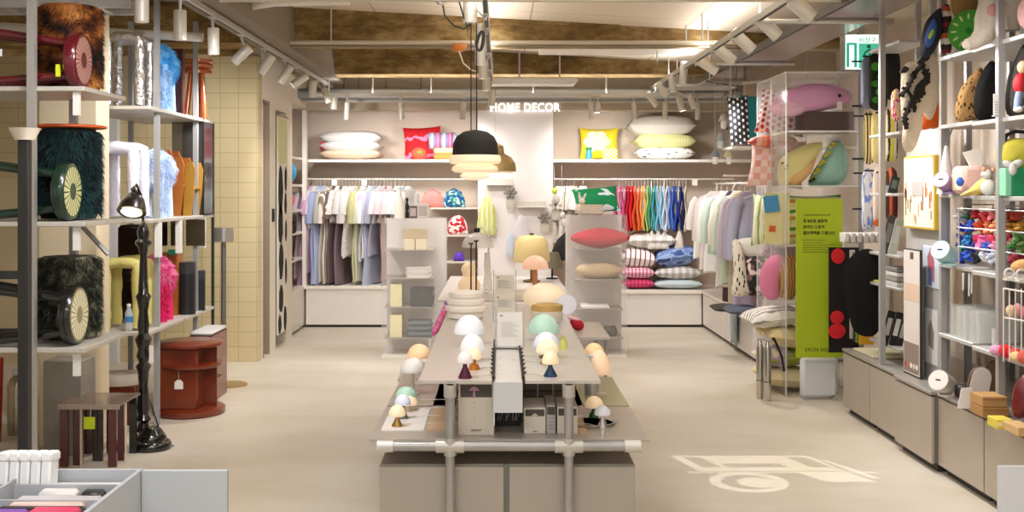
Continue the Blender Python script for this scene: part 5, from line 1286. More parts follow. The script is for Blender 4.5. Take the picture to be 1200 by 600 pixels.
# classical black floor lamp
X, Y = PX(179, 6.42), 6.42; X = PX(178, Y)
t = thing('floor_lamp', 'turned black wooden floor lamp with small lit dome shade', 'lamp', (X, Y, 0))
xp = PX(168, Y); X = xp
MB().lathe([(.112, 0), (.116, .012), (.116, .03), (.105, .045), (.088, .055), (.088, .07), (.072, .09), (.06, .11), (.045, .125)], (X + .045, Y, 0), 36).build('base', GLOSSB, t)
tp = 1.5 + (222 - 262) / 1300 * Y
pr = [(.045, .11)]
zz = .12
segs = [(.028, .03), (.045, .05), (.03, .08), (.04, .12), (.026, .25), (.033, .33), (.045, .36), (.026, .385), (.04, .42), (.03, .46), (.044, .5), (.05, .52), (.028, .55), (.034, .6), (.026, .68), (.036, .74), (.046, .765), (.03, .79), (.024, .9), (.02, 1.0), (.028, 1.05), (.046, 1.07), (.046, 1.085), (.03, 1.1), (.036, 1.14), (.022, 1.18), (.004, 1.21)]
sc_z = (tp + .02 - .12) / 1.21
MB().lathe([(.04, .1)] + [(a, .12 + b_ * sc_z) for a, b_ in segs], (X, Y, 0), 24).build('pole', GLOSSB, t)
sx_, sz_ = PX(154, Y - .05), PZ(249, Y - .05)
TL = rotx(R(-28))
MB().lathe([(.076, .001), (.078, 0), (.083, .004), (.076, .04), (.06, .085), (.035, .115), (.02, .125), (.001, .126)], (sx_, Y - .05, sz_), 32, TL).build('shade', mat('#1b1613', .25, coat=.6), t)
MB().lathe([(.02, .12), (.024, .15), (.018, .165), (.001, .172)], (sx_, Y - .05, sz_), 18, TL).build('shade_cap', mat('#3a2c22', .3), t)
MB().lathe([(.074, .012), (.05, -.006), (.001, -.012)], (sx_, Y - .05, sz_), 28, TL).build('bulb', mat('#fff0d2', .3, emit=2.2), t)
MB().tube([(sx_, Y - .05, sz_ + .13), (sx_ + .02, Y - .02, sz_ + .16), (X - .015, Y, sz_ + .1), (X, Y, tp + .0)], .008, 8).build('arm', GLOSSB, t)
MB().tube([(X + .03, Y, .3), (X + .06, Y + .08, .12), (X + .1, Y + .03, .06), (X + .13, Y + .0, .03), (X + .16, Y + .05, .004)], .004, 8).build('cord', GLOSSB, t)
MB().box(X + .04, X + .065, Y - .02, Y - .017, .5, .6).build('price_tag', PAPER, t, smooth=False)

# far left rack
BX0, BX1, BY0, BY1 = -2.66, -2.13, 6.75, 8.3
SBz = [.63, 1.315, 2.01]
t = thing('display_rack', 'far left rack with fuzzy stools beside the tiled wall', 'rack', (-2.4, 7.5, 0))
for z in SBz:
    MB().box(BX0, BX1, BY0, BY0 + .76, z - .022, z, .003).build('shelf', SHELFM, t, smooth=False)
    MB().box(BX0, BX1, BY0 + .78, BY1, z - .022, z, .003).build('shelf', SHELFM, t, smooth=False)
for X in (BX0 + .02, BX1 - .045):
    for Y in (BY0 + .3, BY1 - .35): MB().box(X - .016, X + .016, Y - .016, Y + .016, 0, 2.7).build('post', GREYM, t, smooth=False)
MB().box(BX1 - .02, BX1, BY1 - .02, BY1, 0, 2.0).build('post', mat('#3c3a38', .4, .4), t, smooth=False)
for Y in (6.95, 7.4, 8.0): MB().box(BX1 - .03, BX1, Y, Y + .06, SBz[1] - .24, SBz[1] - .022).build('bracket', mat('#e2e0dc', .5), t, smooth=False)
# stools: puffy arch frame with fur pompom seat
def puffy(name, X, Y, z, label, fm_, h=.45, w_=.2, r=.03, bumps=.25, crinkle=False):
    t = thing(name, label, 'stool', (X, Y, z), 'puffy arch stools')
    rr = random.Random(int(X * 1000) + int(z * 100))
    def arch(y):
        pts = []; n = 26
        for i in range(n + 1):
            u = i / n
            if u < .38: p_ = (X - w_ / 2, y, z + r * .5 + (h - r * 1.6) * u / .38)
            elif u > .62: p_ = (X + w_ / 2, y, z + r * .5 + (h - r * 1.6) * (1 - u) / .38)
            else:
                v = (u - .38) / .24; p_ = (X - w_ / 2 + w_ * v, y, z + h - r * 1.1 + .018 * math.sin(PI * v))
            pts.append(p_)
        return pts, [r * (1 + bumps * rr.uniform(-.5, .5)) for _ in range(n + 1)]
    for y in (Y - .1, Y + .1):
        p_, rs = arch(y); MB().tube(p_, rs, 14).build('leg_arch', fm_, t)
    MB().ell((X, Y, z + h - r), w_ / 2 + .01, .12, r * .9, 20, 10).build('seat', fm_, t)
    return t
silver = mat('#e6e6e8', .18, 1, bump=1.0, bs=30)
puffy('silver_stool', PX(152, 7.0), 6.98, SBz[2], 'crinkled silver padded stool on the top shelf', silver, h=.46, w_=.2)
puffy('white_stool', PX(146, 6.98), 6.96, SBz[1], 'puffy lilac white stool on the middle shelf', mat('#e6e4f2', .7, bump=.5, bs=30), h=.47, w_=.19, r=.036)
puffy('yellow_stool', PX(150, 6.98), 6.96, SBz[0], 'pale yellow stool with arched legs on the low shelf', mat('#d9cf7c', .6, bump=.4, bs=30), h=.44, w_=.2, r=.034)
def furball(X, Y, z, rx, ry, rz, m, pts, rr, n):
    for i in range(n):
        u = rr.uniform(-1, 1); a = rr.uniform(0, 2 * PI); q = math.sqrt(1 - u * u)
        pts.append(((X + rx * q * math.cos(a), Y + ry * q * math.sin(a), z + rz * u), (q * math.cos(a), q * math.sin(a), u)))
def fuzzy(X, Y, z, h, label, m1, m2, seed, rx=.13, seath=.2):
    t = thing('fuzzy_stool', label, 'stool', (X, Y, z), 'fuzzy stools')
    rr = random.Random(seed)
    zs = z + h - seath / 2
    MB().ell((X, Y, zs), rx * .85, .12, seath / 2 * .85, 24, 14).build('seat', m1, t)
    pts = []; furball(X, Y, zs, rx * .84, .12, seath / 2 * .84, m1, pts, rr, 3200)
    MB().fur(pts, .05, .0028, seed, .5, .5).build('seat_fur', m1, t, smooth=False)
    for dx in (-rx * .55, rx * .55):
        for dy in (-.07, .07):
            MB().tube([(X + dx, Y + dy, z + .001), (X + dx, Y + dy, z + h * .3), (X + dx * .9, Y + dy, zs)], [.034, .028, .03], 12).build('leg', m2, t)
    pts = []
    for dx in (-rx * .55, rx * .55):
        for i in range(700):
            a = rr.uniform(0, 2 * PI)
            pts.append(((X + dx + .03 * math.cos(a), Y - .07 + .03 * math.sin(a), z + rr.uniform(.03, h * .6)), (math.cos(a), math.sin(a), 0)))
    MB().fur(pts, .03, .0028, seed + 1, .5, .5).build('leg_fur', m2, t, smooth=False)
bl1 = furmat((['#2a9ae0', '#5cbcf4', '#a4ddfa'], 12, [.35, .5, .68])); bl2 = mat('#a9cdf2', .8)
lb1 = furmat((['#b4ccf4', '#d4e4fc', '#f0f6fe'], 12, [.35, .5, .68])); lb2 = mat('#c6d9f6', .8)
pk1 = furmat((['#e23a84', '#f278b0', '#f9a8cc'], 12, [.35, .5, .68])); pk2 = mat('#e2206c', .8)
fuzzy(PX(184, 7.36), 7.36, SBz[2], .46, 'bright blue fur stool with light blue legs on the top shelf', bl1, bl2, 11, seath=.3)
fuzzy(PX(181, 7.36), 7.36, SBz[1], .45, 'pale blue shaggy fur stool on the middle shelf', lb1, lb2, 12, seath=.26)
fuzzy(PX(181, 7.36), 7.36, SBz[0], .44, 'hot pink shaggy fur stool on the low shelf', pk1, pk2, 13, seath=.28)
t = thing('dark_board', 'tall dark red brown board behind the blue fur stool', 'board', (PX(205, 7.7), 7.7, SBz[2]))
MB().box(PX(197, 7.66), PX(214, 7.66), 7.66, 7.72, SBz[2], PZ(57, 7.66), .004).build('panel', mat('#3c1814', .3), t, smooth=False)
MB().box(PX(197, 7.66), PX(214, 7.66), 7.6, 7.66, SBz[2], SBz[2] + .012, .002).build('foot', mat('#3c1814', .3), t, smooth=False)
cop = mat('#a5542a', .25, .25, coat=.5)
X, Y, z = PX(232, 8.05), 8.05, SBz[2]
t = thing('wooden_stool', 'glossy copper brown stool with stepped round seat on the top shelf', 'stool', (X, Y, z))
MB().lathe([(.075, .32), (.1, .33), (.1, .35), (.09, .36), (.105, .37), (.108, .39), (.098, .4), (.103, .41), (.103, .43)], (X, Y, z), 32).build('seat', cop, t)
MB().lathe([(.1, .43), (.1, .46), (.09, .465)], (X, Y, z), 32).build('seat_pad', mat('#c2a184', .6), t)
for a in (225, 270, 315, 90): MB().tube([(X + .095 * math.cos(R(a)), Y + .09 * math.sin(R(a)), z), (X + .055 * math.cos(R(a)), Y + .06 * math.sin(R(a)), z + .33)], .02, 12).build('leg', cop, t)
# orange plywood stools on the middle shelf
ply = mat('#b3692c', .35, var=.2, vs=14); ply2 = mat('#a65c26', .35, var=.2, vs=14); ply3 = mat('#b98a2e', .35, var=.15, vs=14)
def plystool(a, b_, Y, z, ptop, m, label, lean=.0):
    x0_, x1_ = PX(a, Y), PX(b_, Y); h = PZ(ptop, Y) - z
    t = thing('plywood_chair', label, 'chair', ((x0_ + x1_) / 2, Y, z), 'bent plywood chairs')
    w_ = x1_ - x0_
    poly = [(x0_ + w_ * .12, z), (x1_ - w_ * .3, z), (x1_ - w_ * .1, z + h * .4), (x1_, z + h * .86), (x1_ - w_ * .2, z + h), (x0_ + w_ * .35, z + h), (x0_ + w_ * .2, z + h * .6)]
    MB().prism(poly, .018, tr(0, Y, 0)).build('side_panel', m, t, smooth=False)
    MB().prism(poly, .018, tr(0, Y + .2, 0)).build('side_panel', m, t, smooth=False)
    MB().box(x0_ + w_ * .25, x1_ - w_ * .15, Y + .01, Y + .19, z + h * .5, z + h * .54).build('seat', m, t, smooth=False)
plystool(186, 203, 7.62, SBz[1], 176, ply2, 'dark orange plywood chair beside the pale blue fur stool'); plystool(200, 216, 7.7, SBz[1], 184, ply, 'orange plywood chair in the middle of three on the middle shelf'); plystool(213, 229, 7.78, SBz[1], 190, ply3, 'golden plywood chair, rightmost of three on the middle shelf')
tag(MB().ell((PX(203, 7.6), 7.56, SBz[1] + .36 + .001), .03, .03, .03).build('blue_ball', mat('#3a5fae', .5), ), 'small blue ball on top of the plywood chairs', 'ball')
# smoked case at the rack end
t = thing('smoked_case', 'smoked glass case with dark frame at the far end of the left rack', 'display case', (-2.3, 8.13, SBz[1]))
MB().box(-2.36, -2.135, 8.0, 8.012, SBz[1], 1.985).build('front_pane', SMOKE, t, smooth=False)
MB().box(-2.147, -2.135, 8.012, 8.27, SBz[1], 1.985).build('side_pane', SMOKE, t, smooth=False)
MB().box(-2.36, -2.135, 8.262, 8.272, SBz[1], 1.985).build('back_pane', mat('#8d8a8c', .3, .3), t, smooth=False)
MB().box(-2.37, -2.125, 7.995, 8.275, SBz[1], SBz[1] + .012).build('frame', BLACK, t, smooth=False)
MB().box(-2.14, -2.128, 7.995, 8.007, SBz[1], 1.985).build('frame', BLACK, t, smooth=False)
# under the middle shelf
t = thing('dark_fur_box', 'tall dark brown furry box behind the yellow stool on the low shelf', 'box', (PX(150, 7.5), 7.5, SBz[0]))
MB().box(PX(137, 7.5), PX(163, 7.5), 7.5, 7.66, SBz[0], PZ(264, 7.5), .02).build('body', mat('#2e1a12', .9, bump=.8, bs=60), t)
for i, (a, b_) in enumerate(((180, 196), (200, 214), (218, 240))):
    t = thing('mirror_panel', 'mirrored panel hung under the middle shelf, %s from the left' % ORD[i], 'panel', (PX(a, 7.9), 7.9, 1.1), 'mirrored panels under the middle shelf')
    MB().box(PX(a, 7.9), PX(b_, 7.9), 7.9, 7.91, PZ(288, 7.9), 1.292).build('mirror', mat('#8d8a84', .12, .95), t, smooth=False)
    MB().box(PX(a, 7.9), PX(b_, 7.9), 7.895, 7.915, 1.285, 1.293).build('clip', STEEL, t, smooth=False)
# low shelf goods
t = thing('water_bottle', 'small clear water bottle with blue label on the low shelf', 'bottle', (PX(151, 6.85), 6.83, SBz[0]))
MB().lathe([(.022, 0), (.024, .01), (.024, .11), (.012, .14), (.011, .15)], (PX(151, 6.83), 6.83, SBz[0]), 18).build('body', mix_clear('#dfe9f0', .5, .1), t)
MB().lathe([(.0245, .055), (.0245, .09)], (PX(151, 6.83), 6.83, SBz[0]), 18).build('label_band', mat('#3d7fc4', .5), t); MB().lathe([(.013, .15), (.013, .165)], (PX(151, 6.83), 6.83, SBz[0]), 14).build('cap', WHITE, t)
for i, (a, b_) in enumerate(((190, 197), (201, 209))):
    tag(MB().prism([(PX(a, 7.7), SBz[0]), (PX(b_, 7.7), SBz[0]), (PX(b_ + 1, 7.7), PZ(296, 7.7)), (PX(a - 1, 7.7), PZ(296, 7.7))], .12, tr(0, 7.72 + .0, 0)).build('wooden_plank', ply, smooth=False), '%s upright orange wooden plank by the pink fur stool' % ('left', 'right')[i], 'plank', 'wooden planks on the low shelf')
X = PX(201, 7.55); tag(MB().tube([(X - .03, 7.58, SBz[0] + .44), (X + .03, 7.58, SBz[0] + .44)], .02, 14).build('green_roll', mat('#2f8f6a', .5)), 'small green roll clamped at the top of the wooden planks', 'roll')
dk = mat('#1f2126', .35)
for i, (px, r, Y, pt) in enumerate(((219, .06, 7.75, 307), (234, .04, 8.0, 317))):
    X = PX(px, Y); t = thing('black_canister', '%s black cylinder canister on the low shelf' % ('wide', 'narrow')[i], 'canister', (X, Y, SBz[0]), 'black canisters')
    h = PZ(pt, Y) - SBz[0]
    MB().lathe([(r, 0), (r, h * .78)], (X, Y, SBz[0]), 28).build('body', dk, t)
    MB().lathe([(r * 1.01, h * .78), (r * 1.01, h), (r * .9, h + .002)], (X, Y, SBz[0]), 28).build('lid', mat('#35373b', .3), t)
# steel floor lamp by the tiled wall
X, Y = PX(262, 8.5), 8.5
t = thing('floor_lamp', 'brushed steel floor lamp with short drum head before the tiled wall', 'lamp', (X, Y, 0))
MB().lathe([(.14, 0), (.14, .012), (.02, .02)], (X + .04, Y, 0), 28).build('base', mat('#b59a6a', .3, .6), t)
MB().tube([(X, Y, .01), (X, Y, PZ(283, Y))], .02, 16).build('pole', mat('#8d8b88', .3, .8), t)
MB().lathe([(.075, 0), (.075, .105), (.06, .11)], (X, Y, PZ(283, Y)), 28).build('head', mat('#b6b4b0', .3, .8), t)
# brown turned shelf table
wood = mat('#7c2f14', .3, coat=.4, var=.25, vs=7); 
X, Y = PX(222, 7.45), 7.45
t = thing('round_side_table', 'round reddish brown wooden side table with side shelves and white tag', 'side table', (X, Y, 0))
MB().lathe([(.225, 0), (.235, .01), (.235, .04), (.2, .055)], (X, Y, 0), 44).build('base', wood, t)
MB().lathe([(.215, 0), (.225, .006), (.225, .022), (.215, .028)], (X, Y, PZ(402, Y) - .014), 44).build('tabletop', wood, t)
MB().lathe([(.215, 0), (.22, .006), (.22, .02), (.21, .026)], (X, Y, PZ(428, Y)), 44).build('middle_shelf', wood, t)
MB().box(X - .16, X + .1, Y - .17, Y + .17, .05, PZ(402, Y) - .012, .01).build('core', wood, t)
MB().box(X + .1, X + .19, Y - .02, Y, .05, PZ(402, Y) - .012).build('divider', wood, t, smooth=False)
MB().box(X + .1, X + .19, Y - .0, Y + .15, .22, .235).build('small_shelf', wood, t, smooth=False)
MB().prism([(-.028, 0), (.028, 0), (.028, .045), (.012, .062), (-.012, .062), (-.028, .045)], .002, tr(X - .02, Y - .178, .19)).build('price_tag', PAPER, t, smooth=False)
MB().tube([(X - .02, Y - .178, .25), (X - .02, Y - .19, PZ(428, Y) - .0)], .0015, 5).build('tag_string', WHITE, t)
t = thing('low_bookcase', 'reddish brown low shelf with white rolled top behind the round side table', 'shelf', (-2.15, 8.1, 0))
X0, X1 = PX(236, 8.1), PX(262, 8.1)
for X in (X0, X1 - .02): MB().box(X, X + .02, 7.78, 8.2, 0, .47).build('side_panel', wood, t, smooth=False)
for z in (.02, .25, .45): MB().box(X0 + .02, X1 - .02, 7.78, 8.2, z, z + .02).build('shelf', wood, t, smooth=False)
MB().box(X0, X1, 7.78, 8.2, .471, .5, .012).build('cushion_top', mat('#cfccc8', .6), t)
X, Y = PX(146, 7.2), 7.15
t = thing('low_stool', 'white cushioned brown low stool under the far left rack', 'stool', (X, Y, 0))
MB().lathe([(.13, .0), (.14, .01), (.145, .04), (.12, .07), (.001, .08)], (X, Y, .25), 32).build('seat', mat('#e9e1d4', .7), t)
MB().box(X - .12, X + .12, Y - .1, Y + .1, 0, .25, .01).build('body', wood, t)

# front-left display tray
TT = .72
tx1 = PX(168, 3.1); trm = mat('#b9bcc2', .5)
t = thing('display_tray', 'light grey divided display tray at the lower left corner', 'tray', (-1.3, 2.7, TT - .2))
zb = TT - .16
MB().box(-2.3, tx1, 2.0, 3.1, zb - .015, zb).build('bottom', trm, t, smooth=False)
MB().box(-1.3, tx1, 3.085, 3.1, zb, TT).build('back_wall', trm, t, smooth=False)
MB().box(tx1 - .012, tx1, 2.0, 3.085, zb, TT).build('side_wall', trm, t, smooth=False)
MB().box(-2.3, tx1 - .012, 2.975, 2.983, zb, TT - .012).build('divider', trm, t, smooth=False)
MB().box(-1.31, -1.302, 2.0, 3.1, zb, TT).build('divider', trm, t, smooth=False)
MB().box(-1.3, tx1 - .012, 2.855, 2.863, zb, TT - .02).build('divider', trm, t, smooth=False)
for X in (-2.2, tx1 - .04):
    for Y in (2.1, 3.05): MB().tube([(X, Y, 0), (X, Y, zb - .015)], .015, 10).build('leg', GALV, t)
t = thing('display_board', 'light grey board standing at the right end of the display tray', 'board', (PX(218, 3.1), 3.12, 0))
MB().box(tx1 + .002, PX(268, 3.1), 3.08, 3.1, 0, TT - .002).build('panel', mat('#bec4c8', .5), t, smooth=False)
MB().box(tx1 + .002, PX(268, 3.1), 3.1, 3.2, 0, .02).build('foot', trm, t, smooth=False)
# contents
def packet(x0_, x1_, y0_, y1_, h, c, label, name='packet', group='packets in the grey tray', rough=.35):
    return tag(MB().box(x0_, x1_, y0_, y1_, zb, zb + h, .008).build(name, mat(c, rough)), label, 'packet', group)
packet(-1.26, -1.02, 2.99, 3.075, .13, '#dcdcda', 'white packet in the rear compartment of the grey tray')
packet(-1.22, -1.12, 2.93, 2.97, .142, '#e9e6e4', 'small white crumpled packet behind the middle divider of the tray'); packet(-1.26, -1.04, 2.87, 2.925, .135, '#c9c2c6', 'pale grey packet behind the middle divider of the tray')
packet(-1.11, -1.05, 2.935, 2.972, .14, '#3a363a', 'small black packet beside the crumpled white one in the tray')
packet(-1.25, -1.06, 2.81, 2.85, .14, '#e6cbc0', 'light pink packet just in front of the middle divider of the tray'); packet(-1.26, -1.04, 2.775, 2.805, .142, '#332f34', 'black packet in the front compartment of the grey tray')
packet(-1.16, -1.04, 2.7, 2.77, .15, '#e2406c', 'hot pink packet in the front compartment of the grey tray'); packet(-1.28, -1.17, 2.7, 2.77, .145, '#8a4fb4', 'purple packet beside the hot pink one in the grey tray')
for i in range(5):
    x_ = PX(4 + i * 12.5, 3.0)
    mw = tr(x_, 3.0, zb) @ rotx(R(-8))
    t = thing('paper_bundle', 'white upright paper bundle at the left edge, %s from the left' % ORD[i], 'paper bundle', (x_, 3.0, zb), 'white bundles standing in the tray')
    MB().box(-.013, .013, -.03, .03, 0, .225, .005).build('bundle', mat('#eef0f2', .7), t, mw=mw)
    MB().box(-.016, .016, -.034, .034, .2, .228, .006).build('top_fold', mat('#f4f5f6', .7), t, mw=mw)
for i in range(6):
    tag(MB().box(-1.72 + i * .07, -1.66 + i * .07, 2.4 + .03 * (i % 2), 2.8, zb, zb + .11 + .01 * (i % 3), .01).build('packet', mat(('#2f2c33', '#c9c2b8', '#e8e6e2', '#6a6460', '#d8d2c8', '#3c3a44')[i], .35)), '%s packet from the left in the left compartment of the tray' % ORD[i], 'packet', 'packets in the left tray compartment')

# =================================================================== RIGHT: low cabinets and wall rack
cabm = mat('#b5aa9d', .38, .25)
YJ = [7.49, 6.95, 6.43, 5.87, 5.31, 4.75, 4.19, 3.63]
for i in range(len(YJ) - 1):
    y1, y0 = YJ[i] - .006, YJ[i + 1] + .006
    fx = 2.29 if i == 2 else 2.32
    t = thing('low_cabinet', 'grey metal low cabinet along the right wall, %s counting from the far end' % ORD[i], 'cabinet', (2.6, (y0 + y1) / 2, 0), 'low grey cabinets along the right wall')
    MB().box(fx + .02, 2.9, y0 + .004, y1 - .004, .05, .405).build('body', mat('#8c8379', .5, .2), t, smooth=False)
    MB().box(fx, fx + .018, y0, y1, .045, .4, .003).build('door', cabm, t, smooth=False)
    MB().box(fx + .04, 2.88, y0 + .02, y1 - .02, 0, .05).build('plinth', mat('#3a3733', .6), t, smooth=False)
    MB().box(fx - .006, 2.92, y0 - .004, y1 + .004, .41, .43, .003).build('top', mat('#a8a39c', .35, .35), t, smooth=False)
FX = 2.4
ZR = [.72, 1.10, 1.476, 1.85, 2.22]
t = thing('wall_rack', 'tall grey steel rack on the low cabinets with shelves along the right wall', 'rack', (2.65, 5.4, .43))
shm = mat('#c4c2be', .4, .3)
for z in ZR:
    MB().box(FX, 2.84, 5.63, 6.06, z - .022, z, .003).build('shelf', shm, t, smooth=False)
    MB().box(FX - .01, 2.84, 4.5, 5.61, z - .03, z - .008, .003).build('shelf', shm, t, smooth=False)
for z in (.54, .905, 1.10, 1.476, 1.85, 2.40):
    MB().box(FX, 2.6, 6.66, 7.2, z - .018, z, .003).build('shelf', shm, t, smooth=False)
for X, Y in ((2.385, 5.28), (2.42, 4.55), (2.8, 5.28), (2.62, 6.2), (2.34, 6.78), (2.86, 6.2), (2.8, 4.55), (2.42, 6.05), (2.7, 6.9), (2.7, 7.15)):
    MB().box(X - .016, X + .016, Y - .016, Y + .016, .43, 2.8).build('post', mat('#b1b0ae', .4, .35), t, smooth=False)
MB().box(2.385, 2.415, 4.2, 7.6, 2.59, 2.62).build('top_rail', shm, t, smooth=False)
MB().box(2.86, 2.88, 3.6, 6.1, .43, 2.8).build('back_panel', mat('#9d9287', .6), t, smooth=False)
# panel with framed art
t = thing('backing_board', 'grey vertical panel between the rack bays carrying the framed art', 'panel', (2.45, 6.35, .43))
MB().box(2.44, 2.46, 6.07, 6.65, .431, 1.84).build('board', mat('#b5b2ae', .5), t, smooth=False)
MB().box(2.438, 2.462, 6.055, 6.07, .431, 1.84).build('edge', shm, t, smooth=False)
def onpanel(name, label, cat, ya, yb, za, zb_, th, fm_, pm_, group=None, frame=.012, x=2.44):
    t = thing(name, label, cat, (x, (ya + yb) / 2, za), group)
    MB().box(x - th, x, ya, yb, za, zb_, .003).build('frame', fm_, t, smooth=False)
    MB().box(x - th - .002, x - th, ya + frame, yb - frame, za + frame, zb_ - frame).build('picture', pm_, t, smooth=False)
    return t
Yx = lambda px, X: X * F / (px - CX)
t = onpanel('framed_art', 'yellow framed art print of an archway on the grey panel', 'picture', Yx(1095, 2.4), Yx(1059, 2.4), PZ(268, 6.4), PZ(183, 6.4), .04, mat('#d9b43c', .4), mat('#f1e3cc', .6), frame=.012)
xa_ = 2.44 - .0425; ya_ = Yx(1095, 2.4); yb_2 = Yx(1059, 2.4); zc_ = (PZ(268, 6.4) + PZ(183, 6.4)) / 2; hh = PZ(183, 6.4) - zc_
ar = MB(); ar.box(xa_ - .001, xa_, ya_ + .12, yb_2 - .1, zc_ + .0, zc_ + hh * .82)
ar.build('arch', mat('#e0dcd8', .6), t, smooth=False)
MB().box(xa_ - .002, xa_ - .001, ya_ + .16, yb_2 - .14, zc_ - .02, zc_ + hh * .3).build('doorway', mat('#b6b0ae', .6), t, smooth=False)
rr = random.Random(5)
for c, n_, zlo, zhi in (('#d9a06a', 9, -.9, .1), ('#b5533c', 9, -.55, -.1), ('#8c7a4c', 7, -.75, -.2)):
    q = MB()
    for j in range(n_):
        y_ = rr.uniform(ya_ + .03, yb_2 - .03); z_0 = zc_ + hh * rr.uniform(zlo, zhi)
        q.box(xa_ - .0015, xa_ - .0005, y_, y_ + .012, z_0, z_0 + rr.uniform(.04, .1))
    tag(q.build('brush_strokes', mat(c, .7), t, smooth=False), kind='stuff')
bn = onpanel('tall_banner', 'tall white printed banner in a black frame leaning on the grey panel', 'banner', Yx(1077, 2.36), Yx(1057, 2.36), .431, 1.16, .012, mat('#23211f', .5), mat('#ddd3cc', .6), frame=.01, x=2.38)
bx_ = 2.38 - .0145
y0_, y1_ = Yx(1077, 2.36) + .02, Yx(1057, 2.36) - .02
MB().box(bx_ - .001, bx_, y0_, y1_, .45, .62).build('lower_photo', mat('#8d7d74', .6), bn, smooth=False)
for j in range(5):
    tag(MB().lathe([(.001, 0), (.016, 0), (.016, .001)], (bx_ - .0012, y0_ + .025 + j * (y1_ - y0_ - .05) / 4, .49), 14, roty(R(-90))).build('round_print', mat(('#f0e9e2', '#e0d2c8', '#f3ece6', '#c96a5c', '#a83c34')[j], .6), bn), 'red round print' if j > 2 else None)
MB().box(bx_ - .001, bx_, y0_ + .08, y0_ + .13, 1.1, 1.14).build('dark_square', mat('#5a4a42', .6), bn, smooth=False)
MB().box(bx_ - .001, bx_, y0_, y1_, .86, .96).build('warm_band', mat('#d9bfa8', .6), bn, smooth=False)
t = onpanel('poster', 'small poster of a red and blue figure on the grey panel right of the banner', 'poster', Yx(1098, 2.42), Yx(1079, 2.42), PZ(337, 6.3), PZ(288, 6.3), .006, mat('#d8dbe2', .5), mat('#cdd6e6', .6), frame=.006)
px_ = 2.44 - .0085; ym = (Yx(1098, 2.42) + Yx(1079, 2.42)) / 2
MB().prism([(-.05, .0), (.03, .03), (.05, .14), (.0, .2), (-.05, .12)], .001, tr(px_, ym, PZ(330, 6.3)) @ rotz(R(90))).build('figure_print', mat('#b5646e', .6), t, smooth=False)
MB().prism([(-.02, .0), (.03, .0), (.02, .1), (-.02, .08)], .001, tr(px_ - .001, ym, PZ(333, 6.3)) @ rotz(R(90))).build('figure_print', mat('#6d86c4', .6), t, smooth=False)
t = onpanel('poster', 'narrow grey bordered poster low on the grey panel', 'poster', Yx(1096, 2.42), Yx(1079, 2.42), PZ(426, 6.3), PZ(361, 6.3), .006, mat('#c9cdd0', .5), mat('#e2e0de', .6), frame=.008)
MB().prism([(-.04, .0), (.03, .02), (.04, .12), (.0, .17), (-.05, .1)], .001, tr(px_, ym, PZ(408, 6.3)) @ rotz(R(90))).build('figure_print', mat('#9a8d84', .6), t, smooth=False)

# cushions and rugs on the right
def blobshape(pts, n=4):
    # closed Catmull-Rom through pixel outline points
    out = []; m = len(pts)
    for i in range(m):
        p0, p1, p2, p3 = pts[i - 1], pts[i], pts[(i + 1) % m], pts[(i + 2) % m]
        for j in range(n):
            u = j / n
            out.append(tuple(.5 * ((2 * p1[k]) + (-p0[k] + p2[k]) * u + (2 * p0[k] - 5 * p1[k] + 4 * p2[k] - p3[k]) * u * u + (-p0[k] + 3 * p1[k] - 3 * p2[k] + p3[k]) * u ** 3) for k in (0, 1)))
    return out
def puffpx(pts, Y, th, m, name='body', parent=None, yaw=0, smooth_=True, p_=.5):
    pl = blobshape(pts) if smooth_ else pts
    pl = [(PX(a, Y), PZ(b_, Y)) for a, b_ in pl]
    cx0_ = sum(a for a, _ in pl) / len(pl); cz0_ = sum(b_ for _, b_ in pl) / len(pl)
    # outline must run counter-clockwise seen from the camera
    ar_ = sum(pl[i][0] * pl[(i + 1) % len(pl)][1] - pl[(i + 1) % len(pl)][0] * pl[i][1] for i in range(len(pl)))
    if ar_ < 0: pl = pl[::-1]
    pl = [(a - cx0_, b_ - cz0_) for a, b_ in pl]
    return MB().puff(pl, th, p=p_).build(name, m, parent, mw=tr(cx0_, Y, cz0_) @ rotz(R(yaw)), ang=60)
def oval(cx_, cy_, rx, ry, rot=0, n=12):
    return [(cx_ + rx * math.cos(2 * PI * i / n) * math.cos(R(rot)) - ry * math.sin(2 * PI * i / n) * math.sin(R(rot)), cy_ + rx * math.cos(2 * PI * i / n) * math.sin(R(rot)) + ry * math.sin(2 * PI * i / n) * math.cos(R(rot))) for i in range(n)]
def C(name, label, cat, Y, pts, th, m, group=None, yaw=0):
    o = puffpx(pts, Y, th, m, name, None, yaw); return tag(o, label, cat, group)

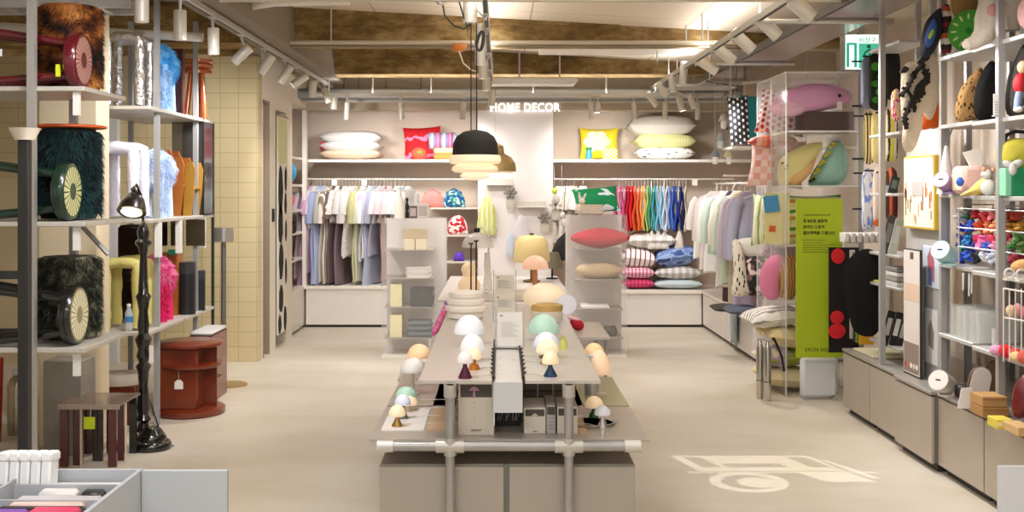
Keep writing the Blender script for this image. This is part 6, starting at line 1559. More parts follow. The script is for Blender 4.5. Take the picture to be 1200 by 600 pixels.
# cream animal rug with dark brush marks, orange rug behind
t = thing('shaped_rug', 'large cream animal shaped rug with black brush marks hanging on the right rack', 'rug', (PX(1078, 6.15), 6.15, PZ(178, 6.15)))
ol = [(1057, 84), (1062, 74), (1070, 72), (1078, 68), (1088, 62), (1096, 66), (1101, 82), (1103, 104), (1098, 124), (1093, 138), (1087, 140), (1082, 132), (1081, 145), (1076, 164), (1070, 176), (1062, 178), (1057, 168), (1058, 150), (1056, 132), (1055, 108)]
puffpx(ol, 6.15, .03, mat('#e6d5bb', .95, bump=.4, bs=60), 'pile', t, p_=.3)
rr = random.Random(12)
for i, (a0, b0, a1, b1) in enumerate(((1062, 80, 1058, 84), (1086, 64, 1078, 78), (1078, 78, 1068, 92), (1068, 92, 1064, 102), (1064, 102, 1056, 112), (1084, 82, 1088, 92), (1086, 94, 1078, 106), (1078, 98, 1076, 116), (1076, 106, 1068, 120), (1068, 112, 1072, 128), (1066, 120, 1060, 138), (1060, 136, 1062, 150), (1082, 100, 1080, 112))):
    a, b_ = P(a0, b0, 6.115), P(a1, b1, 6.115)
    q = MB()
    for j in range(7):
        u = j / 6; c_ = a.lerp(b_, u); d_ = Vector((rr.uniform(-.02, .02), 0, rr.uniform(-.02, .02)))
        q.tube([c_ - d_, c_ + d_], .009, 6)
    q.tube([a, b_], .012, 6)
    q.build('black_mark', mat('#26211d', .9), t)
MB().tube([P(1090, 62, 6.15), Vector((PX(1090, 6.15), 6.15, 2.6))], .005, 6).build('hook', STEEL, t)
C('orange_rug', 'plain orange rug hanging behind the cream animal rug', 'rug', 6.24, [(1082, 95), (1098, 84), (1106, 100), (1106, 125), (1104, 146), (1092, 150), (1080, 150), (1078, 125)], .03, mat('#d9641c', .95, bump=.4, bs=60))
# parrot-like cushion and striped pouch upper
t = thing('patterned_cushion', 'dark cushion painted blue and green hanging above the cream rug', 'cushion', (PX(1090, 5.95), 5.95, PZ(68, 5.95)))
puffpx([(1100, 10), (1104, 14), (1104, 32), (1100, 50), (1092, 64), (1084, 68), (1078, 62), (1080, 42), (1086, 24)], 5.95, .1, mat('#2b2a36', .9, bump=.3), 'body', t)
puffpx([(1094, 22), (1098, 30), (1095, 46), (1088, 56), (1084, 50), (1087, 34)], 5.89, .03, mat('#3f62a8', .9), 'blue_patch', t)
puffpx([(1093, 34), (1095, 38), (1090, 46), (1088, 42)], 5.87, .02, mat('#9ac23c', .9), 'green_patch', t)
C('patterned_pouch', 'dark red and black banded pouch on the top shelf of right rack', 'pouch', 5.95, [(1104, 8), (1112, 6), (1115, 20), (1115, 58), (1110, 62), (1103, 60), (1102, 30)], .06, pat('stripes', ['#7a1626', '#2a1a1c', '#e2d6c6', '#c2582c', '#2a1a1c'], 1.8, axis='Z', dist=.08))
t = thing('kiwi_cushion', 'round green slice cushion with pale seeds on the top right shelf', 'cushion', (PX(1137, 5.85), 5.85, 2.22))
Mk = tr(PX(1137, 5.85), 5.85, 2.22 + .115) @ rotz(R(-40)) @ rotx(R(90)); 
MB(Mk).lathe([(.001, -.03), (.09, -.028), (.112, -.01), (.112, .01), (.09, .028), (.001, .03)], (0, 0, 0), 32).build('body', mat('#4fae3c', .85, bump=.2), t)
MB(Mk).lathe([(.001, .034), (.018, .032)], (0, 0, 0), 16).build('centre', mat('#2a8a2c', .8), t)
for j in range(12):
    a = 2 * PI * j / 12
    MB(Mk).ell((.075 * math.cos(a), .075 * math.sin(a), .026), .019, .007, .006, 8, 6, rot=rotz(a)).build('seed', mat('#dbe6a4', .8), t)
t = thing('plush_animal', 'white and pink long limbed plush animal on the top right shelf', 'plush toy', (PX(1165, 5.4), 5.4, 2.2))
wp = mat('#e6dccd', .95, bump=.4, bs=40)
MB().tube([P(1133, 53, 5.4), P(1142, 50, 5.4), P(1152, 42, 5.4), P(1160, 26, 5.4), P(1168, 6, 5.4)], [.03, .035, .05, .075, .085], 18).ell(P(1135, 52, 5.4), .03, .03, .025).build('leg', wp, t)
MB().tube([P(1184, 36, 5.35), P(1184, 14, 5.35), P(1180, -6, 5.35)], [.04, .05, .07], 18).build('leg', wp, t)
MB().ell(P(1172, -8, 5.4), .1, .08, .09).build('body', wp, t)
MB().ell(P(1164, 12, 5.33), .03, .02, .03).build('pink_patch', mat('#e8a8a8', .95), t)
C('tan_cushion', 'plain tan cushion at the back of the top right shelf', 'cushion', 6.1 - .15, oval(1130, 4, 16, 22), .08, mat('#b08a54', .9))
C('pink_plush', 'pale pink plush at the top right picture corner', 'plush toy', 5.1, oval(1203, 15, 9, 20), .1, mat('#eab6b4', .9))
# second shelf (z 1.85)
leo = pat('cells', ['#2e1c0e', '#b98a50', '#c99e64'], 8, th=.3, rough=.95)
def on(px, X): return Yx(px, X)
C('leopard_cushion', 'leopard print arched cushion on the shelf beside the black oval one', 'cushion', 5.85, [(1121, 141), (1120, 122), (1127, 102), (1138, 88), (1149, 79), (1153, 88), (1152, 120), (1150, 141), (1135, 143)], .1, leo)
C('black_cushion', 'black furry oval cushion right of the leopard print cushion', 'cushion', 5.7, [(1144, 139), (1142, 112), (1149, 88), (1160, 72), (1168, 76), (1171, 100), (1170, 126), (1166, 139)], .12, mat('#0d0c0c', .95, bump=.4, bs=70))
C('dark_cushion', 'charcoal grey cushion behind the red toy figure on the right', 'cushion', 5.3, [(1180, 134), (1181, 96), (1190, 68), (1202, 52), (1212, 90), (1210, 134)], .12, mat('#4a4441', .95, bump=.4, bs=60))
t = thing('display_card', 'small white printed card standing on the shelf by the black cushion', 'card', (PX(1167, 5.2), 5.2, 1.842))
MB().box(PX(1164.5, 5.2), PX(1170.5, 5.2), 5.2, 5.205, 1.842, PZ(110, 5.2)).build('card', PAPER, t, smooth=False); MB().box(PX(1164.5, 5.2), PX(1170.5, 5.2), 5.19, 5.22, 1.842, 1.848).build('foot', STEEL, t, smooth=False)
q = MB()
for j in range(5): q.box(PX(1165.5, 5.2), PX(1169.5, 5.2), 5.198, 5.2, 1.86 + j * .012, 1.862 + j * .012)
tag(q.build('printed_lines', mat('#8d8984', .6), t, smooth=False), kind='stuff')
t = thing('toy_figure', 'red, blue and white seated toy figure at the right picture edge', 'figurine', (PX(1196, 4.95), 4.95, 1.842))
MB().ell((PX(1196, 4.95), 4.95, 1.97), .032, .03, .05).build('torso', mat('#c8202c', .6), t)
MB().ell((PX(1199, 4.95), 4.95, 2.045), .025, .025, .03).build('head', mat('#e6c09a', .6), t)
MB().tube([(PX(1190, 4.95), 4.93, 1.86), (PX(1192, 4.95), 4.94, 1.9), (PX(1196, 4.95), 4.95, 1.95)], .017, 10).build('leg', mat('#8fa0c8', .6), t)
MB().ell((PX(1200, 4.95), 4.92, 1.862), .03, .03, .019).build('shoe', BLACK, t); MB().ell((PX(1191, 4.95), 4.93, 1.856), .02, .03, .014).build('shoe', WHITE, t)
# third shelf (z 1.476)
t = thing('white_vase', 'tall tapered white vase on the shelf behind the lilac lamp', 'vase', (PX(1110, 5.95), 5.95, 1.476))
MB().lathe([(.05, 0), (.045, .06), (.02, .2), (.008, .26)], (PX(1109, 5.98), 5.98, 1.476), 20).build('body', mat('#e9e4de', .3), t)
MB().tube([(PX(1110, 5.98), 5.98, 1.73), (PX(1113, 5.98), 5.98, 1.79), (PX(1117, 5.98), 5.98, 1.84)], .003, 6).build('stem', BLACK, t)
def cuplamp(px, Y, z, m, m2, label, r=.045, L_=.1, gr='small clip spotlights on the right rack'):
    X = PX(px, Y); t = thing('cup_spotlight', label, 'lamp', (X, Y, z), gr)
    Mt = tr(X, Y, z + r + .012) @ rotz(R(38)) @ roty(R(-66))
    MB(Mt).lathe([(r * .6, -L_ * .5), (r * .95, -L_ * .45), (r, L_ * .5), (r * .92, L_ * .5)], (0, 0, 0), 28).build('cup', m, t)
    MB(Mt).lathe([(r * .94, L_ * .5), (.001, L_ * .505)], (0, 0, 0), 24).build('front', m2, t)
    MB(Mt).box(-.004, .004, -.014, .014, L_ * .506, L_ * .51).build('switch', BLACK, t, smooth=False)
    MB().lathe([(r * .8, 0), (r * .8, .01), (.012, .014), (.01, .03)], (X + .02, Y, z), 20).build('base', m, t)
cuplamp(1108, 5.85, 1.476, mat('#a58bb4', .5), mat('#d6c8ec', .4), 'lilac cup shaped spotlight tilted to the left on the third shelf')
cuplamp(1107, 5.85, 1.10, mat('#b4dfe0', .5), mat('#cfe6f6', .4), 'pale blue cup shaped spotlight tilted to the left on the fourth shelf', r=.052)
cuplamp(1105, 6.1 - .35, .43, mat('#d6cfc6', .5), mat('#f2efea', .4), 'white cup shaped spotlight on the low cabinet top', r=.055)
t = thing('tissue_box', 'pink padded tissue box cover with a white tissue sticking out', 'tissue box', (PX(1147, 5.72), 5.72, 1.476))
MB().box(PX(1129, 5.66), PX(1165, 5.66), 5.66, 5.82, 1.476, 1.476 + .145, .02).build('cover', mat('#efc4bc', .8, bump=.15), t)
MB().prism([(PX(1142, 5.7), 1.6), (PX(1154, 5.7), 1.6), (PX(1153, 5.7), 1.7), (PX(1144, 5.7), 1.705), (PX(1131, 5.7), 1.69)], .012, tr(0, 5.73, 0)).build('tissue', mat('#f4efe9', .8), t, smooth=False)
MB().box(PX(1129, 5.66) - .002, PX(1129, 5.66), 5.68, 5.8, 1.5, 1.58).build('side_panel', mat('#f2d6b8', .8), t, smooth=False)
C('blue_ball', 'small blue ball pinned beside the pink tissue box', 'ball', 5.62, oval(1125, 213, 4.5, 5.5), .04, mat('#2f62c8', .6))
t = thing('plush_toy', 'small white and grey plush leaning on the yellow cloth, third shelf', 'plush toy', (PX(1157, 5.5), 5.55, 1.47))
MB().ell((PX(1158, 5.5), 5.5, 1.51), .035, .035, .042).ell((PX(1156, 5.5), 5.5, 1.575), .026, .026, .024).build('body', mat('#dcdad6', .9, bump=.2), t)
MB().ell((PX(1152, 5.5), 5.49, 1.6), .01, .01, .012).build('ear', mat('#e2a878', .9), t); MB().ell((PX(1163, 5.5), 5.49, 1.598), .01, .01, .012).build('ear', mat('#e2a878', .9), t)
tag(MB().puff([(-.11, 0), (.03, 0), (.05, .05), (.02, .1), (-.02, .07), (-.06, .03)], .06).build('yellow_cloth', mat('#e6cd78', .9, bump=.3), mw=tr(PX(1150, 5.56), 5.56, 1.47)), 'pale yellow crumpled cloth in front of the pink tissue box', 'cloth')
yb_bag = C('yellow_bag', 'soft yellow bag with black handle behind the green box', 'bag', 5.3, [(1168, 196), (1167, 172), (1174, 164), (1195, 162), (1214, 166), (1214, 198), (1190, 199)], .12, mat('#d3c648', .8, bump=.1))
MB().tube([P(1177, 166, 5.28), P(1180, 158, 5.28), P(1190, 154, 5.28), P(1204, 155, 5.28), P(1212, 164, 5.28)], .009, 8).build('handle', BLACK, yb_bag)
t = thing('green_box', 'glossy two tone green gift box with a white bow on the third shelf', 'box', (PX(1192, 5.2), 5.2, 1.468))
MB().box(PX(1178, 5.2), PX(1186, 5.2), 5.2, 5.3, 1.468, 1.6, .004).build('side', mat('#8fd6b0', .4), t, smooth=False)
MB().box(PX(1186, 5.2), PX(1215, 5.2), 5.2, 5.3, 1.468, 1.6, .004).build('front', mat('#1f8f5c', .4), t, smooth=False)
MB().ell(P(1182, 193, 5.17), .03, .012, .018, rot=roty(R(25))).ell(P(1192, 192, 5.17), .03, .012, .018, rot=roty(R(-25))).ell(P(1187, 198, 5.16), .018, .012, .03).build('bow', mat('#e2dfdc', .8, bump=.4), t)
# fourth level: bundles of coloured scrunchies hanging on wire tiers
t = thing('wire_basket', 'wire tier stand packed with coloured cloth bundles on the fourth shelf', 'wire stand', (2.6, 5.5, 1.1))
for z in (1.2, 1.3, 1.4):
    MB().tube([(2.42, 5.85, z), (2.42, 4.7, z)], .004, 6).build('wire', STEEL, t); MB().tube([(2.6, 5.85, z), (2.6, 4.7, z)], .004, 6).build('wire', STEEL, t)
for Y in (5.84, 5.3, 4.75): MB().tube([(2.42, Y, 1.102), (2.42, Y, 1.42), (2.6, Y, 1.42), (2.6, Y, 1.102)], .005, 6).build('upright', STEEL, t)
rows_ = [(254, ['#e9e6e2', '#2c5a3c', '#c0303c', '#e8505c', '#f08a90', '#e86a50', '#a8402c', '#c04a34']),
         (266, ['#2440a8', '#3a54c4', '#e2562c', '#f08a50', '#f2a878', '#e8743c', '#9a6a20', '#c68c2c']),
         (281, ['#223c94', '#2a7ab4', '#d42c5c', '#f278b4', '#e84a6c', '#d23c5c', '#b82858', '#6a9a5a']),
         (289, ['#2a8f7a', '#1f3f8f', '#f48cc0', '#3c62c8', '#f2a0c0', '#e2e4ea', '#4a8a4a', '#5a7a3a']),
         (301, ['#2c54c8', '#3a64d0', '#1d1c20', '#dfe2ec', '#c9d0e2', '#d5d9e6', '#8a1c34', '#b22a44'])]
nm = {'#': 'x'}
CN = ['white', 'blue', 'red', 'pink', 'orange', 'green', 'dark blue', 'coral']
cnt = 0
for ri, (py, cols) in enumerate(rows_):
    for ci, c in enumerate(cols):
        px = 1126 + ci * 9.6 + (ri % 2) * 3; X = 2.5; Y = X * F / (px - CX); k = s_(Y)
        rr = random.Random(ri * 10 + ci); o = MB()
        for j in range(6):
            a = rr.uniform(0, 6)
            o.ell((PX(px, Y) + .016 * math.cos(a + j * 1.6) , Y - .02 + .012 * (j % 2), PZ(py, Y) + .015 * math.sin(a + j * 1.6)), .034, .024, .011, 10, 7, rot=roty(rr.uniform(-1.2, 1.2)) @ rotz(rr.uniform(-1, 1)))
        v = [int(c[i:i + 2], 16) for i in (1, 3, 5)]
        o = o.build('cloth_bundle', mat(c, .8, bump=.4, bs=60))
        tag(o, 'knotted cloth bundle, %s in row %s of the wire tier stand' % (ORD[ci], ('one', 'two', 'three', 'four', 'five')[ri]), 'cloth bundle', 'knotted cloth bundles on the wire tier stand')
        cnt += 1
for i, px in enumerate((1183, 1197)):
    Y = 4.98 - i * .05; t = thing('ring_holder', '%s white ring shaped holder at the right end of the fourth shelf' % ('left', 'right')[i], 'holder', (PX(px, Y), Y, 1.092), 'white ring holders')
    MB().tube([(PX(px, Y) + .022 * math.cos(a), Y, 1.092 + .03 + .022 * math.sin(a)) for a in [R(15 * j) for j in range(25)]], .005, 8).build('ring', WHITE, t)
    MB().box(PX(px, Y) - .02, PX(px, Y) + .02, Y - .02, Y + .02, 1.092, 1.1).build('base', WHITE, t, smooth=False)
C('orange_bundle', 'pale orange cloth bundle at the right end of the fourth shelf', 'cloth bundle', 5.05, [(1184, 312), (1190, 306), (1202, 304), (1208, 312), (1202, 318), (1188, 317)], .06, mat('#eeb878', .9, bump=.3))
for i, (px, h) in enumerate(((1129, 20), (1136, 27), (1139, 24))):
    Y = 5.7; tag(MB().tube([P(px, 320, Y), P(px - .5, 320 + h, Y)], [.006, .004], 8).build('hanging_tassel', mat('#ece6de', .7)), 'white thin tassel hanging under the fourth shelf, %s from the left' % ORD[i], 'tassel', 'white tassels under the fourth shelf')
# fifth shelf: clear cases and coloured plush
for i in range(15):
    Y = 6.0 - i * .027
    X = 2.43 + .05 * (i % 3 == 0) 
    t = tag(MB().box(X, X + .2, Y, Y + .004, .72, .72 + .155 + .01 * (i % 4 == 1)).build('clear_case', CLEAR2 if i % 2 else mix_clear('#e6e6df', .5, .1), smooth=False), 'clear plastic case standing in the row on the fifth shelf, %s from the far end' % ORD[i], 'case', 'clear cases on the fifth shelf')
t = thing('price_stand', 'small white price stand in front of the clear cases', 'sign', (PX(1165, 5.5), 5.5, .712))
MB().box(PX(1163, 5.5), PX(1168, 5.5), 5.5, 5.505, .712, .81).build('card', PAPER, t, smooth=False); MB().box(PX(1162, 5.5), PX(1169, 5.5), 5.49, 5.52, .712, .72).build('foot', STEEL, t, smooth=False)
for i, (px, py, rx, ry, c, lab) in enumerate(((1168, 397, 8, 6.5, '#e3a4c6', 'lilac pink'), (1179, 395, 8, 8, '#d62a34', 'red'), (1190, 394, 8, 7, '#e2484a', 'bright coral red'), (1191, 403, 7, 6, '#f0cf9a', 'cream'), (1200, 398, 7, 8, '#e26a5a', 'salmon'))):
    Y = 5.25 - i * .06
    k = s_(Y); X = PX(px, Y)
    tag(MB().ell((X, Y, .712 + ry * k), rx * k, .04, ry * k, 16, 10).build('fluffy_bundle', mat(c, .95, bump=.6, bs=50)), '%s fluffy bundle on the fifth shelf at the right picture edge' % lab, 'plush', 'fluffy bundles on the fifth shelf')
t = thing('wire_cage', 'small white wire rack holding pink goods at the right picture edge', 'wire stand', (PX(1190, 5.1), 5.1, .712))
for z_q in (338, 372): MB().tube([P(1176, z_q, 5.1), P(1206, z_q + 5, 4.95)], .004, 8).build('bar', WHITE, t)
for a in (1176, 1183, 1190, 1197, 1204): MB().tube([P(a, 338, 5.08), Vector((PX(a, 5.08), 5.08, .712))], .003, 6).build('wire', WHITE, t)
for i, (px, py, c, lab) in enumerate(((1184, 364, '#f2cfa0', 'cream'), (1192, 362, '#f0a8a8', 'pink'), (1199, 366, '#e88a9a', 'rose'))):
    C('small_pouch', '%s small pouch held in the white wire rack' % lab, 'pouch', 5.14, oval(px, py, 5, 7), .04, mat(c, .9, bump=.4), 'small pouches in the white wire rack')
# low cabinet top goods
zc0 = .43
t = thing('black_camera_box', 'small black gadget lying on the cabinet beside the white cup spotlight', 'gadget', (PX(1127, 5.7), 5.7, zc0))
MB().box(PX(1121, 5.7), PX(1135, 5.7), 5.66, 5.74, zc0, zc0 + .065, .012).build('body', mat('#2b2523', .5), t)
MB().lathe([(.02, 0), (.02, .006)], (PX(1129, 5.65), 5.66, zc0 + .03), 16, rotx(R(90))).build('lens', mat('#6b3038', .4), t)
def paddle(px, Y, z, wpx, hpx, m, m2, label, tilt):
    k = s_(Y); X = PX(px, Y)
    t = thing('oval_mirror_stand', label, 'stand', (X, Y, z), 'oval board stands on the cabinet')
    w_, h = wpx * k / 2, hpx * k
    poly = [(-w_, .02)] + [(-w_ * math.cos(PI * a / 14), h - w_ + w_ * math.sin(PI * a / 14)) for a in range(15)] + [(w_, .02)]
    Mq = tr(X, Y, z) @ roty(R(tilt))
    MB(Mq).prism(poly[::-1], .014).build('board', m, t, smooth=False)
    MB(Mq).prism([(a * .86, .03 + (b_ - .02) * .94) for a, b_ in poly][::-1], .004, tr(0, -.009, 0)).build('face', m2, t, smooth=False)
    MB().box(X - w_ * 1.1, X + w_ * 1.1, Y - .03, Y + .04, z, z + .02, .003).build('foot', m, t, smooth=False)
    return t
t = paddle(1142, 5.45, zc0, 27, 48, mat('#6a5148', .5), mat('#dad3cc', .6), 'rounded display board with white hair brushes hung on it', 12)
paddle(1160, 5.62, zc0, 22, 48, mat('#5c4332', .5), mat('#8d6a4c', .6), 'rounded brown board behind the brush display board', 10)
Y = 5.46
for j, (px, py) in enumerate(((1143, 447), (1148, 446), (1152, 449))):
    MB().box(PX(px - 2, Y), PX(px + 1.5, Y), Y - .012, Y - .006, PZ(py + 12, Y), PZ(py, Y), .002).build('brush', mat('#f2efec', .5), t)
tag(MB().prism([(-.05, 0), (.04, 0), (.02, .1), (-.03, .1)], .006, tr(PX(1134, 5.42), 5.42, zc0)).build('white_card', mat('#efece8', .5), smooth=False), 'white folded card leaning before the brush display board', 'card')
for i, (a, b_, z0_, c) in enumerate(((1146, 1177, 0, '#b08450'), (1146, 1175, .05, '#bc9058'))):
    t = thing('cardboard_box', '%s flat brown cardboard box by the rack post' % ('lower', 'upper')[i], 'box', (PX(1160, 5.2), 5.2, zc0 + z0_), 'brown cardboard boxes')
    MB().box(PX(a, 5.25), PX(b_, 5.25), 5.2, 5.34, zc0 + z0_, zc0 + z0_ + .048, .003).build('carton', mat(c, .8), t, smooth=False)
    MB().box(PX(a, 5.25), PX(b_, 5.25), 5.198, 5.2, zc0 + z0_ + .034, zc0 + z0_ + .036).build('lid_edge', mat('#8a6236', .8), t, smooth=False)
t = thing('yellow_carton', 'small yellow carton at the front of the low cabinet top', 'box', (PX(1175, 4.95), 4.95, zc0))
MB().box(PX(1166, 4.97), PX(1185, 4.97), 4.95, 5.05, zc0, zc0 + .042, .002).build('carton', mat('#e6d24a', .6), t, smooth=False)
MB().box(PX(1169, 4.95), PX(1177, 4.95), 4.948, 4.95, zc0 + .012, zc0 + .03).build('printed_panel', mat('#f3e9a8', .6), t, smooth=False)
tag(MB().box(PX(1187, 4.85), PX(1206, 4.85), 4.8, 4.95, zc0, zc0 + .04, .003).build('tan_carton', mat('#d9b27a', .7), smooth=False), 'small tan carton right of the yellow carton', 'box')
C('wine_bag', 'dark wine red shiny bag at the right picture edge on the cabinet', 'bag', 5.0, [(1188, 488), (1187, 465), (1193, 446), (1204, 438), (1212, 460), (1212, 488), (1200, 490)], .1, mat('#6e1f24', .35))
# white board at the lower right
t = thing('display_board', 'small white board at the lower right corner of the picture', 'board', (PX(1192, 3.4), 3.4, 0))
MB().box(PX(1172, 3.4), PX(1215, 3.4), 3.4, 3.42, .02, PZ(547, 3.4)).build('panel', mat('#dfe3e8', .5), t, smooth=False)
MB().box(PX(1172, 3.4), PX(1215, 3.4), 3.34, 3.48, 0, .02).build('foot', trm, t, smooth=False)

# bay with small shelves: magazines, cards
def lean_card(px0, px1, py0, py1, Y, z, m, label, lean=-15, group='printed cards on the small shelves', inner='#d9d9d9'):
    x0_, x1_ = PX(px0, Y), PX(px1, Y); h = (py1 - py0) * s_(Y)
    t = thing('leaning_card', label, 'card', ((x0_ + x1_) / 2, Y, z), group)
    Ml = tr((x0_ + x1_) / 2, Y, z) @ roty(R(-lean)) 
    w_ = (x1_ - x0_) / 2
    MB(Ml).box(-w_, w_, -.004, .004, .0, h, .001).build('board', m, t, smooth=False)
    MB(Ml).box(-w_ * .6, w_ * .6, -.006, -.004, h * .3, h * .8).build('picture', mat(inner, .6), t, smooth=False)
bkc = mat('#26241f', .5)
for i, (a, b_, c, d_, z, m, inn) in enumerate(((1030, 1040, 250, 296, 1.10, mat('#55524e', .5), '#8d8a86'), (1040, 1050, 254, 296, 1.10, mat('#cdd6c8', .5), '#e9ece6'), (1040, 1050, 208, 228, 1.476, mat('#2f3a34', .5), '#7d8c84'), (1031, 1040, 357, 398, .54, bkc, '#cfccc6'), (1041, 1050, 362, 402, .54, bkc, '#e2dfda'), (1049, 1057, 372, 405, .54, bkc, '#bdb9b2'))):
    lean_card(a, b_, c, d_, 6.9 - .02 * i, z, m, ('dark grey magazine on the small shelf above the black oval rug', 'pale green magazine beside the dark grey one', 'dark card on the small shelf below the rugs', 'black framed card, leftmost on the lowest small shelf', 'black framed card, middle on the lowest small shelf', 'black framed card, right on the lowest small shelf')[i], lean=-14, inner=inn)
for i in range(4):
    t = tag(MB().box(2.42, 2.56, 6.75, 6.95, .906 + i * .03, .931 + i * .03, .003).build('flat_box', mat(('#cfc9c0', '#9a968e', '#d9d4cc', '#8a867e')[i], .5), smooth=False), 'thin flat box in the stack on the fourth small shelf, %s from the bottom' % ORD[i], 'box', 'thin boxes on the fourth small shelf')
tag(MB().box(2.41, 2.5, 7.0, 7.15, .906, .918, .002).build('green_booklet', mat('#b9c23c', .6), smooth=False), 'lime green booklet left of the thin flat boxes', 'booklet')
t = thing('small_cup', 'small white cup on the small shelf beneath the rugs', 'cup', (PX(1036, 6.95), 6.95, 1.476)); X = PX(1037, 6.95)
MB().lathe([(.02, 0), (.026, .05), (.022, .05), (.017, .005)], (X, 6.95, 1.476), 20).build('cup', mat('#e2e6ec', .4), t); MB().tube([(X + .025, 6.95, 1.476 + .04), (X + .04, 6.95, 1.476 + .03), (X + .024, 6.95, 1.476 + .012)], .004, 8).build('handle', WHITE, t)
# rolled and shaped rugs hanging in the bay
def rug(cx_, ytop, ybot, wpx, Y, m, label, band=None, col2=None, marks=None):
    t = thing('hanging_rug', label, 'rug', (PX(cx_, Y), Y, PZ(ybot, Y)), 'rounded rugs hanging in the right bay')
    w_ = wpx / 2
    pts = [(cx_ - w_, ybot - 10), (cx_ - w_, ytop + 14), (cx_ - w_ * .7, ytop + 4), (cx_, ytop), (cx_ + w_ * .7, ytop + 4), (cx_ + w_, ytop + 14), (cx_ + w_, ybot - 10), (cx_ + w_ * .6, ybot - 2), (cx_, ybot), (cx_ - w_ * .6, ybot - 2)]
    puffpx(pts, Y, .05, m, 'pile', t, p_=.35)
    if marks:
        for (a, b_, rx, ry, c) in marks: puffpx(oval(a, b_, rx, ry), Y - .03, .012, mat(c, .95), 'patch', t)
    MB().tube([P(cx_, ytop + 6, Y), P(cx_ - 18, ytop + 6, Y + .02)], .006, 8).build('hook_rod', BLACK, t)
rug(1016, 66, 128, 14, 7.5, mat('#8d90a8', .95, bump=.3), 'blue grey rounded rug hanging leftmost in the top row')
rug(1029, 60, 130, 22, 7.4, mat('#1f2a1c', .95, bump=.3), 'black and green monster patterned rug in the top row', marks=[(1026, 78, 5, 5, '#4fa03c'), (1033, 90, 5, 4, '#4fa03c'), (1027, 98, 6, 4, '#3c8a34'), (1032, 108, 6, 5, '#4fa03c'), (1027, 117, 5, 4, '#3c8a34')])
rug(1046, 58, 118, 18, 7.3, mat('#201d1b', .95, bump=.3), 'plain black rounded rug rightmost in the top row')
rug(1018, 130, 193, 13, 7.5, pat('stripes', ['#8d7a3c', '#e2d6a8', '#5a2a30', '#e2d6a8'], 2, axis='X'), 'dark edged striped rug leftmost in the middle row')
rug(1031, 128, 192, 20, 7.4, mat('#e9d794', .95, bump=.3), 'pale yellow rounded rug in the middle row')
rug(1044, 126, 190, 16, 7.3, pat('stripes', ['#e2d460', '#f0e6c0', '#3a3226', '#e2d460'], 1.6, axis='X', dist=.2), 'yellow, cream and black rug rightmost in the middle row')
rug(1018, 197, 272, 16, 7.5, pat('blobs', ['#e6e8ee', '#7d9ae2'], 5, th=.55), 'white and light blue floral rug leftmost in the bottom row')
rug(1031, 194, 264, 16, 7.4, mat('#efd9c6', .95, bump=.3), 'pale peach rug with orange lower edge, bottom row', marks=[(1031, 261, 8, 5, '#e2762c')])
rug(1045, 196, 262, 14, 7.3, pat('stripes', ['#3a1c1a', '#e0703a', '#6a2a24'], 1.5, axis='X'), 'dark brown and orange rug rightmost in the bottom row')
C('graffiti_cushion', 'small magenta and yellow lettered cushion behind the cream rug', 'cushion', 6.9, [(1044, 112), (1052, 104), (1056, 118), (1054, 140), (1046, 140)], .05, pat('blobs', ['#c22a6a', '#e8e0d8', '#e2b82c'], 7, th=.45))

# textile samples rack, black oval rug
t = thing('sample_rack', 'white clip rack holding textile samples beside the lime sign', 'rack', (2.5, 7.75, 0))
MB().tube([(2.38, 7.75, 1.17), (2.8, 7.75, 1.17)], .01, 10).build('rod', WHITE, t); MB().tube([(2.74, 7.75, 0), (2.74, 7.75, 1.17)], .014, 10).build('post', GALV, t); MB().box(2.6, 2.85, 7.65, 7.85, 0, .015).build('foot', GALV, t, smooth=False)
for i in range(9): MB().box(2.385 + i * .044, 2.42 + i * .044, 7.66, 7.78, 1.13, 1.2, .006).build('clip', mat('#e8e4de', .5), t)
t = thing('black_banner', 'black hanging textile with two red flower shapes beside the lime sign', 'textile', (2.33, 7.62, .35))
MB().box(PX(971, 7.62), PX(1006, 7.62), 7.615, 7.62, PZ(413, 7.62), PZ(290, 7.62)).build('cloth', mat('#191315', .9), t, smooth=False)
for a, b_, rx, ry in ((982, 300, 8, 9), (981, 372, 8, 8), (981, 388, 10, 9)):
    puffpx([p_ for p_ in oval(a, b_, rx, ry)], 7.608, .008, mat('#d8202c', .85), 'red_flower', t)
MB().tube([P(988, 290, 7.62), P(988, 284, 7.7)], .004, 6).build('clip', STEEL, t)
for i, (a, b_, top_, bot, Y, c, lab) in enumerate(((996, 1002, 293, 397, 7.56, '#cfc6ba', 'beige grey'), (1000, 1006, 296, 400, 7.53, '#4a3a34', 'dark brown'), (1003, 1009, 298, 402, 7.5, '#6f9a2c', 'leaf green'), (1007, 1014, 300, 404, 7.47, '#233c2a', 'dark green'), (1007, 1024, 383, 404, 7.42, '#d9a32a', 'mustard yellow'))):
    tag(MB().box(PX(a, Y), PX(b_, Y), Y, Y + .012, PZ(bot, Y), PZ(top_, Y), .003).build('textile_sample', mat(c, .95), smooth=False), '%s textile sample hanging behind the black oval rug' % lab, 'textile', 'textile samples')
C('black_oval_rug', 'big plain black oval rug hanging over the low cabinets', 'rug', 7.2, [(1012, 292), (1024, 294), (1034, 306), (1038, 330), (1036, 352), (1034, 376), (1026, 392), (1012, 394), (1000, 386), (994, 366), (990, 344), (987, 322), (996, 302)], .05, mat('#0b0a0a', .97, bump=.3, bs=50))
tag(MB().box(2.36, 2.6, 7.0, 7.4, .431, .445, .004).build('flat_book', mat('#cfc8a8', .6), smooth=False), 'pale book lying on the far end of the low cabinets', 'book')

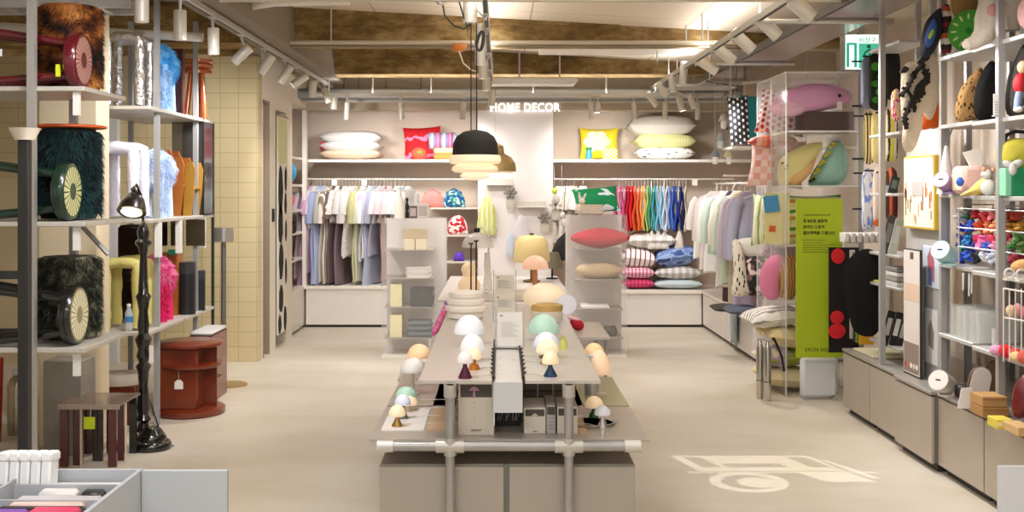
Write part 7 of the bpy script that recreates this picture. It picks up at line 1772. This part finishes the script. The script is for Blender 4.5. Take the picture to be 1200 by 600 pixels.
# =================================================================== RIGHT: clear shelf unit with cushions
UX0, UX1, UY0, UY1 = 2.07, 2.6, 8.0, 8.9
t = thing('acrylic_shelf', 'clear acrylic shelf tower full of novelty cushions', 'shelf', ((UX0 + UX1) / 2, 8.45, 0))
MB().box(UX0, UX0 + .008, UY0, UY1, 0, 2.34).build('side_panel', CLEAR, t, smooth=False)
MB().box(UX1 - .008, UX1, UY0, UY1, 0, 2.34).build('side_panel', CLEAR, t, smooth=False)
MB().box(UX0 + .008, UX1 - .008, UY0 + .44, UY0 + .446, 0, 2.34).build('middle_panel', CLEAR, t, smooth=False)
MB().box(UX0, UX1, UY0, UY1, 2.34, 2.352).build('top_panel', mix_clear('#f0eeea', .5, .1), t, smooth=False)
ZU = [.7, 1.1, 1.53, 1.925]
for z in ZU: MB().box(UX0 + .009, UX1 - .009, UY0, UY1, z - .012, z).build('shelf', mix_clear('#f2efec', .55, .1), t, smooth=False)
for y in (UY0, UY0 + .44, UY1 - .006): MB().box(UX0 - .003, UX0 + .003, y, y + .008, 0, 2.34).build('edge_strip', mat('#e6e4e0', .3), t, smooth=False)
MB().box(UX1, UX1 + .03, UY0, UY0 + .03, 0, 2.75).build('post', mat('#b1b0ae', .4, .35), t, smooth=False)
for z in (2.1, 1.72, 1.36): MB().tube([(UX1 - .06, UY0 - .02, z), (UX1 + .06, UY0 - .04, z)], .007, 8).build('hook_rod', BLACK, t)
kn = pat('cells', ['#c22a34', '#3a5a4c', '#f1e2da'], 11, th=.22)
k_ = .0062
cush(917, 132, 8.6, .38, .37, .14, pat('dots', ['#a81c2a', '#e6d2cc'], 9, 8, th=.34), 'white cushion with red berry dots in the top bay of the acrylic tower', 61, yaw=-22, roll=8, lean=-14)
tag(MB().box(PX(940, 8.3), PX(999, 8.3), 8.25, 8.6, 1.925, 2.08, .006).build('dark_box', mat('#5c4c48', .7), smooth=False), 'dark brown box under the pink whale cushion', 'box')
t = thing('whale_cushion', 'long pink whale shaped cushion on top of the dark box', 'cushion', (PX(952, 8.25), 8.35, 2.08))
puffpx([(905, 122), (912, 112), (930, 103), (950, 98), (972, 99), (990, 105), (999, 112), (994, 120), (975, 127), (950, 132), (930, 136), (912, 135), (903, 130)], 8.3, .2, mat('#e0a6cc', .75), 'body', t)
puffpx([(905, 125), (925, 118), (945, 126), (930, 136), (908, 134)], 8.24, .1, mat('#f3c8dc', .8), 'belly', t)
MB().ell(P(984, 112, 8.2), .012, .008, .014).build('eye', BLACK, t)
MB().box(PX(981, 8.15), PX(987, 8.15), 8.15, 8.155, PZ(128, 8.15), PZ(119, 8.15)).build('tag', PAPER, t, smooth=False)
pc = pat('check', ['#f3c2ba', '#f7dcd6', '#f0a898'], 4, 4)
cush(910, 192, 8.55, .42, .38, .2, pc, 'pink and white checked cushion in the second bay', 63, yaw=-20, roll=4)
pil(905, 8.55, PZ(176, 8.55) + .02, .36, .2, .1, pat('stripes', ['#e26a60', '#f6c4b8', '#f29a78'], 3, axis='X'), 'coral cushion squeezed on top of the pink checked one', 64)
t = thing('seal_cushion', 'pale yellow seal shaped cushion in the second bay', 'cushion', (PX(937, 8.3), 8.3, 1.53))
puffpx([(911, 205), (913, 190), (922, 180), (938, 172), (952, 167), (964, 168), (960, 180), (948, 200), (936, 214), (924, 219), (914, 217)], 8.3, .2, mat('#e6dc98', .8), 'body', t)
for a, b_ in ((917, 191), (922, 194), (921, 198)): MB().ell(P(a, b_, 8.2), .01, .01, .01).build('eye', mat('#3a2c1a', .5), t)
puffpx([(926, 206), (944, 196), (956, 182), (952, 200), (938, 215), (928, 217)], 8.24, .1, mat('#e2b77a', .85), 'fin', t)
t = thing('mint_cushion', 'round mint green cushion with yellow fringe in the second bay', 'cushion', (PX(970, 8.35), 8.35, 1.53))
puffpx([(948, 218), (950, 205), (960, 190), (970, 172), (978, 164), (988, 170), (994, 186), (993, 204), (984, 216), (966, 219)], 8.42, .2, mat('#a9dcd0', .8), 'body', t)
for i in range(9):
    a = P(951 + i * 3.0, 208 - i * 5, 8.33); MB().tube([a, a + Vector((.03, -.02, -.012 + .03 * (i % 2)))], [.014, .002], 6).build('fringe', mat('#e6d12c', .9), t)
MB().tube([P(948, 213, 8.28), P(955, 209, 8.28)], .009, 8).build('mark', mat('#2b2a26', .7), t)
strp = pat('stripes', ['#e9dfae', '#e9dfae', '#c79a4a', '#e9dfae', '#5a9a4a'], 3, axis='Z')
cush(950, 258, 8.4, .47, .4, .2, strp, 'cream cushion with tan and green bands in the third bay', 66, yaw=-4)
cush(897, 258, 8.7, .22, .42, .12, pat('stripes', ['#e2e0b8', '#8fae4c', '#f2efe2'], 4, axis='X', dist=.1), 'green and cream leafy edged cushion at the left of the third bay', 67, yaw=-30)
t = thing('patch_cloth', 'cream cloth with blue square patch and orange patch in the third bay', 'cloth', (PX(910, 8.12), 8.12, 1.1))
MB().box(PX(896, 8.15), PX(925, 8.15), 8.14, 8.15, 1.1, PZ(226, 8.15)).build('cloth', mat('#e6dca0', .9), t, smooth=False)
MB(tr(PX(904, 8.13), 8.13, PZ(239, 8.13)) @ roty(R(-8))).box(-.055, .055, -.003, .003, -.06, .06).build('blue_patch', mat('#4a93c4', .8), t, smooth=False)
MB(tr(PX(905, 8.13), 8.13, PZ(268, 8.13)) @ roty(R(6))).box(-.022, .022, -.003, .003, -.022, .022).build('orange_patch', mat('#e0622c', .8), t, smooth=False)
C('cushion', 'round pink cushion in the lower bay of the acrylic tower', 'cushion', 8.3, oval(908, 325, 18, 27, 12), .16, mat('#e88ab0', .8, bump=.1))
C('cushion', 'brown pleated oval cushion beside the round pink one', 'cushion', 8.16, oval(925, 326, 13, 28, 8), .16, pat('stripes', ['#a8763c', '#c79a58', '#6e4420'], 9, axis='X', dist=.1))
pil(925, 8.74, .93, .4, .26, .12, mat('#a06a80', .9), 'mauve folded blanket behind the pink round cushion', 70, pinch=.02, cat='blanket', name='folded_blanket')
zeb = pat('stripes', ['#e2dcd4', '#8d8780', '#efeae2'], 7, axis='Z', dist=.15)
for i, (px, Y, z, wd, dp, th, m, lab, tl) in enumerate(((920, 8.35, .02, .42, .5, .16, mat('#e2d2a8', .9), 'cream cushion at the bottom of the acrylic tower', 4), (918, 8.4, .17, .4, .5, .15, pat('blobs', ['#9aa84a', '#b49ac8', '#e2d6c0'], 2.5, th=.45), 'green and lilac cushion second from the bottom in the tower', -4),
      (925, 8.35, .31, .42, .5, .17, mat('#ddca98', .9), 'straw coloured cushion in the lowest bay', 8), (905, 8.4, .46, .42, .5, .16, zeb, 'grey and white zebra striped cushion in the lowest bay', -8))):
    pil(px, Y, z, wd, dp, th, m, lab, 71 + i, tilt=tl)
# right of the tower: white rounded board, lime sign
t = thing('white_heater', 'white rounded panel heater standing on the floor below the lime sign', 'heater', (PX(960, 7.92), 7.92, 0))
MB().box(PX(938, 7.92), PX(982, 7.92), 7.9, 7.96, .012, PZ(418, 7.9), .03).build('panel', mat('#e2e6ea', .45), t)
for a in (943, 976): MB().box(PX(a, 7.92) - .015, PX(a, 7.92) + .015, 7.88, 7.98, 0, .014).build('foot', mat('#a8acb0', .5), t, smooth=False)
Y = 7.82; lx0, lx1, lz0, lz1 = PX(933, Y), PX(987, Y), PZ(419, Y), PZ(233, Y)
t = thing('lime_sign', 'tall lime green banner with dark lettering in front of acrylic tower', 'sign', ((lx0 + lx1) / 2, Y, lz0))
MB().box(lx0, lx1, Y, Y + .01, lz0, lz1).build('board', mat('#b4cc1e', .6), t, smooth=False)
MB().box(lx0 + .1, lx0 + .13, Y + .01, Y + .19, lz1 - .2, lz1 - .18).box(lx0 + .1, lx0 + .13, Y + .01, Y + .19, lz1 - .22, lz1 - .2).build('bracket', STEEL, t, smooth=False)
ink = mat('#2f3a12', .7)
def tx(name, s_t, size, px, py, sp=1): return text_obj(name, s_t, size, tr(PX(px, Y), Y - .0015, PZ(py, Y)) @ rotx(R(90)), ink, t, .0004, space=sp)
tx('lettering', '후기를 공유해주신분께만 드리는 선물', .012, 941.5, 252.6)
for i, s_t in enumerate(('총 8만원 상당의', '온라인 스토어', '할인혜택을 드립니다')):
    o = text_obj('lettering', s_t, .0262, tr(PX(941, Y), Y - .0015, PZ(260.5 + i * 7, Y)) @ rotx(R(90)), ink, t, .0004, offset=.0006)
q = MB(); rr = random.Random(3)
for j in range(6):
    x_ = PX(941, Y); zq = PZ(281.5 + j * 2.9, Y)
    while x_ < PX(941 + (26, 22, 38, 36, 30, 30)[j], Y):
        wq = rr.uniform(.008, .022); q.box(x_, x_ + wq, Y - .001, Y, zq, zq + .0035); x_ += wq + .004
tag(q.build('small_print', ink, t, smooth=False), kind='stuff')
tx('lettering', '29CM HOME', .036, 943, 412, 1.12)

# shelf left of the tower with dotted and teal cushions
t = thing('wall_shelf', 'white narrow shelf with dotted and teal cushions left of the acrylic tower', 'shelf', (2.45, 9.4, 1.84))
MB().box(1.93, 2.995, 9.2, 9.6, 1.838, 1.858).build('board', mat('#e6e0d6', .5), t, smooth=False)
for X in (1.96, 2.6): MB().tube([(X, 9.4, 1.858), (X, 9.4, cz(X) )], .005, 6).build('rod', STEEL, t)
cush(866, 142, 9.3, .17, .43, .1, pat('dots', ['#f2efea', '#1f1f26'], 5, 8, th=.24), 'navy cushion with white dots left of the teal cushion', 81, yaw=-12, roll=-4, lean=-3)
cush(886, 140, 9.45, .27, .43, .12, mat('#16858c', .75), 'plain teal cushion between the dotted cushion and the acrylic tower', 82, yaw=-10, lean=-3)
# little hanging lamps
for i, (px, py, c1, c2, top_) in enumerate(((838, 184, '#8f9ca4', '#f2eee6', 120), (844, 165, '#aebcc2', '#dfe4e4', 116), (854, 184, '#ede7b8', '#f4efe4', 118), (857, 152, '#1d1b1a', '#3a3634', 112), (861, 165, '#d9d0da', '#e9e4e8', 114), (848, 142, '#e6e0d8', '#f0ece4', 112))):
    Y = 9.75 + .05 * i
    t = thing('mini_pendant', ('grey capped small hanging lamp, lowest on the left', 'pale blue small hanging lamp above the grey capped one', 'pale yellow small hanging lamp, lowest on the right', 'small black hanging lamp at the top of the cluster', 'pale lilac small hanging lamp beside the dotted cushion', 'white small hanging lamp, topmost of the cluster')[i], 'lamp', (PX(px, Y), Y, PZ(py + 10, Y)), 'small hanging lamps by the right corner')
    k = s_(Y); X = PX(px, Y)
    MB().lathe([(6 * k, 0), (5.5 * k, 2 * k), (3 * k, 7 * k), (1 * k, 9 * k)], (X, Y, PZ(py, Y)), 20).build('shade', mat(c1, .5), t)
    MB().lathe([(.001, -9 * k), (3 * k, -8 * k), (3.4 * k, -3 * k), (3 * k, 0)], (X, Y, PZ(py, Y)), 18).build('bulb', mat(c2, .3, emit=.12), t)
    MB().tube([(X, Y, PZ(py - 9, Y)), (X, Y, 2.44)], .003, 6).build('cord', mat('#cfcac4', .6), t)
t = thing('lamp_rail', 'thin dark rail carrying the small hanging lamps', 'rail', (2.0, 9.9, 2.44))
MB().tube([(1.8, 9.65, 2.44), (2.25, 10.15, 2.44)], .008, 8).build('bar', mat('#5a5650', .5), t); MB().box(1.8, 2.2, 9.7, 10.1, 2.44, 2.455).build('plate', mat('#8a8680', .5), t, smooth=False)
for a, b_ in ((1.85, 9.75), (2.15, 10.05)): MB().tube([(a, b_, 2.455), (a, b_, cz(a))], .006, 6).build('rod', STEEL, t)

# side rail with long shirts facing the camera
ZS = 1.56
t = thing('side_clothes_rail', 'white clothes rail with lilac and pale shirts along the right wall', 'clothes rail', (2.33, 10.7, ZS))
MB().tube([(2.33, 9.68, ZS), (2.33, 11.9, ZS)], .01, 10).build('bar', RAILW, t)
for Y in (9.72, 11.86): MB().tube([(2.33, Y, ZS), (2.33, Y, .4)], .01, 10).build('post', RAILW, t)
MB().tube([(1.95, 9.66, ZS + .06), (2.4, 9.66, ZS + .06)], .009, 8).build('cross_bar', RAILW, t); MB().tube([(2.33, 9.66, ZS + .06), (2.33, 9.7, ZS)], .009, 8).build('joint', RAILW, t)
for i, (Y, c, L_, sl, lab, dx) in enumerate(((9.82, '#b3b4cc', .62, .5, 'greyish lilac long sleeved shirt, nearest on the right side rail', -.02), (9.98, '#b7aec2', .95, .5, 'mauve grey long shirt second on the right side rail', -.03), (10.15, '#c9c0cc', .6, .5, 'pale mauve shirt third on the right side rail', -.06), (10.35, '#d2ddc6', .85, .45, 'pale green shirt fourth on the right side rail', -.08),
      (10.6, '#e6e0d8', .9, .4, 'ivory dress fifth on the right side rail', -.08), (10.85, '#c3d6c4', .6, .4, 'mint green shirt sixth on the right side rail', -.1), (11.1, '#ece8e2', .8, .4, 'white nightdress seventh on the right side rail', -.1), (11.4, '#e3d2d0', .8, .4, 'pale pink dress eighth on the right side rail', -.1), (11.7, '#efebe6', .7, .3, 'white shirt farthest on the right side rail', -.1))):
    garment(0, Y, ZS, L_, .44, sl, mat(c, .85, bump=.15, bs=25), lab, 8 + 5 * math.sin(i * 2), .06, 'shirts on the right side rail', X=2.33 + dx * .5)
for i, (Y, c, w_, L_) in enumerate(((9.92, '#c8b6cc', .3, 1.02), (10.28, '#d9cfa8', .26, 1.05), (10.7, '#4a3038', .24, 1.05))):
    garment(0, Y, ZS, L_, w_, 0, mat(c, .85, bump=.15, bs=25), '%s trousers hanging under the shirts on the right side rail' % ('lilac', 'straw coloured', 'dark plum')[i], 6, .07, 'trousers on the right side rail', X=2.22 + .02 * i, flare=.0)
# textiles heaped on the end of the side platform
zt = .4
dal = pat('cells', ['#171513', '#efe6d2'], 6, th=.27)
C('dotted_textile', 'tall cream textile with black spots standing on the side platform', 'textile', 9.68, [(858, 345), (860, 318), (858, 284), (866, 282), (872, 300), (876, 330), (877, 345)], .06, dal)
C('white_throw', 'white throw draped over the spotted textile', 'throw', 9.74, [(862, 284), (872, 279), (890, 280), (900, 290), (896, 305), (880, 302), (868, 296)], .09, mat('#efe9e2', .9, bump=.3))
C('camouflage_cushion', 'black, brown and white cow patterned cushion on the side platform', 'cushion', 9.72, [(872, 342), (872, 312), (880, 300), (896, 300), (905, 318), (904, 342), (888, 347)], .14, pat('blobs', ['#23241f', '#7a5a5c', '#e2cfc6'], 4.5, th=.48))
pil(868, 9.8, zt, .3, .4, .08, mat('#5a6270', .9), 'grey blue folded cloth at the corner of the side platform', 84, pinch=.02, cat='cloth', name='folded_cloth')
t = thing('draped_cloth', 'pale blue grey cloth draped over the edge of the side platform', 'cloth', (2.19, 10.3, .02))
k = MB()
n_ = 14; vs = []; fs = []
prof = [(2.4, .408), (2.3, .412), (2.21, .41), (2.185, .39), (2.18, .3), (2.178, .2), (2.182, .1), (2.18, .05)]
for i, (a, b_) in enumerate(prof):
    for j in range(n_ + 1):
        u = j / n_; wv = .012 * math.sin(u * 14 + i * .4); yq = 10.12 + (.36 - .02 * i) * u + .01 * i
        vs.append((a - (abs(wv) if i > 2 else 0), yq, b_ + (.01 * abs(math.sin(u * 9)) if i < 3 else (.03 * math.sin(u * 3) if i == 7 else 0))))
for i in range(len(prof) - 1):
    for j in range(n_): fs.append((i * (n_ + 1) + j, i * (n_ + 1) + j + 1, (i + 1) * (n_ + 1) + j + 1, (i + 1) * (n_ + 1) + j))
k.add(vs, fs)
o = k.build('cloth', mat('#a9b4b6', .9, bump=.2), t, ang=80); m_ = o.modifiers.new('s', 'SOLIDIFY'); m_.thickness = .008
pil(850, 10.0, zt, .25, .3, .07, mat('#4c443e', .9), 'dark folded cloth at the feet of the side rail shirts', 86, pinch=.02, cat='cloth', name='folded_cloth')
# chrome extinguishers
for i, (px, Y, h) in enumerate(((890.5, 7.95, .42), (899.5, 7.88, .42))):
    X = PX(px, Y); t = thing('fire_extinguisher', '%s chrome fire extinguisher cylinder at the foot of the acrylic tower' % ('left', 'right')[i], 'fire extinguisher', (X, Y, 0), 'chrome fire extinguishers')
    MB().lathe([(.024, 0), (.026, .015), (.026, h - .06), (.018, h - .03), (.01, h)], (X, Y, 0), 22).build('cylinder', mat('#c9c6c0', .18, .95), t)
    MB().lathe([(.0265, .13), (.0265, .14)], (X, Y, 0), 22).build('band', mat('#8a8680', .3, .8), t)
    MB().box(X - .02, X + .03, Y - .008, Y + .008, h, h + .02, .003).build('valve', STEEL, t, smooth=False)
    if i: MB().tube([(X + .02, Y, h + .01), (X + .05, Y + .02, h + .02), (X + .09, Y + .04, h - .06), (X + .115, Y + .05, .3), (X + .13, Y + .05, .2)], .009, 8).build('hose', CABLE, t)
    if i: MB().tube([(X, Y, h + .02), (X - .03, Y - .0, h + .06)], .008, 8).build('lever', STEEL, t)

# patterned light projected on the floor by a projector spot under the ceiling
d = bpy.data.lights.new('gobo_projector_light', 'SPOT'); d.energy = 130; d.spot_size = R(34); d.spot_blend = .1; d.shadow_soft_size = .0; d.color = (1, .97, .9)
gx, gy, gz = 1.5, 5.85, 2.5
lo = bpy.data.objects.new('gobo_projector_light', d); COL.objects.link(lo); lo.location = (gx, gy, gz)
d.use_nodes = True; nt = d.node_tree; em = nt.nodes['Emission']; L = nt.links.new
tc = nt.nodes.new('ShaderNodeTexCoord'); sp = nt.nodes.new('ShaderNodeSeparateXYZ'); L(tc.outputs['Normal'], sp.inputs[0])
def MM(op, a, b_=None):
    nd = nt.nodes.new('ShaderNodeMath'); nd.operation = op
    for i, x in enumerate((a, b_)):
        if x is None: continue
        if isinstance(x, (int, float)): nd.inputs[i].default_value = x
        else: L(x, nd.inputs[i])
    return nd.outputs[0]
az = MM('ABSOLUTE', sp.outputs['Z'])
U = MM('MULTIPLY', MM('DIVIDE', sp.outputs['X'], az), gz); V = MM('MULTIPLY', MM('DIVIDE', sp.outputs['Y'], az), gz)
def rect(x0_, x1_, y0_, y1_, sh=0.0):
    u = MM('ADD', U, MM('MULTIPLY', V, sh))
    return MM('MULTIPLY', MM('MULTIPLY', MM('GREATER_THAN', u, x0_), MM('LESS_THAN', u, x1_)), MM('MULTIPLY', MM('GREATER_THAN', V, y0_), MM('LESS_THAN', V, y1_)))
def ring(cx_, cy_, r0, r1):
    a = MM('SUBTRACT', U, cx_); b2 = MM('SUBTRACT', V, cy_)
    q = MM('SQRT', MM('ADD', MM('MULTIPLY', a, a), MM('MULTIPLY', b2, b2)))
    return MM('MULTIPLY', MM('GREATER_THAN', q, r0), MM('LESS_THAN', q, r1))
acc = rect(-.42, .36, .06, .4, .3)
acc = MM('MULTIPLY', acc, MM('SUBTRACT', 1, rect(-.22, .1, .14, .22, .3)))
acc = MM('MULTIPLY', acc, MM('SUBTRACT', 1, rect(-.36, -.26, .14, .36, .3)))
acc = MM('MULTIPLY', acc, MM('SUBTRACT', 1, rect(.22, .33, .14, .36, .3)))
for e_ in (ring(-.22, -.16, .14, .2), ring(-.18, -.17, 0, .1), rect(.1, .36, -.16, .02, .5), rect(-.5, .5, .02, .045, 0), rect(.4, .44, -.1, .3, .4)):
    acc = MM('MAXIMUM', acc, e_)
L(MM('MULTIPLY', acc, .9), em.inputs['Strength'])
t = thing('projector', 'small white pattern projector hanging from the right track arm', 'projector', (gx, gy, gz))
MB().tube([(gx, gy, gz + .01), (gx, gy, gz + .14)], .035, 18).build('housing', WHITE, t); MB().tube([(gx, gy, gz + .14), (gx, gy, cz(gx))], .008, 8).build('rod', STEEL, t)
